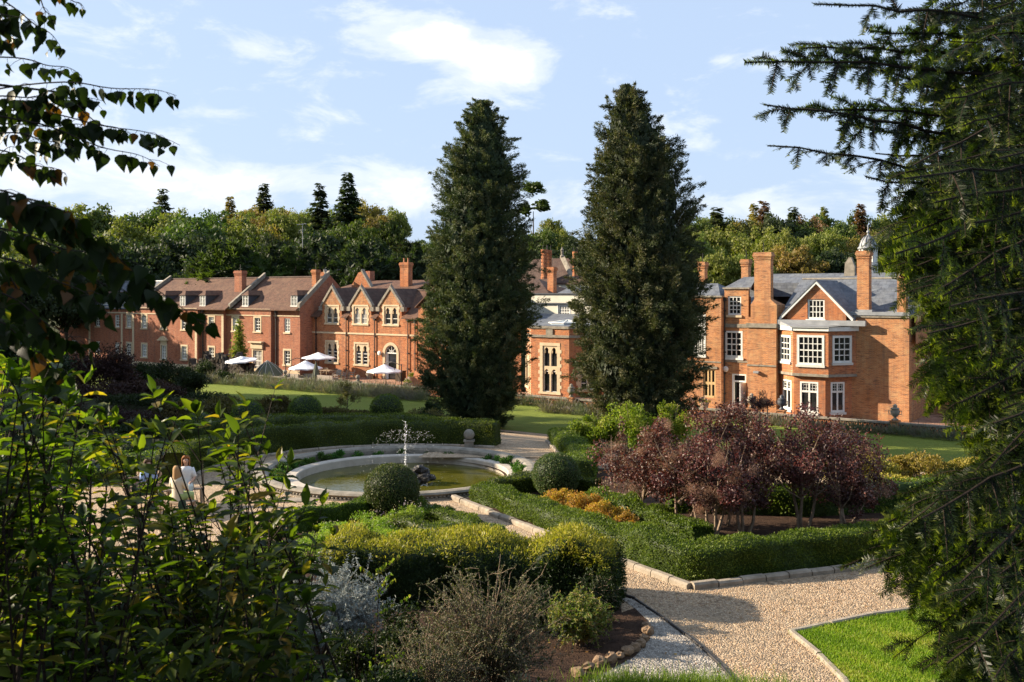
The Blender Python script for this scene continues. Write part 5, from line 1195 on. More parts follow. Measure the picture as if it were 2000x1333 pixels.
def green_parasol():
    v = 70.9; u = U(523, v); x, y = W(u, v); e = empty('parasol', (x, y, -3.0), .4, 'olive green canopy resting low and tilted on the terrace floor', 'parasol')
    n = 10; ap = (-.1, -.2, 1.75); ring = [(1.75*cos(2*pi*i/n), 1.3*sin(2*pi*i/n), .25+.35*sin(2*pi*i/n)+.18*cos(2*pi*i/n)) for i in range(n)]; mb = MB()
    for i in range(n):
        a, b = ring[i], ring[(i+1) % n]; m1 = tuple(a[k]*.5+ap[k]*.5+(.14 if k == 2 else 0) for k in range(3)); m2 = tuple(b[k]*.5+ap[k]*.5+(.14 if k == 2 else 0) for k in range(3)); mb.quad(a, b, m2, m1); mb.poly([m1, m2, ap])
    mb.build('canopy', M['canvas_green'], e); r = MB()
    for i in range(n): a = ring[i]; r.tube([(a[0], a[1], a[2]+.02), (a[0]*.5+ap[0]*.5, a[1]*.5+ap[1]*.5, a[2]*.5+ap[2]*.5+.16), (ap[0], ap[1], ap[2]+.02)], .022, 4)
    r.build('ribs', M['offwhite'], e); r = MB(); r.tube([(.2, -1.0, 0), ap], .035, 6); r.build('pole', M['iron'], e)
green_parasol()
def closed_parasol():
    v = 69.4; u = U(617, v); x, y = W(u, v); e = empty('closed_parasol', (x, y, -3.0), 0, 'closed olive green parasol standing between the pale sofas', 'parasol'); m = MB()
    pr = [(.30, .15), (.33, .3), (.27, .8), (.2, 1.3), (.13, 1.7), (.03, 2.0)]; n = 18; 
    for r, z in pr:
        for k in range(n): th = 2*pi*k/n; q = r*(1+.2*(k % 2)); m.v.append((q*cos(th), q*sin(th), z))
    for i in range(len(pr)-1):
        for k in range(n): a = i*n+k; b = i*n+(k+1) % n; m.f.append((a, b, b+n, a+n))
    m.build('canopy', M['canvas_green'], e); p = MB(); p.tube([(0, 0, 0), (0, 0, 2.1)], .035, 6); p.build('pole', M['teak'], e); p = MB(); p.lathe([(.3, 0), (.28, .08), (.06, .12)]); p.build('base', M['iron'], e)
closed_parasol()
def chair(px, v, rz, label):
    x, y = W(U(px, v), v); e = empty('garden_chair', (x, y, -3.0), rz, label, 'chair', 'woven chairs round the teak table')
    m = MB(); m.box((-.3, -.3, .36), (.3, .3, .44)); m.build('seat', M['rattan'], e)
    m = MB(); m.prism([(-.3, .24, .42), (.3, .24, .42), (.28, .38, .95), (-.28, .38, .95)], (0, .06, 0)); m.build('backrest', M['rattan'], e)
    for s in (-1, 1):
        m = MB(); m.box((s*.3-.04, -.3, .6), (s*.3+.04, .32, .65)); m.box((s*.3-.03, -.28, .4), (s*.3+.03, -.22, .6)); m.build('armrest', M['rattan'], e)
        for t in (-1, 1): m = MB(); m.tube([(s*.26, t*.26, 0), (s*.26, t*.26, .37)], .03, 6); m.build('leg', M['rattan'], e)
for px, v, rz, lb in ((626, 74.3, 1.2, 'woven chair at the left end of the teak table'), (641, 75.0, 3.3, 'woven chair behind the teak table on its left'), (658, 73.2, .2, 'woven chair in front of the teak table'), (663, 74.9, 3.0, 'woven chair behind the right end of the teak table'), (672, 73.6, -1.2, 'woven chair right of the teak table with a tall back'), (686, 74.4, -.9, 'woven chair furthest right beside the wall')):
    chair(px, v, rz-radians(36), lb)
def table():
    v = 74.1; x, y = W(U(646, v), v); e = empty('garden_table', (x, y, -3.0), -radians(36), 'long teak table under the far white parasol', 'table')
    m = MB(); m.box((-1.2, -.5, .7), (1.2, .5, .76)); m.build('tabletop', M['teak'], e)
    for s in (-1, 1):
        for t in (-1, 1): m = MB(); m.box((s*1.05-.04, t*.4-.04, 0), (s*1.05+.04, t*.4+.04, .7)); m.build('leg', M['teak'], e)
table()
def sofa(px, v, rz, w, label):
    x, y = W(U(px, v), v); e = empty('garden_sofa', (x, y, -3.0), rz, label, 'sofa'); 
    m = MB(); m.box((-w/2, -.4, .05), (w/2, .4, .33)); m.box((-w/2, .28, .33), (w/2, .42, .75)); m.box((-w/2, -.4, .33), (-w/2+.14, .28, .58)); m.box((w/2-.14, -.4, .33), (w/2, .28, .58)); m.build('frame', M['rattan'], e)
    n = max(1, int(w/.7))
    for i in range(n): a = -w/2+.16+(w-.32)*i/n; c = -w/2+.16+(w-.32)*(i+1)/n-.02; m = MB(); m.box((a, -.38, .331), (c, .26, .45)); m.box((a, .12, .451), (c, .27, .72)); m.build('cushion', M['cushion'], e)
sofa(576, 69.2, -radians(36)+pi, 1.9, 'pale low sofa nearest the left ball finial'); sofa(603, 69.8, -radians(36)+.9, 1.2, 'pale armchair left of the closed green parasol'); sofa(640, 69.6, -radians(36)+pi, 2.2, 'long pale sofa right of the closed green parasol')
def planter(px, v, label, seed, w=.42, cols='rhodo'):
    x, y = W(U(px, v), v); e = empty('planter', (x, y, -3.0), .3, label, 'planter'); m = MB(); m.lathe([(w*.62, 0), (w*.7, .05), (w*.9, .45), (w, .48), (w, .55), (w*.85, .55), (w*.8, .45)], n=16); m.build('pot', M['kerb'], e)
    V, Q, R = bush(seed, w*1.2, w*1.2, .5, 500, .08, z0=0, clumps=10); V[:, 2] += .5; npmesh('foliage', V, Q, M['green_shrub'], R, e); V, Q, R = bush(seed+1, w*1.1, w*1.1, .55, 90, .09, z0=.1, clumps=9); V[:, 2] += .55; npmesh('flowers', V, Q, M['blossom'], R, e)['kind'] = 'stuff'
planter(722, 75.2, 'round planter against the wall left of the arched door', 1); planter(804, 75.0, 'round planter by the wall right of the arched door', 2); planter(796, 69.6, 'planter with flowers at the terrace edge beside the left cypress', 3); planter(1376, 70.6, 'planter of pale flowers below the oak-framed window', 4, .36)
def bin_():
    v = 75.2; x, y = W(U(782.5, v), v); e = empty('litter_bin', (x, y, -3.0), -radians(36), 'dark slatted bin beside the arched door', 'bin'); m = MB()
    for s in range(7):
        for (ax) in (0, 1):
            for sg in (-1, 1):
                a = -.36+s*.105
                if ax == 0: m.box((a, sg*.38-.02, .05), (a+.085, sg*.38+.02, 1.0))
                else: m.box((sg*.38-.02, a, .05), (sg*.38+.02, a+.085, 1.0))
    m.build('slats', M['bark'], e); m = MB(); m.box((-.33, -.33, 0), (.33, .33, .95)); m.build('liner', M['iron'], e); m = MB(); m.box((-.42, -.42, 1.0), (.42, .42, 1.06)); m.build('lid', M['iron'], e)
bin_()
# ------------------------------------------------------------------ fountain
FC = (-3.8, 33.1)
def fountain():
    e = empty('fountain', (FC[0], FC[1], 0), 0, 'round stone fountain pool with water jets inside a moulded stone ring', 'fountain')
    n = 96
    def ring(prof, name, mat, parent=e, smooth=True):
        m = MB(); 
        for r, z in prof:
            for k in range(n): th = 2*pi*k/n; m.v.append((r*cos(th), r*sin(th), z))
        for i in range(len(prof)-1):
            for k in range(n): a = i*n+k; b = i*n+(k+1) % n; m.f.append((a, b, b+n, a+n))
        o = m.build(name, M[mat], parent, smooth=False); return o
    o = ring([(4.65, 0), (4.65, .05), (4.57, .06), (4.61, .12), (4.66, .17), (4.61, .22), (4.46, .245), (4.30, .23), (4.20, .18), (4.17, .10), (4.18, -.25)], 'outer_ring', 'stone_grey')
    # beaded moulding under the rim
    bd = MB(); K = 230
    for i in range(K): th = 2*pi*(i+.5)/K; c = (4.61*cos(th), 4.61*sin(th), .085); bd.blob(c, (.05, .05, .032), 6, 4, 0)
    bd.build('beading', M['stone_grey'], o, smooth=True)
    pw = ring([(3.84, -.3), (3.84, .0), (3.82, .02), (3.50, .02), (3.47, -.01), (3.47, -.75)], 'pool_wall', 'pool'); pw.location = (.19, 0, 0)
    m = MB(); m.lathe([(3.28, -.32), (3.2, -.3)], n=48, cap=True); 
    sl = ring([(4.2, -.13), (3.55, -.13)], 'planting_soil', 'soil')
    fl = MB(); fl.poly([(3.475*cos(2*pi*k/n)+.19, 3.475*sin(2*pi*k/n), -.25) for k in range(n)]); w = fl.build('pool_water', M['water'], e); w['kind'] = 'structure' if False else 'thing'
    del w['kind']
    # jets
    rng = np.random.default_rng(9); mb = MB(); j0 = np.array([.25, 0, -.05]); T = []
    def drops(pts, r): T.extend([(p, r*rng.uniform(.5, 1.5)) for p in pts])
    t = rng.random(200)**1.3; hgt = 1.8*t; sp = .012+.028*t
    drops(np.stack([j0[0]+rng.normal(size=200)*sp, j0[1]+rng.normal(size=200)*sp, j0[2]+hgt], 1), .009)
    for i in range(14):
        a = 2*pi*i/14+.1; vx = 1.35; vz = 5.2; k = 34; tt = rng.random(k)**.8*1.05
        x = vx*tt*.95; z = vz*tt-4.905*tt*tt; g = .012+.05*tt
        p = np.stack([j0[0]+cos(a)*x+rng.normal(size=k)*g, j0[1]+sin(a)*x+rng.normal(size=k)*g, j0[2]+z+rng.normal(size=k)*g], 1); drops(p[p[:, 2] > -.22], .0050)
    for (p, r) in T: mb.add([(p[0]+r, p[1], p[2]), (p[0], p[1]+r, p[2]), (p[0]-r, p[1], p[2]), (p[0], p[1]-r, p[2]), (p[0], p[1], p[2]+r*1.6), (p[0], p[1], p[2]-r*1.6)], [(0, 1, 4), (1, 2, 4), (2, 3, 4), (3, 0, 4), (1, 0, 5), (2, 1, 5), (3, 2, 5), (0, 3, 5)])
    mb.build('water_jets', M['drop'], e)
    fz = MB()
    for i in range(90):
        a = rng.random()*2*pi; r = abs(rng.normal(1.35, .35)); s = rng.uniform(.006, .018); c = (j0[0]+r*cos(a), j0[1]+r*sin(a), -.255); fz.blob(c, (s*1.6, s, .008), 6, 4, .3)
    fz.build('foam', M['drop'], e)
    nz = MB(); nz.lathe([(.09, .0), (.06, .3), (.04, .38)], (j0[0], j0[1], -.4), 10); nz.build('nozzle', M['iron'], e)
fountain()
def rocks():
    rng = random.Random(5); e = None; m = MB()
    for i in range(26):
        a = rng.uniform(0, 2*pi); q = rng.uniform(0, 1); x, y = .62*q*cos(a), .5*q*sin(a); s = rng.uniform(.10, .2)
        m.blob((x, y, -.34+.42*(1-q)+rng.uniform(0, .06)), (s, s*rng.uniform(.7, 1.1), s*rng.uniform(.6, .9)), 7, 5, .28, rng)
    o = m.build('rock_pile', M['rock']); o.location = (FC[0]+.78, FC[1]-.35, .1); tag(o, 'pile of dark wet rocks in the middle of the pond', 'rocks')
rocks()
rng0 = random.Random(2)
clump_me = {}
spots = [(a, 'hosta') for a in (28, 36, 44, 12, 2, 57, 70, 82, 95, 108, 119, 129, 139, 148, 157, 166, 174, 182, 191, 200, 214, 232, -10)]
for i, (a, k) in enumerate(spots):
    th = radians(a); big = 1.0 if a > 110 or a < 30 else .8
    if a in (57, 82, 214, 232): big = .5
    V, Q, R = bush(40+i, .30*big+.04, .30*big+.04, .36*big+.06, 420, .085, clumps=12, asp=.5)
    if i < 4:
        me = npmesh('bedding_plant', V, Q, M['hosta'], R); clump_me[i] = me.data; o = me
    else: o = link('bedding_plant', clump_me[i % 4]); o.scale = (big/1.0,)*3
    o.location = (FC[0]+.08+4.02*cos(th), FC[1]+4.02*sin(th), -.13); o.rotation_euler = (0, 0, i*1.3)
    side = 'far side' if 35 < a < 145 else ('left side' if 145 <= a < 200 else ('near left side' if a >= 200 else 'right side'))
    tag(o, f'low green bedding plant in the ring on the {side} of the fountain pool', 'plant', f'bedding plants, {side} of the pool')
# drain cover
cv = MB(); cv.box((-.55, -.3, 0), (.55, .3, .025)); cv.box((-.5, -.25, .025), (.5, .25, .032)); o = cv.build('stone_slab', M['kerb']); x, y = G(580, 978); o.location = (x, y, .008); o.rotation_euler = (0, 0, .1); tag(o, 'pale flat stone slab set in the gravel left of the fountain', 'slab')
bl = MB(); bl.blob((0, 0, .13), .14, 14, 10, 0); bl.lathe([(.1, 0), (.1, .05), (.06, .06)], n=12); o = bl.build('stone_ball', M['kerb'], smooth=True); x, y = G(711, 994); o.location = (x, y, 0); tag(o, 'small stone ball on the gravel behind the topiary', 'stone ball')
# gate-post finial at end of curved hedge
e = empty('ball_finial', (-1.65, 38.3, ghf(-1.65, 38.3)), 0, 'stone ball on a short pedestal at the end of the curved hedge', 'garden ornament'); m = MB(); m.box((-.17, -.17, 0), (.17, .17, .28)); m.box((-.21, -.21, .28), (.21, .21, .34)); m.build('pedestal', M['stone_grey'], e); m = MB(); m.blob((0, 0, .54), .21, 16, 12, 0); m.build('ball', M['stone_grey'], e, smooth=True)
# ------------------------------------------------------------------ hedges and topiary
arc = [(FC[0]+.2+7.35*cos(radians(a)), FC[1]-.3+6.6*sin(radians(a))) for a in range(66, 196, 6)]
hedge('box_hedge', arc, 1.0, .95, M['box'], 'dark curved hedge round the far left side of the fountain', dens=600, ls=.055, seed=3)
kerb('kerb', [(FC[0]+.2+6.7*cos(radians(a)), FC[1]-.3+5.95*sin(radians(a))) for a in range(64, 196, 6)], .16, .12, M['kerb'], 'curved stone kerb at the foot of the curved hedge')
hedge('box_hedge', [(-2.2, 39.3), (-5, 40.7), (-9, 40.5), (-13, 38)], 1.1, 1.0, M['box'], 'second curved hedge behind, below the far topiary balls', dens=400, ls=.07, seed=5)
P0, P1, P2, P3 = (-.85, 28.85), (3.95, 20.95), (10.4, 23.45), (15.5, 26.0)
hedge('box_hedge', [P0, (3.5, 21.4), (3.85, 20.98), (4.4, 21.1), P2, P3], .78, .68, M['box'], 'long clipped hedge from the fountain round the gravel corner to the right', dens=1500, ls=.045, seed=8, hfun=lambda t: .5+.2*float(sst(.15, .42, t)))
kerb('kerb', [(-1.7, 28.9), (.6, 24.9), (3.62, 20.15)], .2, .13, M['kerb'], 'rope-edged stone kerb beside the bright clipped hedge', seed=1)
kerb('kerb', [(3.64, 20.13), (10.6, 22.75), (16, 25.3)], .2, .13, M['kerb'], 'long stone kerb under the shaded hedge by the gravel', seed=2)
hedge('box_hedge', [(2.2, 27.2), (3.3, 25.3), (4.4, 23.0)], .7, .62, M['box'], 'short bushy hedge between the gold shrubs and smoke trees', dens=1100, ls=.055, seed=9, bump=.09)
hedge('box_hedge', [(-.6, 29.35), (1.0, 30.35), (2.5, 29.3)], .6, .5, M['box'], 'low hedge behind the right topiary ball beside the pool ring', dens=1000, ls=.048, seed=10)
hedge('box_hedge', [(2.15, 32.0), (2.5, 34.5), (1.95, 40), (3.6, 46)], 1.0, .6, M['box'], 'hedge edging the path toward the right cypress', dens=700, ls=.055, seed=11)
hedge('box_hedge', [(4.3, 27.5), (8, 27.0), (14, 28.5)], .9, .75, M['box'], 'far dark hedge behind the smoke trees', dens=260, ls=.075, seed=12)
kerb('kerb', [(1.55, 31.4), (1.95, 34.5), (1.4, 40)], .15, .12, M['kerb'], 'stone kerb beside the path toward the right cypress', seed=4)
hedge('box_hedge', [(-2.75, 27.6), (-5.5, 24.9)], .5, .5, M['box'], 'thin low hedge on the left side of the pointed bed', dens=1200, ls=.045, seed=13)
hedge('box_hedge', [(-2.65, 26.9), (-2.0, 25.8), (-1.1, 24.8), (-.2, 22.9), (.55, 21.6)], .55, .42, M['box'], 'low hedge on the right side of the pointed bed', dens=1200, ls=.045, seed=14)
hedge('box_hedge', [(-2.9, 25.0), (-1.7, 23.9), (-.6, 22.9)], .5, .42, M['box'], 'short inner hedge crossing the pointed bed', dens=1200, ls=.045, seed=15)
hedge('box_hedge', [(-18, 34.2), (-14.2, 34.4), (-10.9, 33.2)], .9, .6, M['box'], 'low hedge in sun at the far left garden', dens=300, ls=.08, seed=16)
hedge('box_hedge', [(-17, 31.0), (-12, 31.5)], .8, .5, M['box'], 'low front hedge at the left edge of the garden', dens=300, ls=.08, seed=17)
def gh_h(t): return 1.07+.05*sin(t*17)+.04*sin(t*31+1)+(.13*math.exp(-((t-.86)/.1)**2))-.15*math.exp(-((t-.68)/.05)**2)-.15*max(0, t-.94)/.06
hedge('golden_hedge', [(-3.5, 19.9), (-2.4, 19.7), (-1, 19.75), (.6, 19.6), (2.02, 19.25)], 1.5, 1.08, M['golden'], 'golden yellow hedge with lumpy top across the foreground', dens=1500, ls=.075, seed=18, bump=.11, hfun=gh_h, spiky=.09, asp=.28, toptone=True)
ballg = 'clipped topiary balls by the fountain'
def pball(px, py, D, r, mat, label, seed, **k):
    x, y, z = P(px, py, D); ball('topiary_ball', (x, y, z), r, M[mat], label, seed, **k)
pball(765, 957, 26.6, .72, 'box_ball', 'large clipped ball nearest the camera in front of the fountain', 1, dens=2600, ls=.042)
pball(1086, 929, 29.2, .69, 'box_ball', 'clipped ball right of the fountain beside the gold shrubs', 2, dens=2300, ls=.042)
pball(755, 800, 46, .75, 'box', 'dark clipped ball just left of the left cypress', 3, dens=700, ls=.06)
pball(596, 803, 46, .76, 'box', 'dark clipped ball in the middle of the far hedge', 4, dens=700, ls=.06)
pball(484, 812, 43.5, .72, 'box', 'dark clipped ball half hidden by leaves, left of the middle one', 5, dens=700, ls=.06)
pball(388, 832, 41, .62, 'box', 'leftmost dark clipped ball behind the broad leaves', 6, dens=600, ls=.06)
pball(255, 888, 34.5, .6, 'box_ball', 'sunlit clipped ball at the left behind the seated women', 7, dens=900, ls=.05)
kerb('kerb', [lawnp[3], lawnp[2], lawnp[1], lawnp[0], lawnp[-1], lawnp[-2], lawnp[-3]], .12, .07, M['kerb'], 'narrow stone edging round the bright near lawn', seed=5, blk=.8)
kerb('path_edging', g2([(1205, 1162), (1240, 1172), (1292, 1207), (1340, 1243), (1374, 1271), (1408, 1303), (1440, 1340)]), .05, .05, M['iron'], 'thin dark metal edging between white and brown gravel', seed=6, blk=1.2)
rr = random.Random(8)
for i, (px, py) in enumerate(((1262, 1228), (1266, 1240), (1258, 1252), (1252, 1264), (1240, 1272), (1226, 1280), (1210, 1287), (1192, 1294), (1170, 1301), (1150, 1310), (1128, 1322))):
    m = MB(); s = rr.uniform(.07, .12); m.blob((0, 0, s*.4), (s*1.3, s, s*.8), 8, 6, .2, rr); o = m.build('edging_stone', M['edge_rock']); x, y = G(px, py); o.location = (x, y, .02); o.rotation_euler = (0, 0, rr.uniform(0, 3)); tag(o, 'rough brown stone in the curved row edging the dark soil bed', 'stone', 'rough stones edging the soil bed')
# grass on the near lawn
rngg = np.random.default_rng(21); q = rngg.uniform((4.5, 13.7), (10.5, 20.3), (150000, 2)); q = q[in_poly(q+rngg.normal(size=q.shape)*.035, lawnp)]
blades('grass', q, .02, .055, .012, M['grassblade'], 22, 'short bright grass blades of the near lawn')
# loose weeds at the very front
q = np.concatenate([rngg.normal((x, y), (.33, .22), (700, 2)) for x, y in ((1.6, 15.0), (2.2, 14.9), (2.9, 14.9), (2.6, 14.4), (3.5, 14.7), (1.9, 14.3), (4.2, 14.4))]); blades('grass', q, .02, .26, .012, M['weed'], 23, 'straggling green weeds over the white gravel')
# pebbles scattered on soil + gravel for relief
def pebbles(poly, n, z, s, mat, seed, nm):
    rg = np.random.default_rng(seed); P_ = np.array(poly); lo, hi = P_.min(0), P_.max(0); p = rg.uniform(lo, hi, (n, 2)); p = p[in_poly(p, poly)]; n = len(p)
    r = s*rg.uniform(.5, 1.4, n); a = rg.random(n)*6; c = np.array([[1, 0, 0], [0, 1, 0], [-1, 0, 0], [0, -1, 0], [0, 0, .7]])
    V = np.column_stack([p, np.full(n, z)])[:, None, :]+c[None]*r[:, None, None]
    ca, sa = np.cos(a)[:, None], np.sin(a)[:, None]; d = V-np.column_stack([p, np.full(n, z)])[:, None, :]; V[..., 0] = p[:, None, 0]+d[..., 0]*ca-d[..., 1]*sa; V[..., 1] = p[:, None, 1]+d[..., 0]*sa*.8+d[..., 1]*ca*.8
    T = np.array([(0, 1, 4), (1, 2, 4), (2, 3, 4), (3, 0, 4)]); Q = T[None]+(np.arange(n)*5)[:, None, None]
    tag(npmesh(nm, V.reshape(-1, 3), Q.reshape(-1, 3), mat), None, None, None, 'stuff')
def fallen(n, poly, z, mat, seed, label):
    rg = np.random.default_rng(seed); P_ = np.array(poly); p = rg.uniform(P_.min(0), P_.max(0), (n*3, 2)); p = p[in_poly(p, poly)][:n]; k = len(p)
    V, Q, R = leaves(np.column_stack([p, np.full(k, z)]), np.column_stack([rg.normal(size=(k, 2)), rg.normal(size=k)*.15]), np.array([0, 0, 1.])+rg.normal(size=(k, 3))*.25, .05*rg.uniform(.6, 1.4, k), .03, 'leaf', rg.random(k)); tag(npmesh('fallen_leaves', V, Q, mat, R), label, 'leaves', None, 'stuff')
M['fallen'] = leaf_mat('fallen_leaf', [(.20, .09, .03), (.32, .17, .04), (.14, .08, .04), (.40, .28, .06)], .2)
fallen(420, [(2.2, 13.8), (5, 13.8), (9, 18.9), (14, 22), (9, 22), (3.7, 19.9), (-1, 27), (-1.5, 24), (2.2, 19)], .03, M['fallen'], 31, 'few fallen brown leaves on the gravel'); fallen(60, lawnp, .06, M['fallen'], 32, 'few fallen brown leaves on the near lawn'); fallen(260, front, .045, M['fallen'], 33, 'fallen brown leaves on the dark soil bed'); fallen(160, [(-12, 22), (-6, 21.8), (-6, 27), (-12, 30)], .03, M['fallen'], 34, 'few fallen leaves on the gravel left of the fountain')
pebbles(wp, 26000, .014, .018, M['gravel_white'], 3, 'white_pebbles'); pebbles([(2.2, 13.8), (5, 13.8), (9, 18.9), (9, 22), (3.6, 20), (2.3, 21.5), (2.2, 19)], 60000, .007, .014, M['gravel'], 4, 'gravel_stones'); pebbles(front, 9000, .02, .022, M['soil'], 5, 'soil_clods')
# ------------------------------------------------------------------ the two tall cypresses
def big_tree(px, D, prof_px, ytop, ybot, cx, mat, seed, label, plumes, per, zbase=None, skirt=True):
    x = (px-1000)/F*D; zb = ghf(x, D); zt = CAMZ-(ytop-HOR)/F*D; zlo = CAMZ-(ybot-HOR)/F*D; s = D/F
    e = empty('cypress_tree', (x, D, zb), 0, label, 'tree', 'pair of tall cypresses')
    H = zt-zlo; prof = sorted([((CAMZ-(py-HOR)*s-zlo)/H, (b-a)/2*s) for (py, a, b) in prof_px]); offs = sorted([((CAMZ-(py-HOR)*s-zlo)/H, ((a+b)/2-px)*s) for (py, a, b) in prof_px])
    oh = [a for a, b in offs]; ov = [b for a, b in offs]
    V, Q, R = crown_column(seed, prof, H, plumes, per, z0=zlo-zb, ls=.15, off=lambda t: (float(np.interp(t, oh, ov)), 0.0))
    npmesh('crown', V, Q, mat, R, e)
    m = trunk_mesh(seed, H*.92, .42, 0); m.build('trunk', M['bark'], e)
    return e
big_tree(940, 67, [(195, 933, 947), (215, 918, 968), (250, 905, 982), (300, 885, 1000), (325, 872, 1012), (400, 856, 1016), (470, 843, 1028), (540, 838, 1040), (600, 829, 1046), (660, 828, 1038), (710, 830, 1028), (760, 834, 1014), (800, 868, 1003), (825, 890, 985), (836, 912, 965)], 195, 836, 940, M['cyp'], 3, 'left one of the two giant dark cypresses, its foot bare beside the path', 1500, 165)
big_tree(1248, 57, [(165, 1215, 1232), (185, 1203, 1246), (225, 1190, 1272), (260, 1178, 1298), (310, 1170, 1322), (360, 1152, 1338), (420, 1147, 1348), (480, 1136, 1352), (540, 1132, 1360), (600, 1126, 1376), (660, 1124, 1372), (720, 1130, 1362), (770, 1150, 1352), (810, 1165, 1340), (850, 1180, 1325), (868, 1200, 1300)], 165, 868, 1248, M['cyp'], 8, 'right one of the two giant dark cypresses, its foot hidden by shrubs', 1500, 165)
# ------------------------------------------------------------------ wooded hillside
def keep(tri, nm):
    o = npmesh(nm, tri[0], tri[1], M['tree_green'], tri[2]); me = o.data; bpy.data.objects.remove(o); return me
crowns = {'broad': [keep(crown_broad(30+i, 4.5, 9+i % 3, 2.6, 80, 66, .36), 'crown') for i in range(5)],
          'spruce': [keep(crown_spruce(50+i, 3.0, 15, 1.0, 28, .30), 'crown') for i in range(3)],
          'cone': [keep(crown_column(60+i, [(0, 1.9), (.15, 2.3), (.5, 1.9), (.8, 1.1), (1, .1)], 8.0, 210, 34, z0=.5, ls=.34), 'crown') for i in range(3)],
          'pine': [keep(join([tuple(a for a in (lambda c: (c[0]*np.array([1, 1, .42])+np.array([dx, dy, dz]), c[1], c[2]))(crown_broad(80+j, r, 5, 0, 26, 60, .3))) for j, (dx, dy, dz, r) in enumerate(((0, 0, 9.5, 2.6), (1.6, .4, 7.6, 1.6), (-1.2, .6, 7.2, 1.2)))]), 'crown')]}
tr = [meshdata(trunk_mesh(20+i, 8, .26, 6, 1.9).build('trunk', M['bark'])) for i in range(3)]; trs = meshdata(trunk_mesh(24, 9, .2, 0).build('trunk', M['bark']))
HT = {'broad': 12.3, 'spruce': 15.0, 'cone': 8.5, 'pine': 11.2}
def matcopy(me, mat):
    key = (me.name, mat)
    if key not in _mc:
        c = me.copy(); c.materials.clear(); c.materials.append(M[mat]); _mc[key] = c
    return _mc[key]
_mc = {}; tcount = {}
ADJ = {'tree_green': 'mid green', 'tree_light': 'pale yellow-green', 'tree_autumn': 'yellowing', 'tree_russet': 'russet brown', 'tree_dark': 'dark green', 'tree_conif': 'olive'}
KN = {'broad': ('broadleaf_tree', 'broadleaf tree'), 'spruce': ('spruce_tree', 'pointed spruce'), 'cone': ('conical_tree', 'small conical evergreen'), 'pine': ('pine_tree', 'flat-topped pine')}
MARK = [(-400, 'far left behind the birch leaves'), (110, 'at the left over the slate wing'), (250, 'above the slate wing and its chimney'), (340, 'above the first brown dormers'), (430, 'above the wing\'s middle dormer'), (520, 'above the wing chimney with the rod'), (600, 'beside the aerial mast'), (670, 'above the gothic house gables'), (760, 'above the lone brick chimney'), (850, 'just left of the left cypress'), (1000, 'hidden beside the left cypress'), (1060, 'right of the left cypress top'), (1130, 'in the gap between the cypresses'), (1240, 'behind the right cypress'), (1390, 'just right of the right cypress'), (1460, 'above the small left chimneys'), (1530, 'above the tallest manor chimney'), (1600, 'above the manor gable'), (1670, 'left of the cupola'), (1740, 'right of the cupola'), (1900, 'behind the yew branches'), (2400, 'far right behind the yew')]
usedL = {}
def htree(px, py, D, kind, mat, wide=1.0, hmax=None):
    x = (px-1000)/F*D; g = ghf(x, D); zt = CAMZ-(py-HOR)/F*D; h = zt-g
    if h < 3: return
    v = crowns[kind]; i = tcount.get(kind, 0); tcount[kind] = i+1
    s = h/HT[kind]; nm, kn = KN[kind]; row = 'low front' if py > 455 else ('skyline' if py < 412 else 'middle')
    mk = min(MARK, key=lambda a: abs(a[0]-px))[1]; base = f'{ADJ[mat]} {kn}, {row} row, {mk}'
    k = usedL.get(base, 0); usedL[base] = k+1
    if k: base = ['', 'second ', 'third ', 'fourth ', 'fifth ', 'sixth ', 'seventh ', 'eighth ', 'ninth '][min(k, 8)]+base
    e = empty(nm, (x, D, g-.2), (i*2.4) % 6.28, base, 'tree', 'trees on the wooded hill'); e.scale = (s*wide, s*wide, s)
    c = link('crown', matcopy(v[i % len(v)], mat), e); t = link('trunk', tr[i % 3], e); 
    if kind == 'spruce': t.scale = (.8, .8, 1.5); e.scale = (s*wide*1.35, s*wide*1.35, s)
    return e
R_ = random.Random(11)
S, B, CN = 'spruce', 'broad', 'cone'
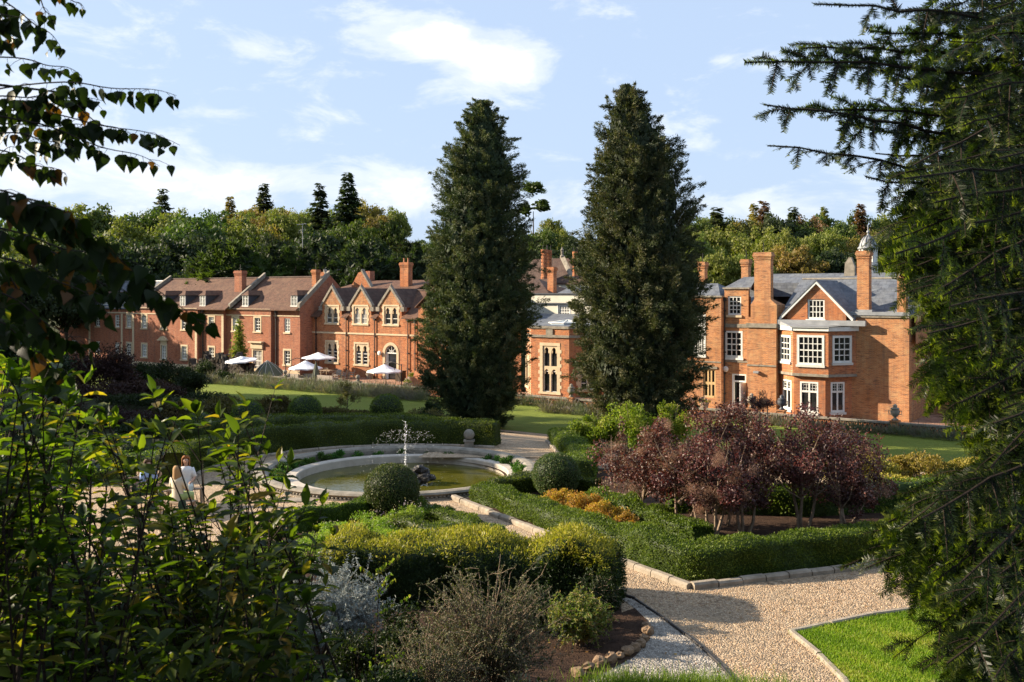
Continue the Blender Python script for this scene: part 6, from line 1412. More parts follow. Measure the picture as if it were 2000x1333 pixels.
for a in [(318, 368, 205, S, 'tree_conif', .9), (515, 357, 215, S, 'tree_conif', 1.0), (450, 383, 210, S, 'tree_autumn', .9), (625, 357, 170, S, 'tree_dark', .8), (680, 335, 168, S, 'tree_dark', .95), (482, 388, 200, B, 'tree_light', .8),
          (140, 382, 180, B, 'tree_light', 1), (190, 386, 185, B, 'tree_green', .9), (238, 388, 200, B, 'tree_russet', .9), (300, 392, 190, B, 'tree_green', .95), (378, 380, 165, B, 'tree_green', .95), (425, 398, 178, B, 'tree_green', .9), (345, 398, 195, B, 'tree_light', .8), (275, 398, 205, B, 'tree_autumn', .9),
          (500, 392, 205, B, 'tree_autumn', .9), (560, 386, 205, B, 'tree_autumn', .9), (540, 395, 190, B, 'tree_light', .9), (595, 400, 200, B, 'tree_light', .8), (740, 385, 172, B, 'tree_autumn', .62), (715, 378, 180, B, 'tree_autumn', .7), (660, 410, 155, B, 'tree_green', .85), (690, 418, 152, B, 'tree_green', .9), (765, 412, 165, B, 'tree_green', .5), (70, 390, 170, B, 'tree_light', 1), (10, 400, 160, B, 'tree_green', 1), (-60, 390, 160, B, 'tree_green', 1),
          (60, 440, 135, B, 'tree_light', 1), (120, 430, 138, B, 'tree_green', 1), (170, 440, 140, B, 'tree_light', .9), (225, 440, 145, B, 'tree_dark', .9), (275, 442, 148, B, 'tree_dark', .9), (330, 446, 146, B, 'tree_dark', .9), (240, 412, 165, B, 'tree_light', .8), (310, 415, 168, B, 'tree_green', .7), (390, 432, 150, B, 'tree_dark', .9), (440, 442, 150, B, 'tree_dark', .9), (490, 436, 158, B, 'tree_green', .8), (535, 446, 152, B, 'tree_dark', .8), (580, 440, 152, B, 'tree_autumn', .7), (460, 415, 170, B, 'tree_light', .7), (520, 412, 172, B, 'tree_autumn', .7), (565, 408, 180, B, 'tree_light', .7), (615, 432, 150, B, 'tree_dark', 1), (730, 430, 150, B, 'tree_dark', .8), (640, 425, 160, S, 'tree_dark', 1), 
          (790, 458, 165, B, 'tree_autumn', .8), (825, 455, 160, B, 'tree_green', .8), (850, 450, 160, B, 'tree_green', .8), (880, 440, 160, B, 'tree_green', .8),
          (1040, 353, 160, 'pine', 'tree_green', .62), (1078, 398, 175, B, 'tree_light', .62), (1060, 432, 150, B, 'tree_green', .8), (1100, 428, 165, B, 'tree_light', .6), (1125, 455, 160, B, 'tree_dark', .8), (1020, 440, 160, B, 'tree_dark', .8), (1095, 455, 145, B, 'tree_dark', .8), (1150, 450, 160, B, 'tree_dark', .8), (1060, 470, 140, B, 'tree_dark', .9),
          (1365, 412, 175, B, 'tree_green', .7), (1400, 404, 180, S, 'tree_conif', 1.3), (1432, 414, 180, B, 'tree_light', .9), (1473, 396, 185, S, 'tree_autumn', .8), (1492, 392, 182, S, 'tree_russet', 1.0), (1550, 404, 185, S, 'tree_conif', 1.1), (1520, 414, 180, B, 'tree_light', .8), (1455, 414, 180, B, 'tree_autumn', .8), (1575, 416, 178, B, 'tree_green', .8), (1610, 402, 190, S, 'tree_light', .8), (1680, 398, 180, S, 'tree_russet', .9), (1590, 412, 180, B, 'tree_russet', .8), (1640, 422, 165, B, 'tree_green', .8), (1700, 420, 175, B, 'tree_russet', .8),
          (1390, 432, 150, B, 'tree_light', .8), (1440, 428, 160, B, 'tree_light', .9), (1500, 432, 155, B, 'tree_light', .8), (1530, 436, 150, B, 'tree_light', .8), (1575, 430, 160, B, 'tree_light', .9), (1620, 436, 150, B, 'tree_light', .8), (1665, 438, 150, B, 'tree_autumn', .8), (1720, 440, 150, B, 'tree_light', .8), (1360, 445, 145, B, 'tree_light', .8),
          (1370, 466, 128, B, 'tree_light', .8), (1410, 475, 126, B, 'tree_light', .8), (1450, 470, 130, B, 'tree_light', .8), (1520, 468, 128, B, 'tree_autumn', .8), (1560, 470, 126, B, 'tree_autumn', .8), (1600, 468, 130, B, 'tree_green', .8), (1640, 470, 126, B, 'tree_dark', .9), (1690, 500, 120, B, 'tree_light', .7), (1740, 480, 124, B, 'tree_light', .8), (1790, 450, 130, B, 'tree_green', .9), (1490, 485, 124, B, 'tree_green', .8), (1840, 430, 150, B, 'tree_green', 1), (1900, 440, 140, B, 'tree_light', 1), (1960, 430, 150, B, 'tree_green', 1), (2040, 430, 145, B, 'tree_green', 1)]: htree(*a)
for q_ in range(26):
    px_ = (150+q_*44) if q_ < 15 else (1350+(q_-15)*42)
    htree(px_+R_.uniform(-10, 10), R_.uniform(396, 418), R_.uniform(178, 200), B, R_.choice(['tree_light', 'tree_green', 'tree_autumn', 'tree_light', 'tree_conif']), R_.uniform(.6, .85))
for i in range(20):   # dark evergreens at the foot of the hill
    px = 395+i*22+R_.uniform(-6, 6); htree(px, R_.choice([475, 485, 495, 505, 482]), R_.uniform(128, 136), CN, R_.choice(['tree_dark', 'tree_green', 'tree_dark']), R_.uniform(.9, 1.3))
for px, D in ((415, 128), (505, 129), (740, 128), (800, 130), (845, 130), (180, 128), (130, 126), (60, 120), (0, 118), (230, 132), (290, 132), (345, 132)): htree(px, R_.uniform(478, 512), D+6, B, 'tree_dark', .9)
for px in (1050, 1100, 1140, 1180, 1330): htree(px, 480, 128, B, 'tree_dark', .9)
# ------------------------------------------------------------------ shrubs and borders
def shrub(name, px, D, ytop, wpx, n, ls, mat, label, seed, cat='shrub', group=None, stem=None, clumps=26, asp=.55, cs=.3, shape='leaf', depth=None, z0=.05, hollow=.45, sr=.02, tmat='bark'):
    x = (px-1000)/F*D; g = ghf(x, D); h = CAMZ-(ytop-HOR)/F*D-g; rx = wpx/F*D/2; ry = depth or rx*.8
    return plant(name, (x, D, g), bush(seed, rx, ry, h, n, ls, shape, z0, clumps, asp, hollow, cs), M[mat], stems(seed, stem or 6, rx, ry, h, sr), M[tmat], label, cat, group)
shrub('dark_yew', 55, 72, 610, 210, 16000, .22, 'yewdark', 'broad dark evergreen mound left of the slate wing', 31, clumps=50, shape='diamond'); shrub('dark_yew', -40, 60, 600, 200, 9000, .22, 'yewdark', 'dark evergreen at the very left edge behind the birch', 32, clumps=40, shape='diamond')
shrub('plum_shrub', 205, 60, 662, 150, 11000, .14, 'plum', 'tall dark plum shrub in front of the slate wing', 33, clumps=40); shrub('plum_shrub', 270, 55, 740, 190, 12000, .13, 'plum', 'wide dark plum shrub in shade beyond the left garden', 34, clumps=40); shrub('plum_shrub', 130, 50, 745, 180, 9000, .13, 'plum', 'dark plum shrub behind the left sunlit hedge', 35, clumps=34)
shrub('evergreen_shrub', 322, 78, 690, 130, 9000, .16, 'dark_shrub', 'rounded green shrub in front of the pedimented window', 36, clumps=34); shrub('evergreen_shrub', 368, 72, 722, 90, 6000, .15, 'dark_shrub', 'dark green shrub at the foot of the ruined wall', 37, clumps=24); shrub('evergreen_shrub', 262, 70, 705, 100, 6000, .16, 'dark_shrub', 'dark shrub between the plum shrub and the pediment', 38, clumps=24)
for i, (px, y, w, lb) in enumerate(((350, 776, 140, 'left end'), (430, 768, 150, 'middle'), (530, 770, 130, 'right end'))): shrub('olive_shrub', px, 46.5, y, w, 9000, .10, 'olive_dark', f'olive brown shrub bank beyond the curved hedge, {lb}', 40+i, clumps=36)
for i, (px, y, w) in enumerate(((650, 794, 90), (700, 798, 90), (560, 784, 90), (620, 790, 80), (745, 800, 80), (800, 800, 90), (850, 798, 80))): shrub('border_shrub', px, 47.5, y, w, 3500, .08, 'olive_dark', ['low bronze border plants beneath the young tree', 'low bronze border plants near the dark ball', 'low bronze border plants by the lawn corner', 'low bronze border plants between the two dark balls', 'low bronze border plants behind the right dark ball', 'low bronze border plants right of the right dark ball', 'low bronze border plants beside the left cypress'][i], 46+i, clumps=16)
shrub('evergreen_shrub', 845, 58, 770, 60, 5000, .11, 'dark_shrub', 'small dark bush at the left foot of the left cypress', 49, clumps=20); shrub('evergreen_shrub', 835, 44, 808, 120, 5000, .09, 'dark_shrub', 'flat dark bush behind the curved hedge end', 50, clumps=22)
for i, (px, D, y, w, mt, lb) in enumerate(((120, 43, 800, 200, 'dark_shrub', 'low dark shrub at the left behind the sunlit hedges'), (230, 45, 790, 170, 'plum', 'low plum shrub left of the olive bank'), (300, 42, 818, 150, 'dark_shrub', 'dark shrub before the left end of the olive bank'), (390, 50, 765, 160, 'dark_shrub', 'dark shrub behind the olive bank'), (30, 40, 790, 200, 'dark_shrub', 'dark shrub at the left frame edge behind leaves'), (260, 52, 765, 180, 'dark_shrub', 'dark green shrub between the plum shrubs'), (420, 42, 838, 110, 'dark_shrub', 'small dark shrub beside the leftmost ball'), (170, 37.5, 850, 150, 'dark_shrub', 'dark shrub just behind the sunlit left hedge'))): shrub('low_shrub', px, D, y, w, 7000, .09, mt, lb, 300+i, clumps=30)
for i, (px, D, y, w, mt) in enumerate(((400, 71, 700, 60, 'dark_shrub'), (440, 69.5, 722, 60, 'dark_shrub'), (362, 75, 712, 60, 'dark_shrub'))): shrub('ivy_mound', px, 103 if i == 0 else 101, y, w, 3500, .16, mt, ['ivy growing over the left half of the ruined wall', 'dark ivy at the foot of the ruined wall by the parasol', 'ivy at the left end of the ruined wall'][i], 320+i, clumps=18)
# young conifer by the ruin, thin sapling in the border
def young():
    v = 70.6; u = U(467, v); x, y = W(u, v); e = empty('young_larch', (x, y, -3.0), 0, 'bright yellow-green young conifer against the long brick wing', 'tree'); V, Q, R = crown_spruce(91, 1.25, CAMZ-(624-HOR)/F*y+3, .5, 18, .15, .32); npmesh('crown', V, Q, M['young'], R, e); trunk_mesh(5, 5.4, .08, 0).build('trunk', M['bark'], e)
young()
def sapling(px, D, ytop, w, label, seed, n=900, mat='young', ls=.08):
    x = (px-1000)/F*D; g = ghf(x, D); h = CAMZ-(ytop-HOR)/F*D-g; V, Q, R = bush(seed, w/2, w/2, h, n, ls, 'leaf', h*.3, 22, .5, .3, .22); plant('young_tree', (x, D, g), (V, Q, R), M[mat], trunk_mesh(seed, h*.9, .03, 7, w*.5), M['bark'], label, 'tree', cname='crown', tname='trunk')
sapling(677, 49, 735, 1.5, 'slender young tree rising in front of the left lawn', 5, 1500, 'olive_dark'); sapling(524, 42, 798, 1.0, 'thin sapling with a few pale blooms left of the far balls', 6, 500, 'olive_dark')
# lavender along the terrace wall
def lavender(uv0, uv1, v, h, label, seed, n):
    rng = np.random.default_rng(seed); parts = []
    k = int(abs(uv1-uv0)/.75)
    for i in range(k):
        u = uv0+(uv1-uv0)*(i+rng.random()*.6)/k; x, y = W(u, v+rng.normal()*.15); g = ghf(x, y); m = n; hh = h*rng.uniform(.75, 1.15)
        p = np.stack([x+rng.normal(size=m)*.24, y+rng.normal(size=m)*.22, g+np.abs(rng.normal(size=m))*hh*.3], 1); ax = (p-np.array([x, y, g-.35])); parts.append(leaves(p, ax+rng.normal(size=(m, 3))*.12, rdir(rng, m), hh*rng.uniform(.3, .65, m), .035, 'diamond', np.clip(rng.random()+rng.normal(size=m)*.2, 0, 1)))
    V, Q, R = join(parts); c = V.mean(0); o = npmesh('lavender', V-c, Q, M['lavender'], R, None, tuple(c)); tag(o, label, 'lavender', None, 'stuff')
v = 66.3; lavender(U(385, v), U(835, v), v, 1.0, 'grey-green lavender border along the left terrace wall', 1, 300); lavender(U(385, 65), U(835, 65), 65, 1.0, 'middle lavender row before the left terrace wall', 11, 260); lavender(U(385, 63.6), U(835, 63.6), 63.6, .9, 'front lavender row at the edge of the left lawn', 12, 240); lavender(U(1000, v), U(1165, v), v, .85, 'lavender border between the two cypresses', 2, 320); lavender(U(1400, v), U(1890, v), v, .75, 'lavender border under the lattice wall on the right', 3, 320)
lavender(U(1060, 63.5), U(1165, 63.5), 63.3, .75, 'pale catmint clump beside the lawn between the cypresses', 4, 320)
# lit shrubs right of the path
G1 = 'bright green shrubs before the right cypress'
for i, (px, D, y, w, lb) in enumerate(((1165, 38.5, 800, 120, 'loose yellow-green shrub arching over the path'), (1235, 38, 772, 140, 'tall bright green shrub in front of the right cypress'), (1310, 38.5, 770, 110, 'bright green shrub right of the tall one by the brick curve'), (1140, 35.5, 870, 110, 'low bright shrub spilling beside the path hedge'))):
    shrub('rose_shrub', px, D, y, w, 5200, .10, 'green_shrub', lb, 60+i, group=G1, clumps=40, cs=.2, hollow=.3, sr=.018, tmat='bark_pale')
for i, (px, D, y, w, lb) in enumerate(((1690, 30.5, 872, 170, 'golden olive shrub just right of the smoke trees'), (1790, 31, 878, 170, 'golden olive shrub in the middle of the right bank'), (1880, 31, 890, 150, 'golden olive shrub behind the yew fringe'), (1610, 36.5, 845, 120, 'golden olive shrub seen through the right smoke tree'), (1740, 28.3, 925, 190, 'low golden olive shrub in front of the right bank'), (1500, 34, 860, 120, 'golden shrub behind the middle smoke trees'))):
    shrub('golden_shrub', px, D, y, w, 8000, .085, 'olive_shrub', lb, 70+i, group='golden olive shrubs on the right bank', clumps=40, cs=.24)
for i, (px, D, y, w) in enumerate(((1098, 26.7, 948, 100), (1142, 25.8, 958, 105), (1182, 24.9, 974, 105), (1216, 24.1, 994, 95))):
    shrub('spirea', px, D, y, w*1.1, 6500, .05, 'spirea', ['gold spirea nearest the right topiary ball', 'gold spirea second from the right topiary ball', 'gold spirea third from the right topiary ball', 'gold spirea furthest right beside the clipped hedge'][i], 80+i, group='gold spirea row inside the clipped hedge', clumps=30, cs=.24)
# smoke trees with purple leaves and pinkish plumes
def smoke(px, D, ytop, wpx, ylow, label, seed, forks=4, n=7000, plumes=14, base=None):
    x = ((base or px)-1000)/F*D; g = ghf(x, D); h = CAMZ-(ytop-HOR)/F*D-g; r = wpx/F*D/2; zl = CAMZ-(ylow-HOR)/F*D-g; dx = (px-(base or px))/F*D
    e = empty('smoke_tree', (x, D, g), 0, label, 'tree', 'purple smoke trees in the right bed'); rng = np.random.default_rng(seed); parts = []; m = MB(); pl = []
    cl = 34; cen = []
    for i in range(cl):
        d = rdir(rng, 1)[0]; q = rng.uniform(.25, 1.0); c = np.array([dx+d[0]*r*q, d[1]*r*.85*q, (zl+h)/2+d[2]*(h-zl)/2*q]); cen.append(c); k = n//cl; s = r*rng.uniform(.17, .33); ee = rdir(rng, k)
        p = c+ee*np.array([s, s, s*.9])*(rng.random((k, 1))**.4); tn = np.clip(rng.random()*.8+rng.normal(size=k)*.15, 0, 1); parts.append(leaves(p, rdir(rng, k)+np.array([0, 0, .2]), nrm(ee+rdir(rng, k)*.8), .062*rng.uniform(.7, 1.3, k), .05, 'leaf', tn))
        if d[2] > .25 and rng.random() < .5:   # leading shoots
            k = 60; t = rng.random(k); p = c+np.array([d[0]*.2, d[1]*.2, 1.])*(t*.55)[:, None]+rng.normal(size=(k, 3))*.06; parts.append(leaves(p, rdir(rng, k)+np.array([0, 0, .5]), rdir(rng, k), .07, .05, 'leaf', rng.random(k)*.8))
    for j in range(plumes):
        c = cen[rng.integers(len(cen))]+np.array([rng.normal()*.15, -abs(rng.normal())*.3, rng.normal()*.15]); k = 380; q = c+(rng.normal(size=(k, 3))*np.array([rng.uniform(.5, 1.2), .8, rng.uniform(.6, 1.3)]))@np.array([[.9, 0, .4], [0, 1, 0], [-.4, 0, .9]])*rng.uniform(.07, .13); pl.append(leaves(q, rdir(rng, k), rdir(rng, k), .045, .006, 'needle', rng.random(k)))
    V, Q, R = join(parts); npmesh('crown', V, Q, M['smoke'], R, e)
    if pl: V, Q, R = join(pl); npmesh('plumes', V, Q, M['plume'], R, e)
    rg = random.Random(seed)
    for i in range(forks):
        a = 2*pi*i/forks+rg.uniform(-.4, .4); bx, by = .10*cos(a), .10*sin(a); lean = rg.uniform(.25, .55)*r
        pts = [(bx, by, -.1), (bx+cos(a)*lean*.3+rg.uniform(-.05, .05), by+sin(a)*lean*.3, zl*.6), (dx*.5+cos(a)*lean*.7, sin(a)*lean*.7, zl+.2), (dx+cos(a)*lean, sin(a)*lean, (zl+h)/2)]
        m.tube(pts, [.05, .042, .03, .012], 7)
        for j in range(4): b = pts[2+j % 2]; aa = rg.uniform(0, 6.28); L = rg.uniform(.3, .7)*r; m.tube([b, (b[0]+cos(aa)*L*.6, b[1]+sin(aa)*L*.6, b[2]+.3), (b[0]+cos(aa)*L, b[1]+sin(aa)*L, b[2]+.75)], [.02, .012, .005], 5)
    for c in cen[::2]: b = pts[2]; m.tube([(dx*.5, 0, zl+.1), tuple((np.array([dx*.7, 0, zl+.4])+c)/2), tuple(c)], [.02, .012, .004], 4)
    m.build('trunk', M['bark_pale'], e)
smoke(1255, 25.5, 845, 215, 985, 'leftmost smoke tree, single stem, brownish purple', 1, 1, 6500, 14); smoke(1330, 24.6, 825, 215, 995, 'smoke tree second from left with several thin stems', 2, 3, 7000, 18)
smoke(1385, 24.0, 858, 210, 1005, 'nearest smoke tree, thick pink plumes over forked stems', 3, 4, 8000, 30); smoke(1412, 25.6, 778, 175, 980, 'tallest dark purple smoke tree in the middle', 4, 2, 7500, 6); smoke(1450, 24.6, 868, 150, 1005, 'slim dark smoke tree right of the pink plumes', 5, 3, 5500, 3)
smoke(1500, 27.5, 815, 200, 960, 'smoke tree behind the slim dark one', 6, 3, 6000, 6); smoke(1565, 25.0, 805, 260, 985, 'wide smoke tree with three leaning pale trunks', 7, 3, 8500, 8); smoke(1655, 26.0, 845, 210, 985, 'rightmost smoke tree beside the golden bank', 8, 3, 7000, 6); smoke(1215, 30.5, 850, 90, 950, 'small smoke tree left behind the gold spireas', 9, 2, 3000, 6)
smoke(1660, 24.3, 900, 110, 1010, 'low smoke tree near the yew fringe', 10, 2, 3500, 2); smoke(1490, 68*.82, 775, 60, 800, 'small russet tree against the chimney breast', 11, 2, 3000, 6)
# perennials in the pointed bed
for i, (x, y, h, r, mt, lb) in enumerate(((-4.3, 23.6, .55, .8, 'perennial', 'left end'), (-3.4, 24.6, .6, .8, 'perennial', 'left of the ball'), (-2.7, 25.4, .65, .6, 'perennial', 'just before the large ball'), (-2.6, 23.6, .55, .9, 'perennial', 'in the middle'), (-1.6, 22.6, .5, .7, 'perennial', 'near the inner hedge'), (-4.9, 22.0, .6, .9, 'perennial', 'at the lower left'), (-3.4, 21.9, .5, .8, 'green_shrub', 'behind the golden hedge'), (-5.8, 20.9, .7, .9, 'green_shrub', 'left behind the silver shrub'), (-1.9, 26.0, .5, .5, 'hosta', 'right of the large ball'), (-6.4, 23.0, .5, .7, 'green_shrub', 'at the gravel corner'))):
    e = plant('perennial_plant', (x, y, .02), bush(100+i, r, r, h, 4200, .06, 'leaf', 0, 30, .35, .2, .26), M[mt], None, None, f'light green flowering perennials in the pointed bed, {lb}', 'plant', 'perennials in the pointed bed')
    V, Q, R = bush(130+i, r*.9, r*.9, h*1.15, 40, .024, 'diamond', h*.5, 20, .8); npmesh('flowers', V, Q, M['blossom'], R, e)['kind'] = 'stuff'
# foreground planting
def twiggy(name, px, D, ytop, wpx, label, seed, n=150, leavesn=16, mat='coton', ls=.035, tw=.006, tmat='bark_pale', spread=1.0, cat='shrub', asp=.5):
    """many arching twigs set with small leaves"""
    x = (px-1000)/F*D; g = ghf(x, D); h = CAMZ-(ytop-HOR)/F*D-g; r = wpx/F*D/2; rng = np.random.default_rng(seed); m = MB(); parts = []
    for i in range(n):
        a = rng.random()*2*pi; q = r*rng.uniform(.2, 1)**.7*spread; top = h*rng.uniform(.45, 1.02)*(1-.35*(q/r)**2); b = np.array([cos(a)*q*.15, sin(a)*q*.12, 0]); e_ = np.array([cos(a)*q, sin(a)*q*.8, top*(.82 if rng.random() < .5 else 1)]); mid = np.array([cos(a)*q*.4, sin(a)*q*.33, top*.8])
        T = np.linspace(0, 1, 8)[:, None]; pts = (1-T)**2*b+2*T*(1-T)*mid+T*T*e_+rng.normal(size=(8, 3))*.018; m.tube(pts, [tw*(1.6-1.2*k/7) for k in range(8)], 4, False)
        for s_ in range(3):
            j = rng.integers(3, 8); d2 = nrm(rng.normal(size=3)+np.array([0, 0, .5])); p2 = [pts[j], pts[j]+d2*.12, pts[j]+d2*.25+np.array([0, 0, -.03])]; m.tube(p2, [tw*.7, tw*.5, tw*.3], 3, False)
            k = leavesn//2; t = rng.random(k)[:, None]; parts.append(leaves(pts[j]+d2*.25*t, rdir(rng, k), rdir(rng, k)+np.array([0, 0, .6]), ls*rng.uniform(.6, 1.2, k), ls*asp, 'leaf', rng.random(k)))
        k = leavesn; t = rng.uniform(.35, 1, k); ii = np.clip((t*7).astype(int), 0, 6); fr_ = (t*7-ii)[:, None]; p = pts[ii]*(1-fr_)+pts[ii+1]*fr_; parts.append(leaves(p, rdir(rng, k)+np.array([0, 0, .2]), rdir(rng, k)+np.array([0, 0, .6]), ls*rng.uniform(.6, 1.3, k), ls*asp, 'leaf', rng.random(k)))
    e = empty(name, (x, D, g), 0, label, cat); m.build('stems', M[tmat], e); V, Q, R = join(parts); npmesh('foliage', V, Q, M[mat], R, e); return e
twiggy('silver_shrub', 630, 16.3, 1092, 290, 'silver-grey shrub in front of the golden hedge', 1, 330, 46, 'silver', .05, .004, 'kerb', cat='shrub', asp=.28)
twiggy('arching_shrub', 955, 14.6, 1085, 330, 'sprawling twiggy grey-green shrub in the centre foreground', 2, 330, 30, 'coton', .034, .006)
twiggy('arching_shrub', 840, 13.6, 1190, 240, 'dark twiggy shrub left of the sprawling one', 12, 170, 26, 'coton', .034, .005)
twiggy('azalea', 1133, 16.9, 1158, 135, 'small sunlit azalea beside the dark soil', 3, 130, 42, 'rhodo', .06, .008, asp=.4)
twiggy('azalea', 1165, 18.0, 1108, 90, 'shaded azalea below the right end of the golden hedge', 4, 70, 36, 'dark_shrub', .06, .008, asp=.4)
twiggy('azalea', 1060, 17.6, 1150, 110, 'dark azalea against the golden hedge', 14, 80, 36, 'dark_shrub', .06, .008, asp=.4)
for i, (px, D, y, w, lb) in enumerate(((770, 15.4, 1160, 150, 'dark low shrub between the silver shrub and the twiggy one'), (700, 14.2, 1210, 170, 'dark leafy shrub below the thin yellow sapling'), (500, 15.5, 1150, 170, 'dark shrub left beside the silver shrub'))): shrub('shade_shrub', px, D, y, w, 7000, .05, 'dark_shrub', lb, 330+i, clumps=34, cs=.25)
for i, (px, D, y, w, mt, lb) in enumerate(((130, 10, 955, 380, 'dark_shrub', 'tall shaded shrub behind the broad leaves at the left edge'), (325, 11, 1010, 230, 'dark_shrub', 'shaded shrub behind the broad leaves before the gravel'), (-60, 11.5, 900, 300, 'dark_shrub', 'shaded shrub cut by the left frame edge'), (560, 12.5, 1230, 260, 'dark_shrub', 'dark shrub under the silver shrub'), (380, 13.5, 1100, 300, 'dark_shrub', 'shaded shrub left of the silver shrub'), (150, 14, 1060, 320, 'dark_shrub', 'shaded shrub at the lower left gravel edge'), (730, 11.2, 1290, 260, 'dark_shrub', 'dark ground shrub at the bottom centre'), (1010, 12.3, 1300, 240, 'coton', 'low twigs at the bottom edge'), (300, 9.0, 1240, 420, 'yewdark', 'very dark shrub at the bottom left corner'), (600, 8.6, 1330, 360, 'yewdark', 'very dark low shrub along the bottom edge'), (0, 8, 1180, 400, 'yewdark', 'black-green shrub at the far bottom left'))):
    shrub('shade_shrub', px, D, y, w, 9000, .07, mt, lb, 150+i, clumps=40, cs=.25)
def little_birch():   # yellow-leaved sapling
    D = 13.0; x = (735-1000)/F*D; g = ghf(x, D); e = empty('birch_sapling', (x, D, g), 0, 'thin sapling with scattered yellow-green leaves before the silver shrub', 'tree'); rng = np.random.default_rng(3); m = MB(); parts = []
    st = [(0, 0, 0), (.03, 0, .6), (-.02, .02, 1.1), (.05, 0, CAMZ-(1095-HOR)/F*D-g)]; m.tube(st, [.014, .011, .008, .003], 6)
    for i in range(15):
        t = rng.uniform(.25, .98); z = st[-1][2]*t; a = rng.choice([0, pi])+rng.normal()*.5; L = rng.uniform(.3, .85)*(1.15-t*.7); p = [np.array([0, 0, z]), np.array([cos(a)*L*.5, sin(a)*L*.5, z+.07]), np.array([cos(a)*L, sin(a)*L, z+rng.uniform(-.05, .25)])]; m.tube(p, [.005, .0035, .002], 4)
        k = 15; q = rng.random(k)[:, None]; b = p[0]*(1-q)+p[2]*q+np.array([0, 0, .03]); parts.append(leaves(b, np.column_stack([rng.normal(size=(k, 2))*.5, -np.ones(k)]), rdir(rng, k), .055*rng.uniform(.7, 1.2, k), .042, 'birch', np.clip(rng.random(k)*.9, 0, 1)))
    m.build('trunk', M['twig'], e); V, Q, R = join(parts); npmesh('foliage', V, Q, M['ylw'], R, e)
M['ylw'] = leaf_mat('yellowing_leaves', [(.10, .17, .02), (.16, .22, .03), (.24, .26, .05), (.45, .32, .04)], .4, .45)
little_birch()
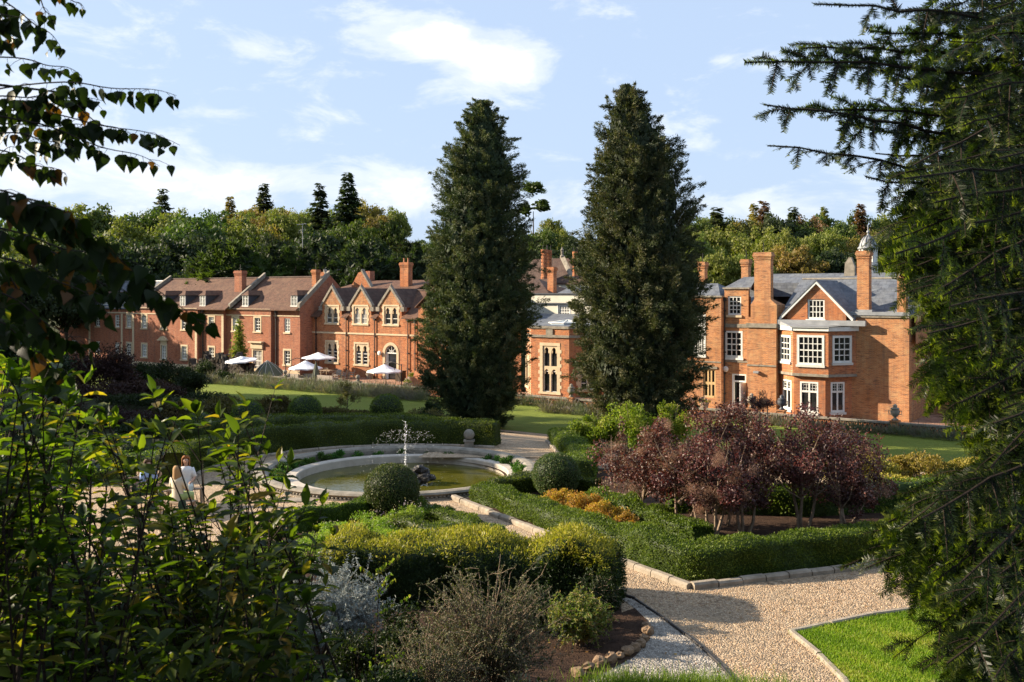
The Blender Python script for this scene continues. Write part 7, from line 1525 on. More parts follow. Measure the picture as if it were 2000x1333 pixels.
# ------------------------------------------------------------------ broad-leaved shrub close to the camera, lower left
M['yewbark'] = simple_mat('yew_bark', (.035, .020, .012), (.02, .012, .008), 9, .9)
def broad_shrub():
    rng = np.random.default_rng(12)
    ex = [0, 100, 200, 300, 400, 480, 520, 590, 615]; ey = [640, 700, 760, 775, 800, 815, 960, 1030, 1420]
    tips = [(30, 640, 3.4), (60, 720, 3.6), (118, 700, 3.5), (165, 750, 3.8), (200, 830, 3.9), (300, 778, 4.2), (350, 800, 4.3), (385, 818, 4.4), (465, 800, 4.6), (440, 865, 4.5), (430, 905, 4.4), (478, 890, 4.8), (520, 985, 4.5), (560, 1012, 4.6), (597, 990, 4.7), (155, 905, 3.9), (60, 850, 3.6), (480, 1040, 4.6), (545, 1060, 4.7)]
    groups = [('left', 0, []), ('middle', 220, []), ('right', 430, [])]
    while len(tips) < 112:
        x = rng.uniform(-60, 620); y0 = np.interp(x, ex, ey); y = y0+35+abs(rng.normal())*190
        if (300 < x < 620 and 860 < y < 1010 and rng.random() < .8) or (230 < x < 420 and 870 < y < 980): continue
        if y < 1400: tips.append((x, y, rng.uniform(3.3, 5.6)))
    labs = ['broad-leaved shrub filling the left edge in front of the garden', 'broad-leaved shrub with sunlit tips below the seated women', 'broad-leaved shrub reaching out over the gravel beside the fountain']
    bases = [(-1.95, 3.7), (-1.5, 4.3), (-1.25, 4.7)]
    for _ in range(42): tips.append((rng.uniform(-60, 390), rng.uniform(930, 1300), rng.uniform(4.6, 6.2)))
    for gi, (nm, _, _) in enumerate(groups):
        sel = [t for t in tips if (0 if t[0] < 190 else (1 if t[0] < 400 else 2)) == gi]; m = MB(); parts = []; bx, by = bases[gi]; g0 = ghf(bx, by)
        for (px, py, D) in sel:
            tip = np.array(P(px, py, D)); b = np.array([bx+rng.normal()*.30, by+rng.normal()*.35, 0]); b[2] = ghf(b[0], b[1]); 
            mid = b*.45+tip*.55; mid[2] += .15*rng.random(); mid[0] = b[0]*.6+tip[0]*.4; T = np.linspace(0, 1, 16)[:, None]; pts = (1-T)**2*b+2*T*(1-T)*mid+T*T*tip
            m.tube(pts, [.007*(1-.8*k/15)+.0008 for k in range(16)], 5, False)
            L = np.linalg.norm(tip-b)
            # opposite leaf pairs along the upper part; side shoots
            def shoot(pts, nodes, a0, size):
                K = len(pts)-1
                for j in range(nodes):
                    t = a0+(1-a0)*(j+.5)/nodes if nodes > 1 else 1; ii = min(int(t*K), K-1); f_ = t*K-ii; p = pts[ii]*(1-f_)+pts[ii+1]*f_; d = nrm(pts[ii+1]-pts[ii]); sd = nrm(np.cross(d, np.array([0, 0, 1.])+rng.normal(size=3)*.2)); 
                    if j % 2: sd = nrm(np.cross(d, sd))*.8+sd*.3
                    for s_ in (-1, 1):
                        ax = nrm(sd*s_*.95+d*.45+rng.normal(size=3)*.18); ax[2] = ax[2]*.45-.10; ax = nrm(ax); nn = nrm(np.cross(ax, np.cross(np.array([0, 0, 1.]), ax))+rng.normal(size=3)*.22); sz = size*rng.uniform(.6, 1.1)*(1.1-.35*t)
                        parts.append((p, ax, nn, sz, rng.random()))
                p = pts[-1]; d = nrm(pts[-1]-pts[-2])
                for s_ in range(3): ax = nrm(d*.6+rdir(rng, 1)[0]*.7+np.array([0, 0, .1])); parts.append((p, ax, nrm(np.array([0, 0, 1.])+rng.normal(size=3)*.3), size*.8*rng.uniform(.6, 1.1), rng.random()))
            shoot(pts, max(6, int(L*.8/.11)), .2, .13)
            for s_ in range(3):
                j = rng.integers(7, 14); d2 = nrm(nrm(pts[j+1]-pts[j])*.8+rdir(rng, 1)[0]*.8+np.array([0, 0, .2])); LL = rng.uniform(.12, .32); q = np.array([pts[j]+d2*LL*k/4+np.array([0, 0, .02*k]) for k in range(5)]); m.tube(q, [.003, .0026, .002, .0016, .001], 4, False); shoot(q, 2, .3, .11)
        def inview(q): sx_, sy_ = 1000+q[0]/q[1]*F, HOR+(CAMZ-q[2])/q[1]*F; return 322 < sx_ < 402 and 872 < sy_ < 985
        parts = [p for p in parts if not inview(p[0]+p[1]*p[3]*.5)]
        A = lambda i: np.array([p[i] for p in parts]); V, Q, R = leaves(A(0), A(1), A(2), A(3), A(3)*.40, 'long', A(4))
        o3 = np.array([bx, by, g0]); e = empty('broadleaf_shrub', tuple(o3), 0, labs[gi], 'shrub', None); m.build('stems', M['yewbark'], e, tuple(o3)); npmesh('foliage', V-o3, Q, M['dogwood'], R, e)
broad_shrub()
# ------------------------------------------------------------------ birch branches, upper left
def birch():
    rng = np.random.default_rng(5); bx, by = -3.6, 2.6; g = ghf(bx, by); e = empty('birch_tree', (bx, by, g), 0, 'birch tree whose leafy twigs hang in at the upper left', 'tree')
    o3 = np.array([bx, by, g]); t = MB(); t.tube([(0, 0, -.3), (.1, 0, 2), (0, .1, 4.5), (-.1, 0, 8)], [.16, .13, .10, .04], 10); t.build('trunk', M['bark_pale'], e)
    paths = [([(-60, 185), (150, 160), (262, 172), (345, 190)], 3.2, 16, .050), ([(-60, 205), (130, 228), (262, 252), (352, 287)], 3.3, 17, .050), ([(40, 235), (150, 270), (250, 296), (312, 328)], 3.25, 12, .048), ([(-60, 118), (60, 117), (120, 128), (160, 152)], 3.4, 11, .042), ([(-60, -30), (40, 25), (95, 60), (125, 108)], 3.3, 12, .043), ([(-60, 60), (10, 62), (30, 85)], 3.1, 8, .05), ([(90, -30), (140, -5), (165, 20)], 3.4, 5, .04), ([(60, -50), (85, 10), (100, 45)], 3.3, 6, .04),
             ([(-60, 290), (40, 305), (90, 325), (130, 345)], 3.3, 13, .043), ([(-60, 235), (60, 215), (120, 190), (200, 200)], 3.3, 16, .045), ([(-60, 250), (60, 245), (140, 240), (210, 262)], 3.35, 18, .047), ([(-60, 200), (30, 190), (90, 180), (130, 175)], 3.15, 14, .046), ([(-40, 270), (50, 262), (110, 275), (150, 300)], 3.2, 12, .045), ([(-60, 330), (-10, 300), (30, 290)], 3.2, 8, .05), ([(-40, -20), (0, 20), (30, 45)], 3.0, 7, .055), ([(110, 180), (160, 215), (205, 245), (255, 265)], 3.3, 9, .048),
             ([(-60, 380), (90, 400), (190, 455), (290, 560), (400, 640)], 2.5, 34, .060), ([(-60, 370), (40, 385), (100, 400), (160, 445)], 2.4, 20, .060), ([(-60, 440), (80, 470), (170, 490), (250, 520)], 2.6, 22, .055), ([(-60, 500), (60, 520), (150, 560), (215, 620)], 2.7, 22, .055), ([(-60, 560), (40, 590), (110, 640), (170, 690)], 2.8, 18, .055), ([(-60, 470), (20, 540), (60, 600), (90, 680)], 2.9, 18, .05), ([(60, 480), (150, 520), (220, 560), (270, 590)], 2.9, 16, .05), ([(-60, 610), (20, 640), (80, 690), (130, 760)], 3.0, 16, .055)]
    tw = MB(); A = []; src = P(-420, 120, 2.8)
    for (pp, D, n, sz) in paths:
        pts = np.array([P(a, b, D+.03*i) for i, (a, b) in enumerate(pp)]); T = np.linspace(0, len(pts)-1, 18); X = np.stack([np.interp(T, np.arange(len(pts)), pts[:, k]) for k in range(3)], 1); X[:, 2] += .010*np.sin(np.linspace(0, 9, 18)); X[1:-1] = (X[:-2]+X[2:]+2*X[1:-1])/4
        s0 = X[0]; far = np.array(src)+np.array([0, 0, (s0[2]-src[2])*.5]); full = np.vstack([[far*.5+s0*.5, ], X]); tw.tube(np.vstack([np.array([bx, by, g+3+(s0[2]-g-3)*.5]), full]), [.012, .006]+[.0032*(1-.75*k/17) for k in range(18)], 5, False)
        n = int(n*1.15)
        for j in range(n):
            t = .12+.88*(j+rng.random()*.6)/n; i0 = min(int(t*17), 16); f_ = t*17-i0; p = X[i0]*(1-f_)+X[min(i0+1, 17)]*f_
            drop = np.array([rng.normal()*.22, rng.normal()*.4, -1.0]); pet = rng.uniform(.008, .022); q = p+nrm(drop+rng.normal(size=3)*.4)*pet; tw.tube([p, q], [.0011, .0008], 3, False)
            face = np.array([rng.normal()*.45, -1+rng.normal()*.3, rng.normal()*.3]); A.append((q, nrm(drop+rng.normal(size=3)*.16), nrm(face), sz*1.3*rng.uniform(.6, 1.12)*(1 if t < .85 else .7), rng.random() if rng.random() > .05 else 1.0, rng.uniform(.66, .9)))
            if rng.random() < .45: 
                d = nrm(np.array([rng.normal()*.8, rng.normal()*.6, -.3])); e2 = p+d*rng.uniform(.03, .07); tw.tube([p, (p+e2)/2+np.array([0, 0, .006]), e2], [.0012, .001, .0008], 3, False); A.append((e2, nrm(drop), nrm(face), sz*rng.uniform(.5, .95), rng.random()*.8, .75))
    cr = crown_broad(77, 3.0, 5.0, 5.6, 34, 60, .16); cr = (cr[0]+np.array([-.9, 1.9, 0]), cr[1], cr[2]); npmesh('crown', *cr[:2], M['birch'], cr[2]*.7, e)  # unseen upper crown, added to throw dappled shade on the yew
    tw.build('twigs', M['twig'], e, tuple(o3)); F_ = lambda i: np.array([a[i] for a in A]); L = F_(3); V, Q, R = leaves(F_(0), F_(1), F_(2), L, L*F_(5), 'birch', np.where(F_(4) < .94, F_(4)*.75, 1.0)); npmesh('leaves', V-o3, Q, M['birch'], R, e)
birch()
# ------------------------------------------------------------------ yew on the right
M['yewbark'] = simple_mat('yew_bark', (.035, .020, .012), (.02, .012, .008), 9, .9)
def yew():
    rng = np.random.default_rng(17); bx, by = 4.4, 5.6; g = ghf(bx, by); o3 = np.array([bx, by, g]); e = empty('yew_tree', tuple(o3), 0, 'dark yew whose needled branches fill the right side of the view', 'tree')
    t = MB(); t.tube([(0, 0, -.3), (.05, 0, 1.5), (-.1, .1, 3.6), (.1, 0, 6), (0, 0, 8.4)], [.3, .25, .2, .12, .04], 12); t.build('trunk', M['bark'], e)
    bm = MB(); nd = []
    def needles(pts, size, dens, up=.25):
        seg = np.linalg.norm(np.diff(pts, axis=0), axis=1); L = seg.sum(); n = max(4, int(L*dens)); s = np.concatenate([[0], np.cumsum(seg)]); t = np.linspace(.02, 1, n)*L; p = np.stack([np.interp(t, s, pts[:, k]) for k in range(3)], 1); d = nrm(np.gradient(p, axis=0)); 
        sd = nrm(np.cross(d, ZP[0]+rng.normal(size=3)*.25)); sg = np.where(np.arange(n) % 2 == 0, 1., -1.)[:, None]; ax = sd*sg*.9+d*.6+rng.normal(size=(n, 3))*.12; nn = np.cross(d, sd)+rng.normal(size=(n, 3))*.2
        nd.append(leaves(p, ax, nn, size*rng.uniform(.7, 1.1, n)*(1.05-.35*np.linspace(0, 1, n)), size*.17, 'needle', np.clip(np.linspace(.1, 1.0, n)**1.5*.8+rng.normal(size=n)*.15, 0, 1)))
    ZP = [np.array([0, 0, 1.])]
    def branch(tip, start, r0, subs, sl, dens=300, size=.026, sag=.25):
        ZP[0] = nrm(np.array([0, -.8, .5])+rng.normal(size=3)*.3)
        b = np.array(start, float); tip = np.array(tip, float); L = np.linalg.norm(tip-b); mid = (b+tip)/2+np.array([0, 0, sag*L*.5]); K = 22; T = np.linspace(0, 1, K)[:, None]; pts = (1-T)**2*b+2*T*(1-T)*mid+T*T*tip; pts[1:-1] += rng.normal(size=(K-2, 3))*.008*L*.3
        bm.tube(pts, [r0*(1-.85*k/(K-1))+.0012 for k in range(K)], 5, False); needles(pts[14:], size, dens)
        for j in range(subs):
            t = .22+.78*(j+rng.random()*.4)/subs; i = min(int(t*(K-1)), K-2); p = pts[i]; d = nrm(pts[i+1]-pts[i]); s_ = 1 if j % 2 else -1; sd = nrm(np.cross(d, ZP[0])); l2 = sl*rng.uniform(.6, 1.15)*(1.1-.6*t)+.04
            d2 = nrm(sd*s_*rng.uniform(.5, .95)+d*rng.uniform(.5, .9)+np.array([0, 0, rng.uniform(-.5, .05)])); q = np.array([p+d2*l2*k/7+np.array([0, 0, -.28*l2*(k/7)**2]) for k in range(8)]); bm.tube(q, [.0028*(1-.7*k/7) for k in range(8)], 4, False); needles(q, size, dens)
            m = max(2, int(l2/.045))
            for c in range(m):
                t3 = .15+.8*(c+rng.random()*.3)/m; i3 = min(int(t3*7), 6); p3 = q[i3]; d3v = nrm(q[i3+1]-q[i3]); sd3 = nrm(np.cross(d3v, ZP[0])); s3 = 1 if c % 2 else -1; l3 = l2*.42*rng.uniform(.5, 1.1)*(1.1-.6*t3); d4 = nrm(sd3*s3*.8+d3v*.75+np.array([0, 0, rng.uniform(-.5, .1)])); q3 = np.array([p3+d4*l3*k/4+np.array([0, 0, -.3*l3*(k/4)**2]) for k in range(5)])
                bm.tube(q3, [.0015, .0013, .0011, .0009, .0007], 3, False); needles(q3, size*.95, dens)
    def st(D, z): return (bx-.1+rng.normal()*.1, by+rng.normal()*.1, z)
    hero = [((1455, 122, 4.4), 26), ((1500, 285, 4.5), 20), ((1560, 95, 4.6), 22), ((1492, 205, 4.45), 18), ((1590, 8, 4.5), 8), ((1700, 60, 4.6), 20), ((1650, 130, 4.8), 20), ((1560, 215, 4.6), 18), ((1640, 240, 4.7), 18), ((1710, 300, 4.8), 16), ((1760, 20, 4.8), 20), ((1690, 345, 4.6), 14), ((1775, 160, 5.0), 20), ((1700, 205, 5.1), 18)]
    for (tp, n) in hero: tipp = P(*tp); L = np.linalg.norm(np.array(tipp)-o3-np.array([0, 0, 3])); branch(tipp, st(0, tipp[2]+rng.uniform(-.75, -.2)), .016, int(n*1.7), .24, 330, size=.032, sag=.18)
    yb = [0, 60, 140, 220, 300, 350, 420, 480, 560, 640, 700, 760, 820, 880, 920, 980, 1040, 1120, 1200, 1280, 1350]; xb = [1780, 1760, 1790, 1800, 1800, 1740, 1725, 1720, 1775, 1805, 1790, 1825, 1880, 1930, 1890, 1740, 1700, 1750, 1830, 1800, 1790]
    for i in range(135):
        y = rng.uniform(-30, 1380); xx = np.interp(y, yb, xb)+abs(rng.normal())*95+8; D = rng.uniform(3.4, 5.6)
        if (y > 1130 and xx < 1860 and rng.random() < .55) or (y < 320 and rng.random() < .62): continue
        tipp = P(xx, y, D); branch(tipp, st(0, min(max(tipp[2]+rng.uniform(.0, .9), g+.4), 8.2)), .013, int(rng.uniform(20, 28)), .25, 250, size=.033, sag=.12)
    for (x, y, D) in ((1712, 450, 4.4), (1725, 520, 4.2), (1790, 560, 3.8), (1830, 640, 4.0), (1790, 690, 4.6), (1800, 1000, 4.0), (1700, 1060, 4.4), (1690, 1110, 4.6), (1640, 1110, 4.8), (1745, 1150, 4.4), (1800, 1310, 4.3), (1745, 1285, 4.2), (1850, 1180, 4.0), (1905, 380, 4.0)):
        tipp = P(x, y, D); branch(tipp, st(0, min(max(tipp[2]+rng.uniform(.2, .6), g+.5), 8)), .006, 26, .22, 280, size=.030, sag=.16)
    # body of the crown: short drooping sprays through its depth
    for i in range(3400):
        y = rng.uniform(-60, 1400); xx = np.interp(y, yb, xb)+45+abs(rng.normal())*170
        if (y > 1120 and xx < 1880) or (y < 340 and rng.random() < .86): continue
        D = rng.uniform(4.2, 7.2); p = np.array(P(min(xx, 2250), y, D)); d = nrm(np.array([-.5, -.3, -.45])+rng.normal(size=3)*.55); l = rng.uniform(.12, .26); q = np.array([p+d*l*k/4+np.array([0, 0, -.3*l*(k/4)**2]) for k in range(5)]); needles(q, .036, 240)
        for s_ in (-1, 1): d2 = nrm(d+nrm(np.cross(d, [0, 0, 1.]))*s_*.8); q2 = np.array([q[1]+d2*l*.6*k/3+np.array([0, 0, -.1*l*(k/3)**2]) for k in range(4)]); needles(q2, .034, 240)
    bm.build('branches', M['yewbark'], e, tuple(o3)); V, Q, R = join(nd); npmesh('foliage', V-o3, Q, M['yew'], R, e)
    # dense inner foliage round the trunk
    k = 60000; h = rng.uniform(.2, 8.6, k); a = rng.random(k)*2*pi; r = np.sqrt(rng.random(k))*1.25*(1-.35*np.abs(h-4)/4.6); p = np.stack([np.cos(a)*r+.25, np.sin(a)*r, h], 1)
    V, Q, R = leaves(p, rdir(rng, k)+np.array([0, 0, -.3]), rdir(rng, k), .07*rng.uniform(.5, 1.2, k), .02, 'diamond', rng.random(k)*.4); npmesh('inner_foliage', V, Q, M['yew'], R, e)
yew()
# lit evergreen shrub seen under the yew beside the lawn
shrub('evergreen_shrub', 1850, 17.2, 1050, 120, 9000, .05, 'box', 'sunlit small-leaved shrub on the lawn edge under the yew', 171, clumps=34); shrub('evergreen_shrub', 1935, 17.5, 1080, 160, 8000, .05, 'box', 'leafy shrub at the right edge behind the yew', 172, clumps=34)
# ------------------------------------------------------------------ trees standing left of the view, whose shade lies over the garden
def side_tree(x, y, h, w, label, kind='broad', mat='tree_green'):
    g = ghf(x, y); s = h/HT[kind]; e = empty(KN[kind][0], (x, y, g-.1), x % 6, label, 'tree', 'trees along the left side of the garden'); e.scale = (s*w, s*w, s); i = int(abs(x*7+y)) % len(crowns[kind]); link('crown', matcopy(crowns[kind][i], mat), e); link('trunk', tr[i % 3], e)
for i, (x, y, h, w) in enumerate(((-14, 11.0, 12, .8), (-10.5, 3.0, 9.5, .6), (-13, 6.4, 7.2, 1.2), (-22, 12.5, 10, 1.0), (-10, -3.5, 9, .9), (-26, 1.0, 11, .9), (-29, 42, 15, .85), (-33, 49, 16, 1.0), (-40, 45, 17, 1.0), (-37, 56, 16, .9), (-45, 62, 20, 1.0), (-47, 53, 17, 1), (-50, 71, 25, .8), (-62, 82, 21, 1.0), (-31, 16.8, 9.5, 1.0), (-51, 79, 26, .75), (-57, 90, 24, .75), (-85, 137, 17, 1.1), (-95, 146, 18, 1.2))):
    side_tree(x, y, h, w, ['broad shade tree outside the view, '+a for a in ('nearest the camera on the left', 'just behind the birch', 'low and close to the birch', 'second row left of the foreground', 'behind the camera on the left', 'left of the birch', 'left of the curved hedge', 'left of the plum shrubs', 'outer row left of the curved hedge', 'beyond the plum shrubs', 'beyond the dark mounds', 'outer row beyond the plum shrubs', 'beside the slate wing', 'left end of the slate wing', 'far left of the gravel', 'beside the left lawn', 'at the left end of the lawn', 'beyond the slate wing', 'farthest beyond the slate wing')][i])
for x, y, h, lb in ():
    g = ghf(x, y); s = h/11.2; e = empty('pine_tree', (x, y, g-.1), x, lb, 'tree'); e.scale = (s, s, s); link('crown', matcopy(crowns['pine'][0], 'tree_dark'), e); link('trunk', tr[0], e).scale = (.8, .8, 1)
for x, y, h, lb in ((-6.5, -5, 17, 'tall tree behind the camera on the left'), (1.5, -7.5, 18, 'tall tree straight behind the camera'), (9, -4.5, 17, 'tall tree behind the camera on the right'), (-14, -6, 16, 'tall tree farther left behind the camera')): side_tree(x, y, h, 1.0, lb)  # out-of-view trees added to block sky light on the near foliage
for i, (x, y, h, r) in enumerate(((-6.0, 4.7, 3.1, 1.5), (-6.4, 7.2, 3.7, 1.6), (-7.2, 9.8, 4.3, 1.7))):  # unseen shrubs added to keep the sun off the lower left
    plant('evergreen_shrub', (x, y, ghf(x, y)), bush(400+i, r, r*1.15, h, 15000, .12, 'diamond', .0, 50, .8, .2, .34), M['yewdark'], stems(i, 6, r, r, h, .03), M['bark'], ['dense evergreen outside the view left of the broad-leaved shrub', 'dense evergreen outside the view left of the lower foliage', 'dense evergreen outside the view left of the bottom beds'][i], 'shrub')
# ------------------------------------------------------------------ people by the hedge, left of the fountain
M['skin'] = simple_mat('skin', (.52, .30, .20), (.48, .27, .18), 8, .55, bstr=.05)
def cloth(nm, c): return simple_mat(nm, c, tuple(x*.85 for x in c), 6, .9, bstr=.1)
def person(px, D, rz, label, hair, top, skirt, pose='sit'):
    x = (px-1000)/F*D; g = ghf(x, D); e = empty('person', (x, D, g), rz, label, 'person', None); seat = .46 if pose == 'sit' else .9
    # one continuous figure grown from a skeleton; facing -y
    J = {'pel': (0, 0, seat+.08, .145), 'bel': (0, 0, seat+.25, .12), 'chest': (0, .01, seat+.46, .135), 'neckb': (0, .01, seat+.60, .06), 'neck': (0, -.005, seat+.67, .048), 'head': (0, -.015, seat+.76, .085), 'crown': (0, 0, seat+.85, .075)}
    E = [('pel', 'bel'), ('bel', 'chest'), ('chest', 'neckb'), ('neckb', 'neck'), ('neck', 'head'), ('head', 'crown')]
    for s, n in ((-1, 'l'), (1, 'r')):
        J['sh'+n] = (s*.165, .01, seat+.56, .058); J['el'+n] = (s*.235, -.05, seat+.31, .042); J['wr'+n] = (s*.14, -.24, seat+.22, .028); J['pa'+n] = (s*.10, -.30, seat+.215, .027)
        E += [('chest', 'sh'+n), ('sh'+n, 'el'+n), ('el'+n, 'wr'+n), ('wr'+n, 'pa'+n)]
        for f in range(5):
            o = (f-2)*.016; J[f'f{f}{n}'] = (s*(.09-o*.7), -.345+abs(f-2)*.006, seat+.20, .009); J[f'g{f}{n}'] = (s*(.085-o*.7), -.37+abs(f-2)*.008 if f else -.335, seat+.175, .008); E += [('pa'+n, f'f{f}{n}'), (f'f{f}{n}', f'g{f}{n}')]
        if pose == 'sit': J['kn'+n] = (s*.10, -.42, seat+.07, .062); J['an'+n] = (s*.10, -.40, .09, .04); J['hip'+n] = (s*.10, -.06, seat+.06, .095)
        else: J['hip'+n] = (s*.095, 0, seat-.02, .095); J['kn'+n] = (s*.10, -.02, .48, .06); J['an'+n] = (s*.10, .02, .09, .038)
        J['to'+n] = (s*.11, J['an'+n][1]-.17, .035, .032); E += [('pel', 'hip'+n), ('hip'+n, 'kn'+n), ('kn'+n, 'an'+n), ('an'+n, 'to'+n)]
    ks = list(J); me = bpy.data.meshes.new('body'); me.from_pydata([J[k][:3] for k in ks], [(ks.index(a), ks.index(b)) for a, b in E], []); me.materials.append(M['skin']); o = bpy.data.objects.new('body', me); C_.objects.link(o); o.parent = e
    md = o.modifiers.new('skin', 'SKIN'); md.use_smooth_shade = True; sv = me.skin_vertices[0].data if me.skin_vertices else None
    if sv is None:
        bpy.context.view_layer.objects.active = o; o.select_set(True); bpy.ops.mesh.customdata_skin_add(); sv = me.skin_vertices[0].data
    for i, k in enumerate(ks): sv[i].radius = (J[k][3], J[k][3]*(.8 if k in ('chest', 'bel', 'pel') else 1)); sv[i].use_root = (k == 'pel')
    o.modifiers.new('sub', 'SUBSURF').levels = 2; o.modifiers['sub'].render_levels = 2
    hz = seat+.80
    fm = MB(); fm.blob((0, -.105, hz-.035), (.012, .02, .022), 8, 6, 0)
    for s in (-1, 1): fm.blob((s*.092, .0, hz-.02), (.01, .02, .03), 8, 6, 0)
    fm.build('nose_and_ears', M['skin'], o, smooth=True)
    em = MB()
    for s in (-1, 1): em.blob((s*.032, -.092, hz+.0), (.012, .008, .007), 8, 6, 0)
    em.build('eyes', M['iron'], o); mm = MB(); mm.blob((0, -.098, hz-.075), (.022, .008, .006), 8, 6, 0); mm.build('mouth', M['terracotta'], o)
    h = MB(); rg = random.Random(int(px)); n = 18; rings = [(.02, .115), (.07, .10), (.098, .05), (.10, 0), (.10, -.08), (.10, -.17), (.085, -.27), (.05, -.33)]
    for r, z in rings:
        for k in range(n):
            th = 2*pi*k/n; front = -sin(th); rr = r*(1+rg.uniform(-.04, .04)); yy = rr*sin(th)*1.05+.02
            if front > .45 and z < .07: yy = max(yy, -.02)
            h.v.append((rr*cos(th), yy, hz+z))
    for i in range(len(rings)-1):
        for k in range(n):
            th = 2*pi*(k+.5)/n
            if -sin(th) > .5 and rings[i+1][1] < .05: continue
            a = i*n+k; b = i*n+(k+1) % n; h.f.append((a, b, b+n, a+n))
    h.f.append(tuple(range(n))); ho = h.build('hair', hair, o, smooth=True); sm = ho.modifiers.new('thick', 'SOLIDIFY'); sm.thickness = .015
    c = MB(); prof = [(.165, -.02), (.16, .10), (.15, .22), (.165, .38), (.19, .50), (.15, .59), (.08, .63)]
    for r, z in prof:
        for k in range(20): th = 2*pi*k/20; c.v.append((r*cos(th)*1.05, r*sin(th)*.80, seat+z))
    for i in range(len(prof)-1):
        for k in range(20): a = i*20+k; b = i*20+(k+1) % 20; c.f.append((a, b, b+20, a+20))
    for s in (-1, 1): c.tube([(s*.15, .01, seat+.565), (s*.20, -.02, seat+.43), (s*.235, -.05, seat+.32)], [.075, .068, .062], 10)
    c.build('top', top, o, smooth=True); k_ = MB()
    if pose == 'sit':
        for s in (-1, 1): k_.tube([(s*.09, .08, seat+.07), (s*.10, -.2, seat+.09), (s*.105, -.44, seat+.07), (s*.105, -.45, seat-.14)], [.12, .11, .095, .10], 12)
    else: k_.lathe([(.16, .0), (.18, -.1), (.21, -.4), (.24, -.55)], (0, 0, seat+.05), 20)
    k_.build('skirt', skirt, o, smooth=True); return e
person(363, 28.2, .35, 'woman with long auburn hair and white top, facing the camera', cloth('auburn_hair', (.30, .12, .04)), cloth('white_blouse', (.78, .76, .74)), cloth('pale_skirt', (.6, .62, .55)), 'sit')
person(347, 26.6, pi-.3, 'woman with loose blonde hair seen from behind', cloth('blonde_hair', (.36, .22, .10)), cloth('cream_top', (.62, .55, .42)), cloth('lime_skirt', (.35, .42, .15)), 'sit')
person(289, 27.6, .9, 'person in a light blue shirt further left behind the leaves', cloth('brown_hair', (.10, .06, .035)), cloth('blue_shirt', (.30, .40, .62)), cloth('dark_trousers', (.05, .06, .09)), 'sit')
def bench(px, D, rz, label, w=1.5, back=True):
    x = (px-1000)/F*D; e = empty('garden_bench', (x, D, 0), rz, label, 'bench')
    for i in range(4): m = MB(); m.box((-w/2, -.22+i*.12, .42), (w/2, -.13+i*.12, .45)); m.build('seat_slat', M['teak'], e)
    for i in range(3 if back else 0): m = MB(); m.box((-w/2, .27, .55+i*.13), (w/2, .30, .63+i*.13)); m.build('back_slat', M['teak'], e)
    for s in (-1, 1):
        for t in (-.2, .27): m = MB(); m.box((s*(w/2-.08)-.03, t-.03, 0), (s*(w/2-.08)+.03, t+.03, .42 if t < 0 or not back else .95)); m.build('leg', M['teak'], e)
bench(363, 28.25, .35, 'wooden bench under the auburn-haired woman', 1.0, False); bench(347, 26.55, pi-.3, 'wooden backless bench under the blonde woman', .9, False); bench(289, 27.65, .9, 'wooden bench under the person in blue', 1.2)
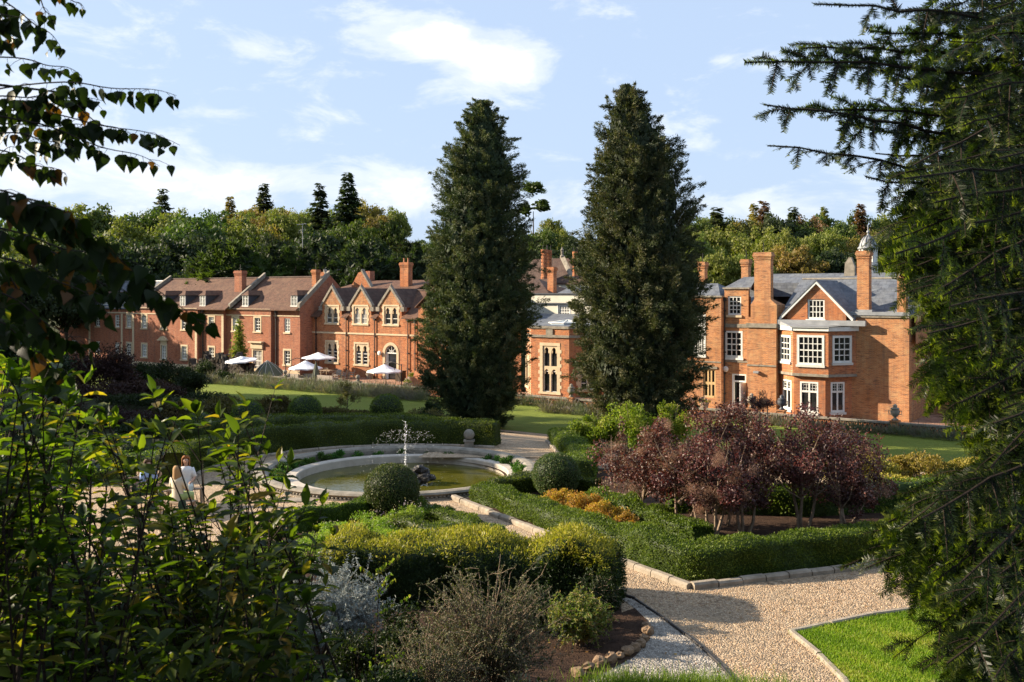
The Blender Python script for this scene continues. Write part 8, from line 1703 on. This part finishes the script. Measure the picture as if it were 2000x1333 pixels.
# ------------------------------------------------------------------ sky, sun, camera
SUN_EL = radians(23); sx, sy = -.985, .17
def world():
    w = bpy.data.worlds.new('World'); bpy.context.scene.world = w; w.use_nodes = True; nt = w.node_tree; nt.nodes.clear(); out = nt.nodes.new('ShaderNodeOutputWorld'); bg = nt.nodes.new('ShaderNodeBackground')
    sky = nt.nodes.new('ShaderNodeTexSky'); sky.sky_type = 'NISHITA'; sky.sun_disc = False; sky.sun_elevation = SUN_EL; sky.sun_rotation = atan2(sx, sy); sky.air_density = 1.0; sky.dust_density = 1.6; sky.ozone_density = 1.2
    tc = N(nt, 'ShaderNodeTexCoord').outputs['Generated']; s = N(nt, 'ShaderNodeSeparateXYZ'); nt.links.new(tc, s.inputs[0])
    az = mathn(nt, 'ARCTAN2', s.outputs[0], s.outputs[1]); el = mathn(nt, 'ARCSINE', s.outputs[2])
    c = N(nt, 'ShaderNodeCombineXYZ'); nt.links.new(az, c.inputs[0]); nt.links.new(mathn(nt, 'MULTIPLY', el, 2.3), c.inputs[1])
    n1 = noise(nt, c.outputs[0], 9, 11, .62, .35); n2 = noise(nt, c.outputs[0], 2.6, 5, .5)
    def blob(px, py, wx, wy, amp):
        a0, e0 = math.atan((px-1000)/F), math.atan((HOR-py)/F); dx = mathn(nt, 'DIVIDE', mathn(nt, 'SUBTRACT', az, a0), wx/F); dy = mathn(nt, 'DIVIDE', mathn(nt, 'SUBTRACT', el, e0), wy/F); r2 = mathn(nt, 'ADD', mathn(nt, 'MULTIPLY', dx, dx), mathn(nt, 'MULTIPLY', dy, dy)); return mathn(nt, 'MULTIPLY', mathn(nt, 'EXPONENT', mathn(nt, 'MULTIPLY', r2, -1)), amp)
    tot = None
    for b in ((840, 80, 120, 45, .34), (960, 115, 95, 60, .36), (1000, 160, 60, 30, .2), (620, 50, 110, 50, .10), (650, 140, 90, 40, .10), (790, 385, 110, 45, .36), (560, 360, 130, 30, .26), (500, 110, 60, 25, .2), (330, 370, 160, 35, .20), (420, 236, 90, 12, .12), (1110, 390, 120, 40, .2), (1650, 410, 160, 30, .2), (1400, 128, 30, 12, .12), (1390, 240, 70, 14, .10), (1510, 135, 40, 20, .12), (1420, 400, 120, 20, .12), (60, 60, 260, 220, .12), (100, 330, 250, 90, .18)):
        v = blob(*b); tot = v if tot is None else mathn(nt, 'ADD', tot, v)
    f = mathn(nt, 'ADD', mathn(nt, 'ADD', mathn(nt, 'MULTIPLY', n1, .9), mathn(nt, 'MULTIPLY', n2, .15)), tot)
    mask = ramp(nt, f, [(.56, (0, 0, 0)), (.72, (.5, .5, .5)), (.90, (1, 1, 1))], 'EASE')
    ccol = ramp(nt, n1, [(.35, (.80, .84, .90)), (.6, (1, 1, 1))]); sc = mixc(nt, 1.0, ccol, CLOUD, 'MULTIPLY')
    veil = mixc(nt, VEIL, sky.outputs[0], VEILC)
    col = mixc(nt, mathn(nt, 'MULTIPLY', mask, .92), veil, sc); nt.links.new(col, bg.inputs['Color']); bg.inputs['Strength'].default_value = SKYS; nt.links.new(bg.outputs[0], out.inputs[0])
SKYS = .054; CLOUD = (8.9, 9.0, 9.2); VEIL = .72; VEILC = (5.0, 6.3, 8.5)
world()
ld = bpy.data.lights.new('sun', 'SUN'); ld.energy = 5.0; ld.angle = radians(.53); ld.color = (1.0, .85, .65); lo = bpy.data.objects.new('sun', ld); C_.objects.link(lo)
from mathutils import Vector
lo.rotation_euler = Vector((sx*cos(SUN_EL), sy*cos(SUN_EL), sin(SUN_EL))).to_track_quat('Z', 'Y').to_euler(); lo.location = (-60, 10, 60)
cam = bpy.data.cameras.new('camera'); co = bpy.data.objects.new('camera', cam); C_.objects.link(co); co.location = (0, 0, CAMZ); co.rotation_euler = (radians(90), 0, 0)
cam.sensor_width = 36; cam.lens = 36*F/2000; cam.shift_y = -(666.5-HOR)/2000; cam.clip_start = .1; cam.clip_end = 3000
cam.dof.use_dof = True; cam.dof.focus_distance = 18; cam.dof.aperture_fstop = 8
sc = bpy.context.scene; sc.camera = co; sc.view_settings.view_transform = 'Standard'; sc.view_settings.look = 'None'; sc.view_settings.exposure = 1.36; sc.view_settings.gamma = 1
sc.cycles.max_bounces = 6; sc.cycles.diffuse_bounces = 2; sc.cycles.glossy_bounces = 3; sc.cycles.transmission_bounces = 4; sc.cycles.transparent_max_bounces = 6; sc.cycles.use_denoising = True; sc.cycles.caustics_reflective = False; sc.cycles.caustics_refractive = False
sc.render.engine = 'CYCLES'
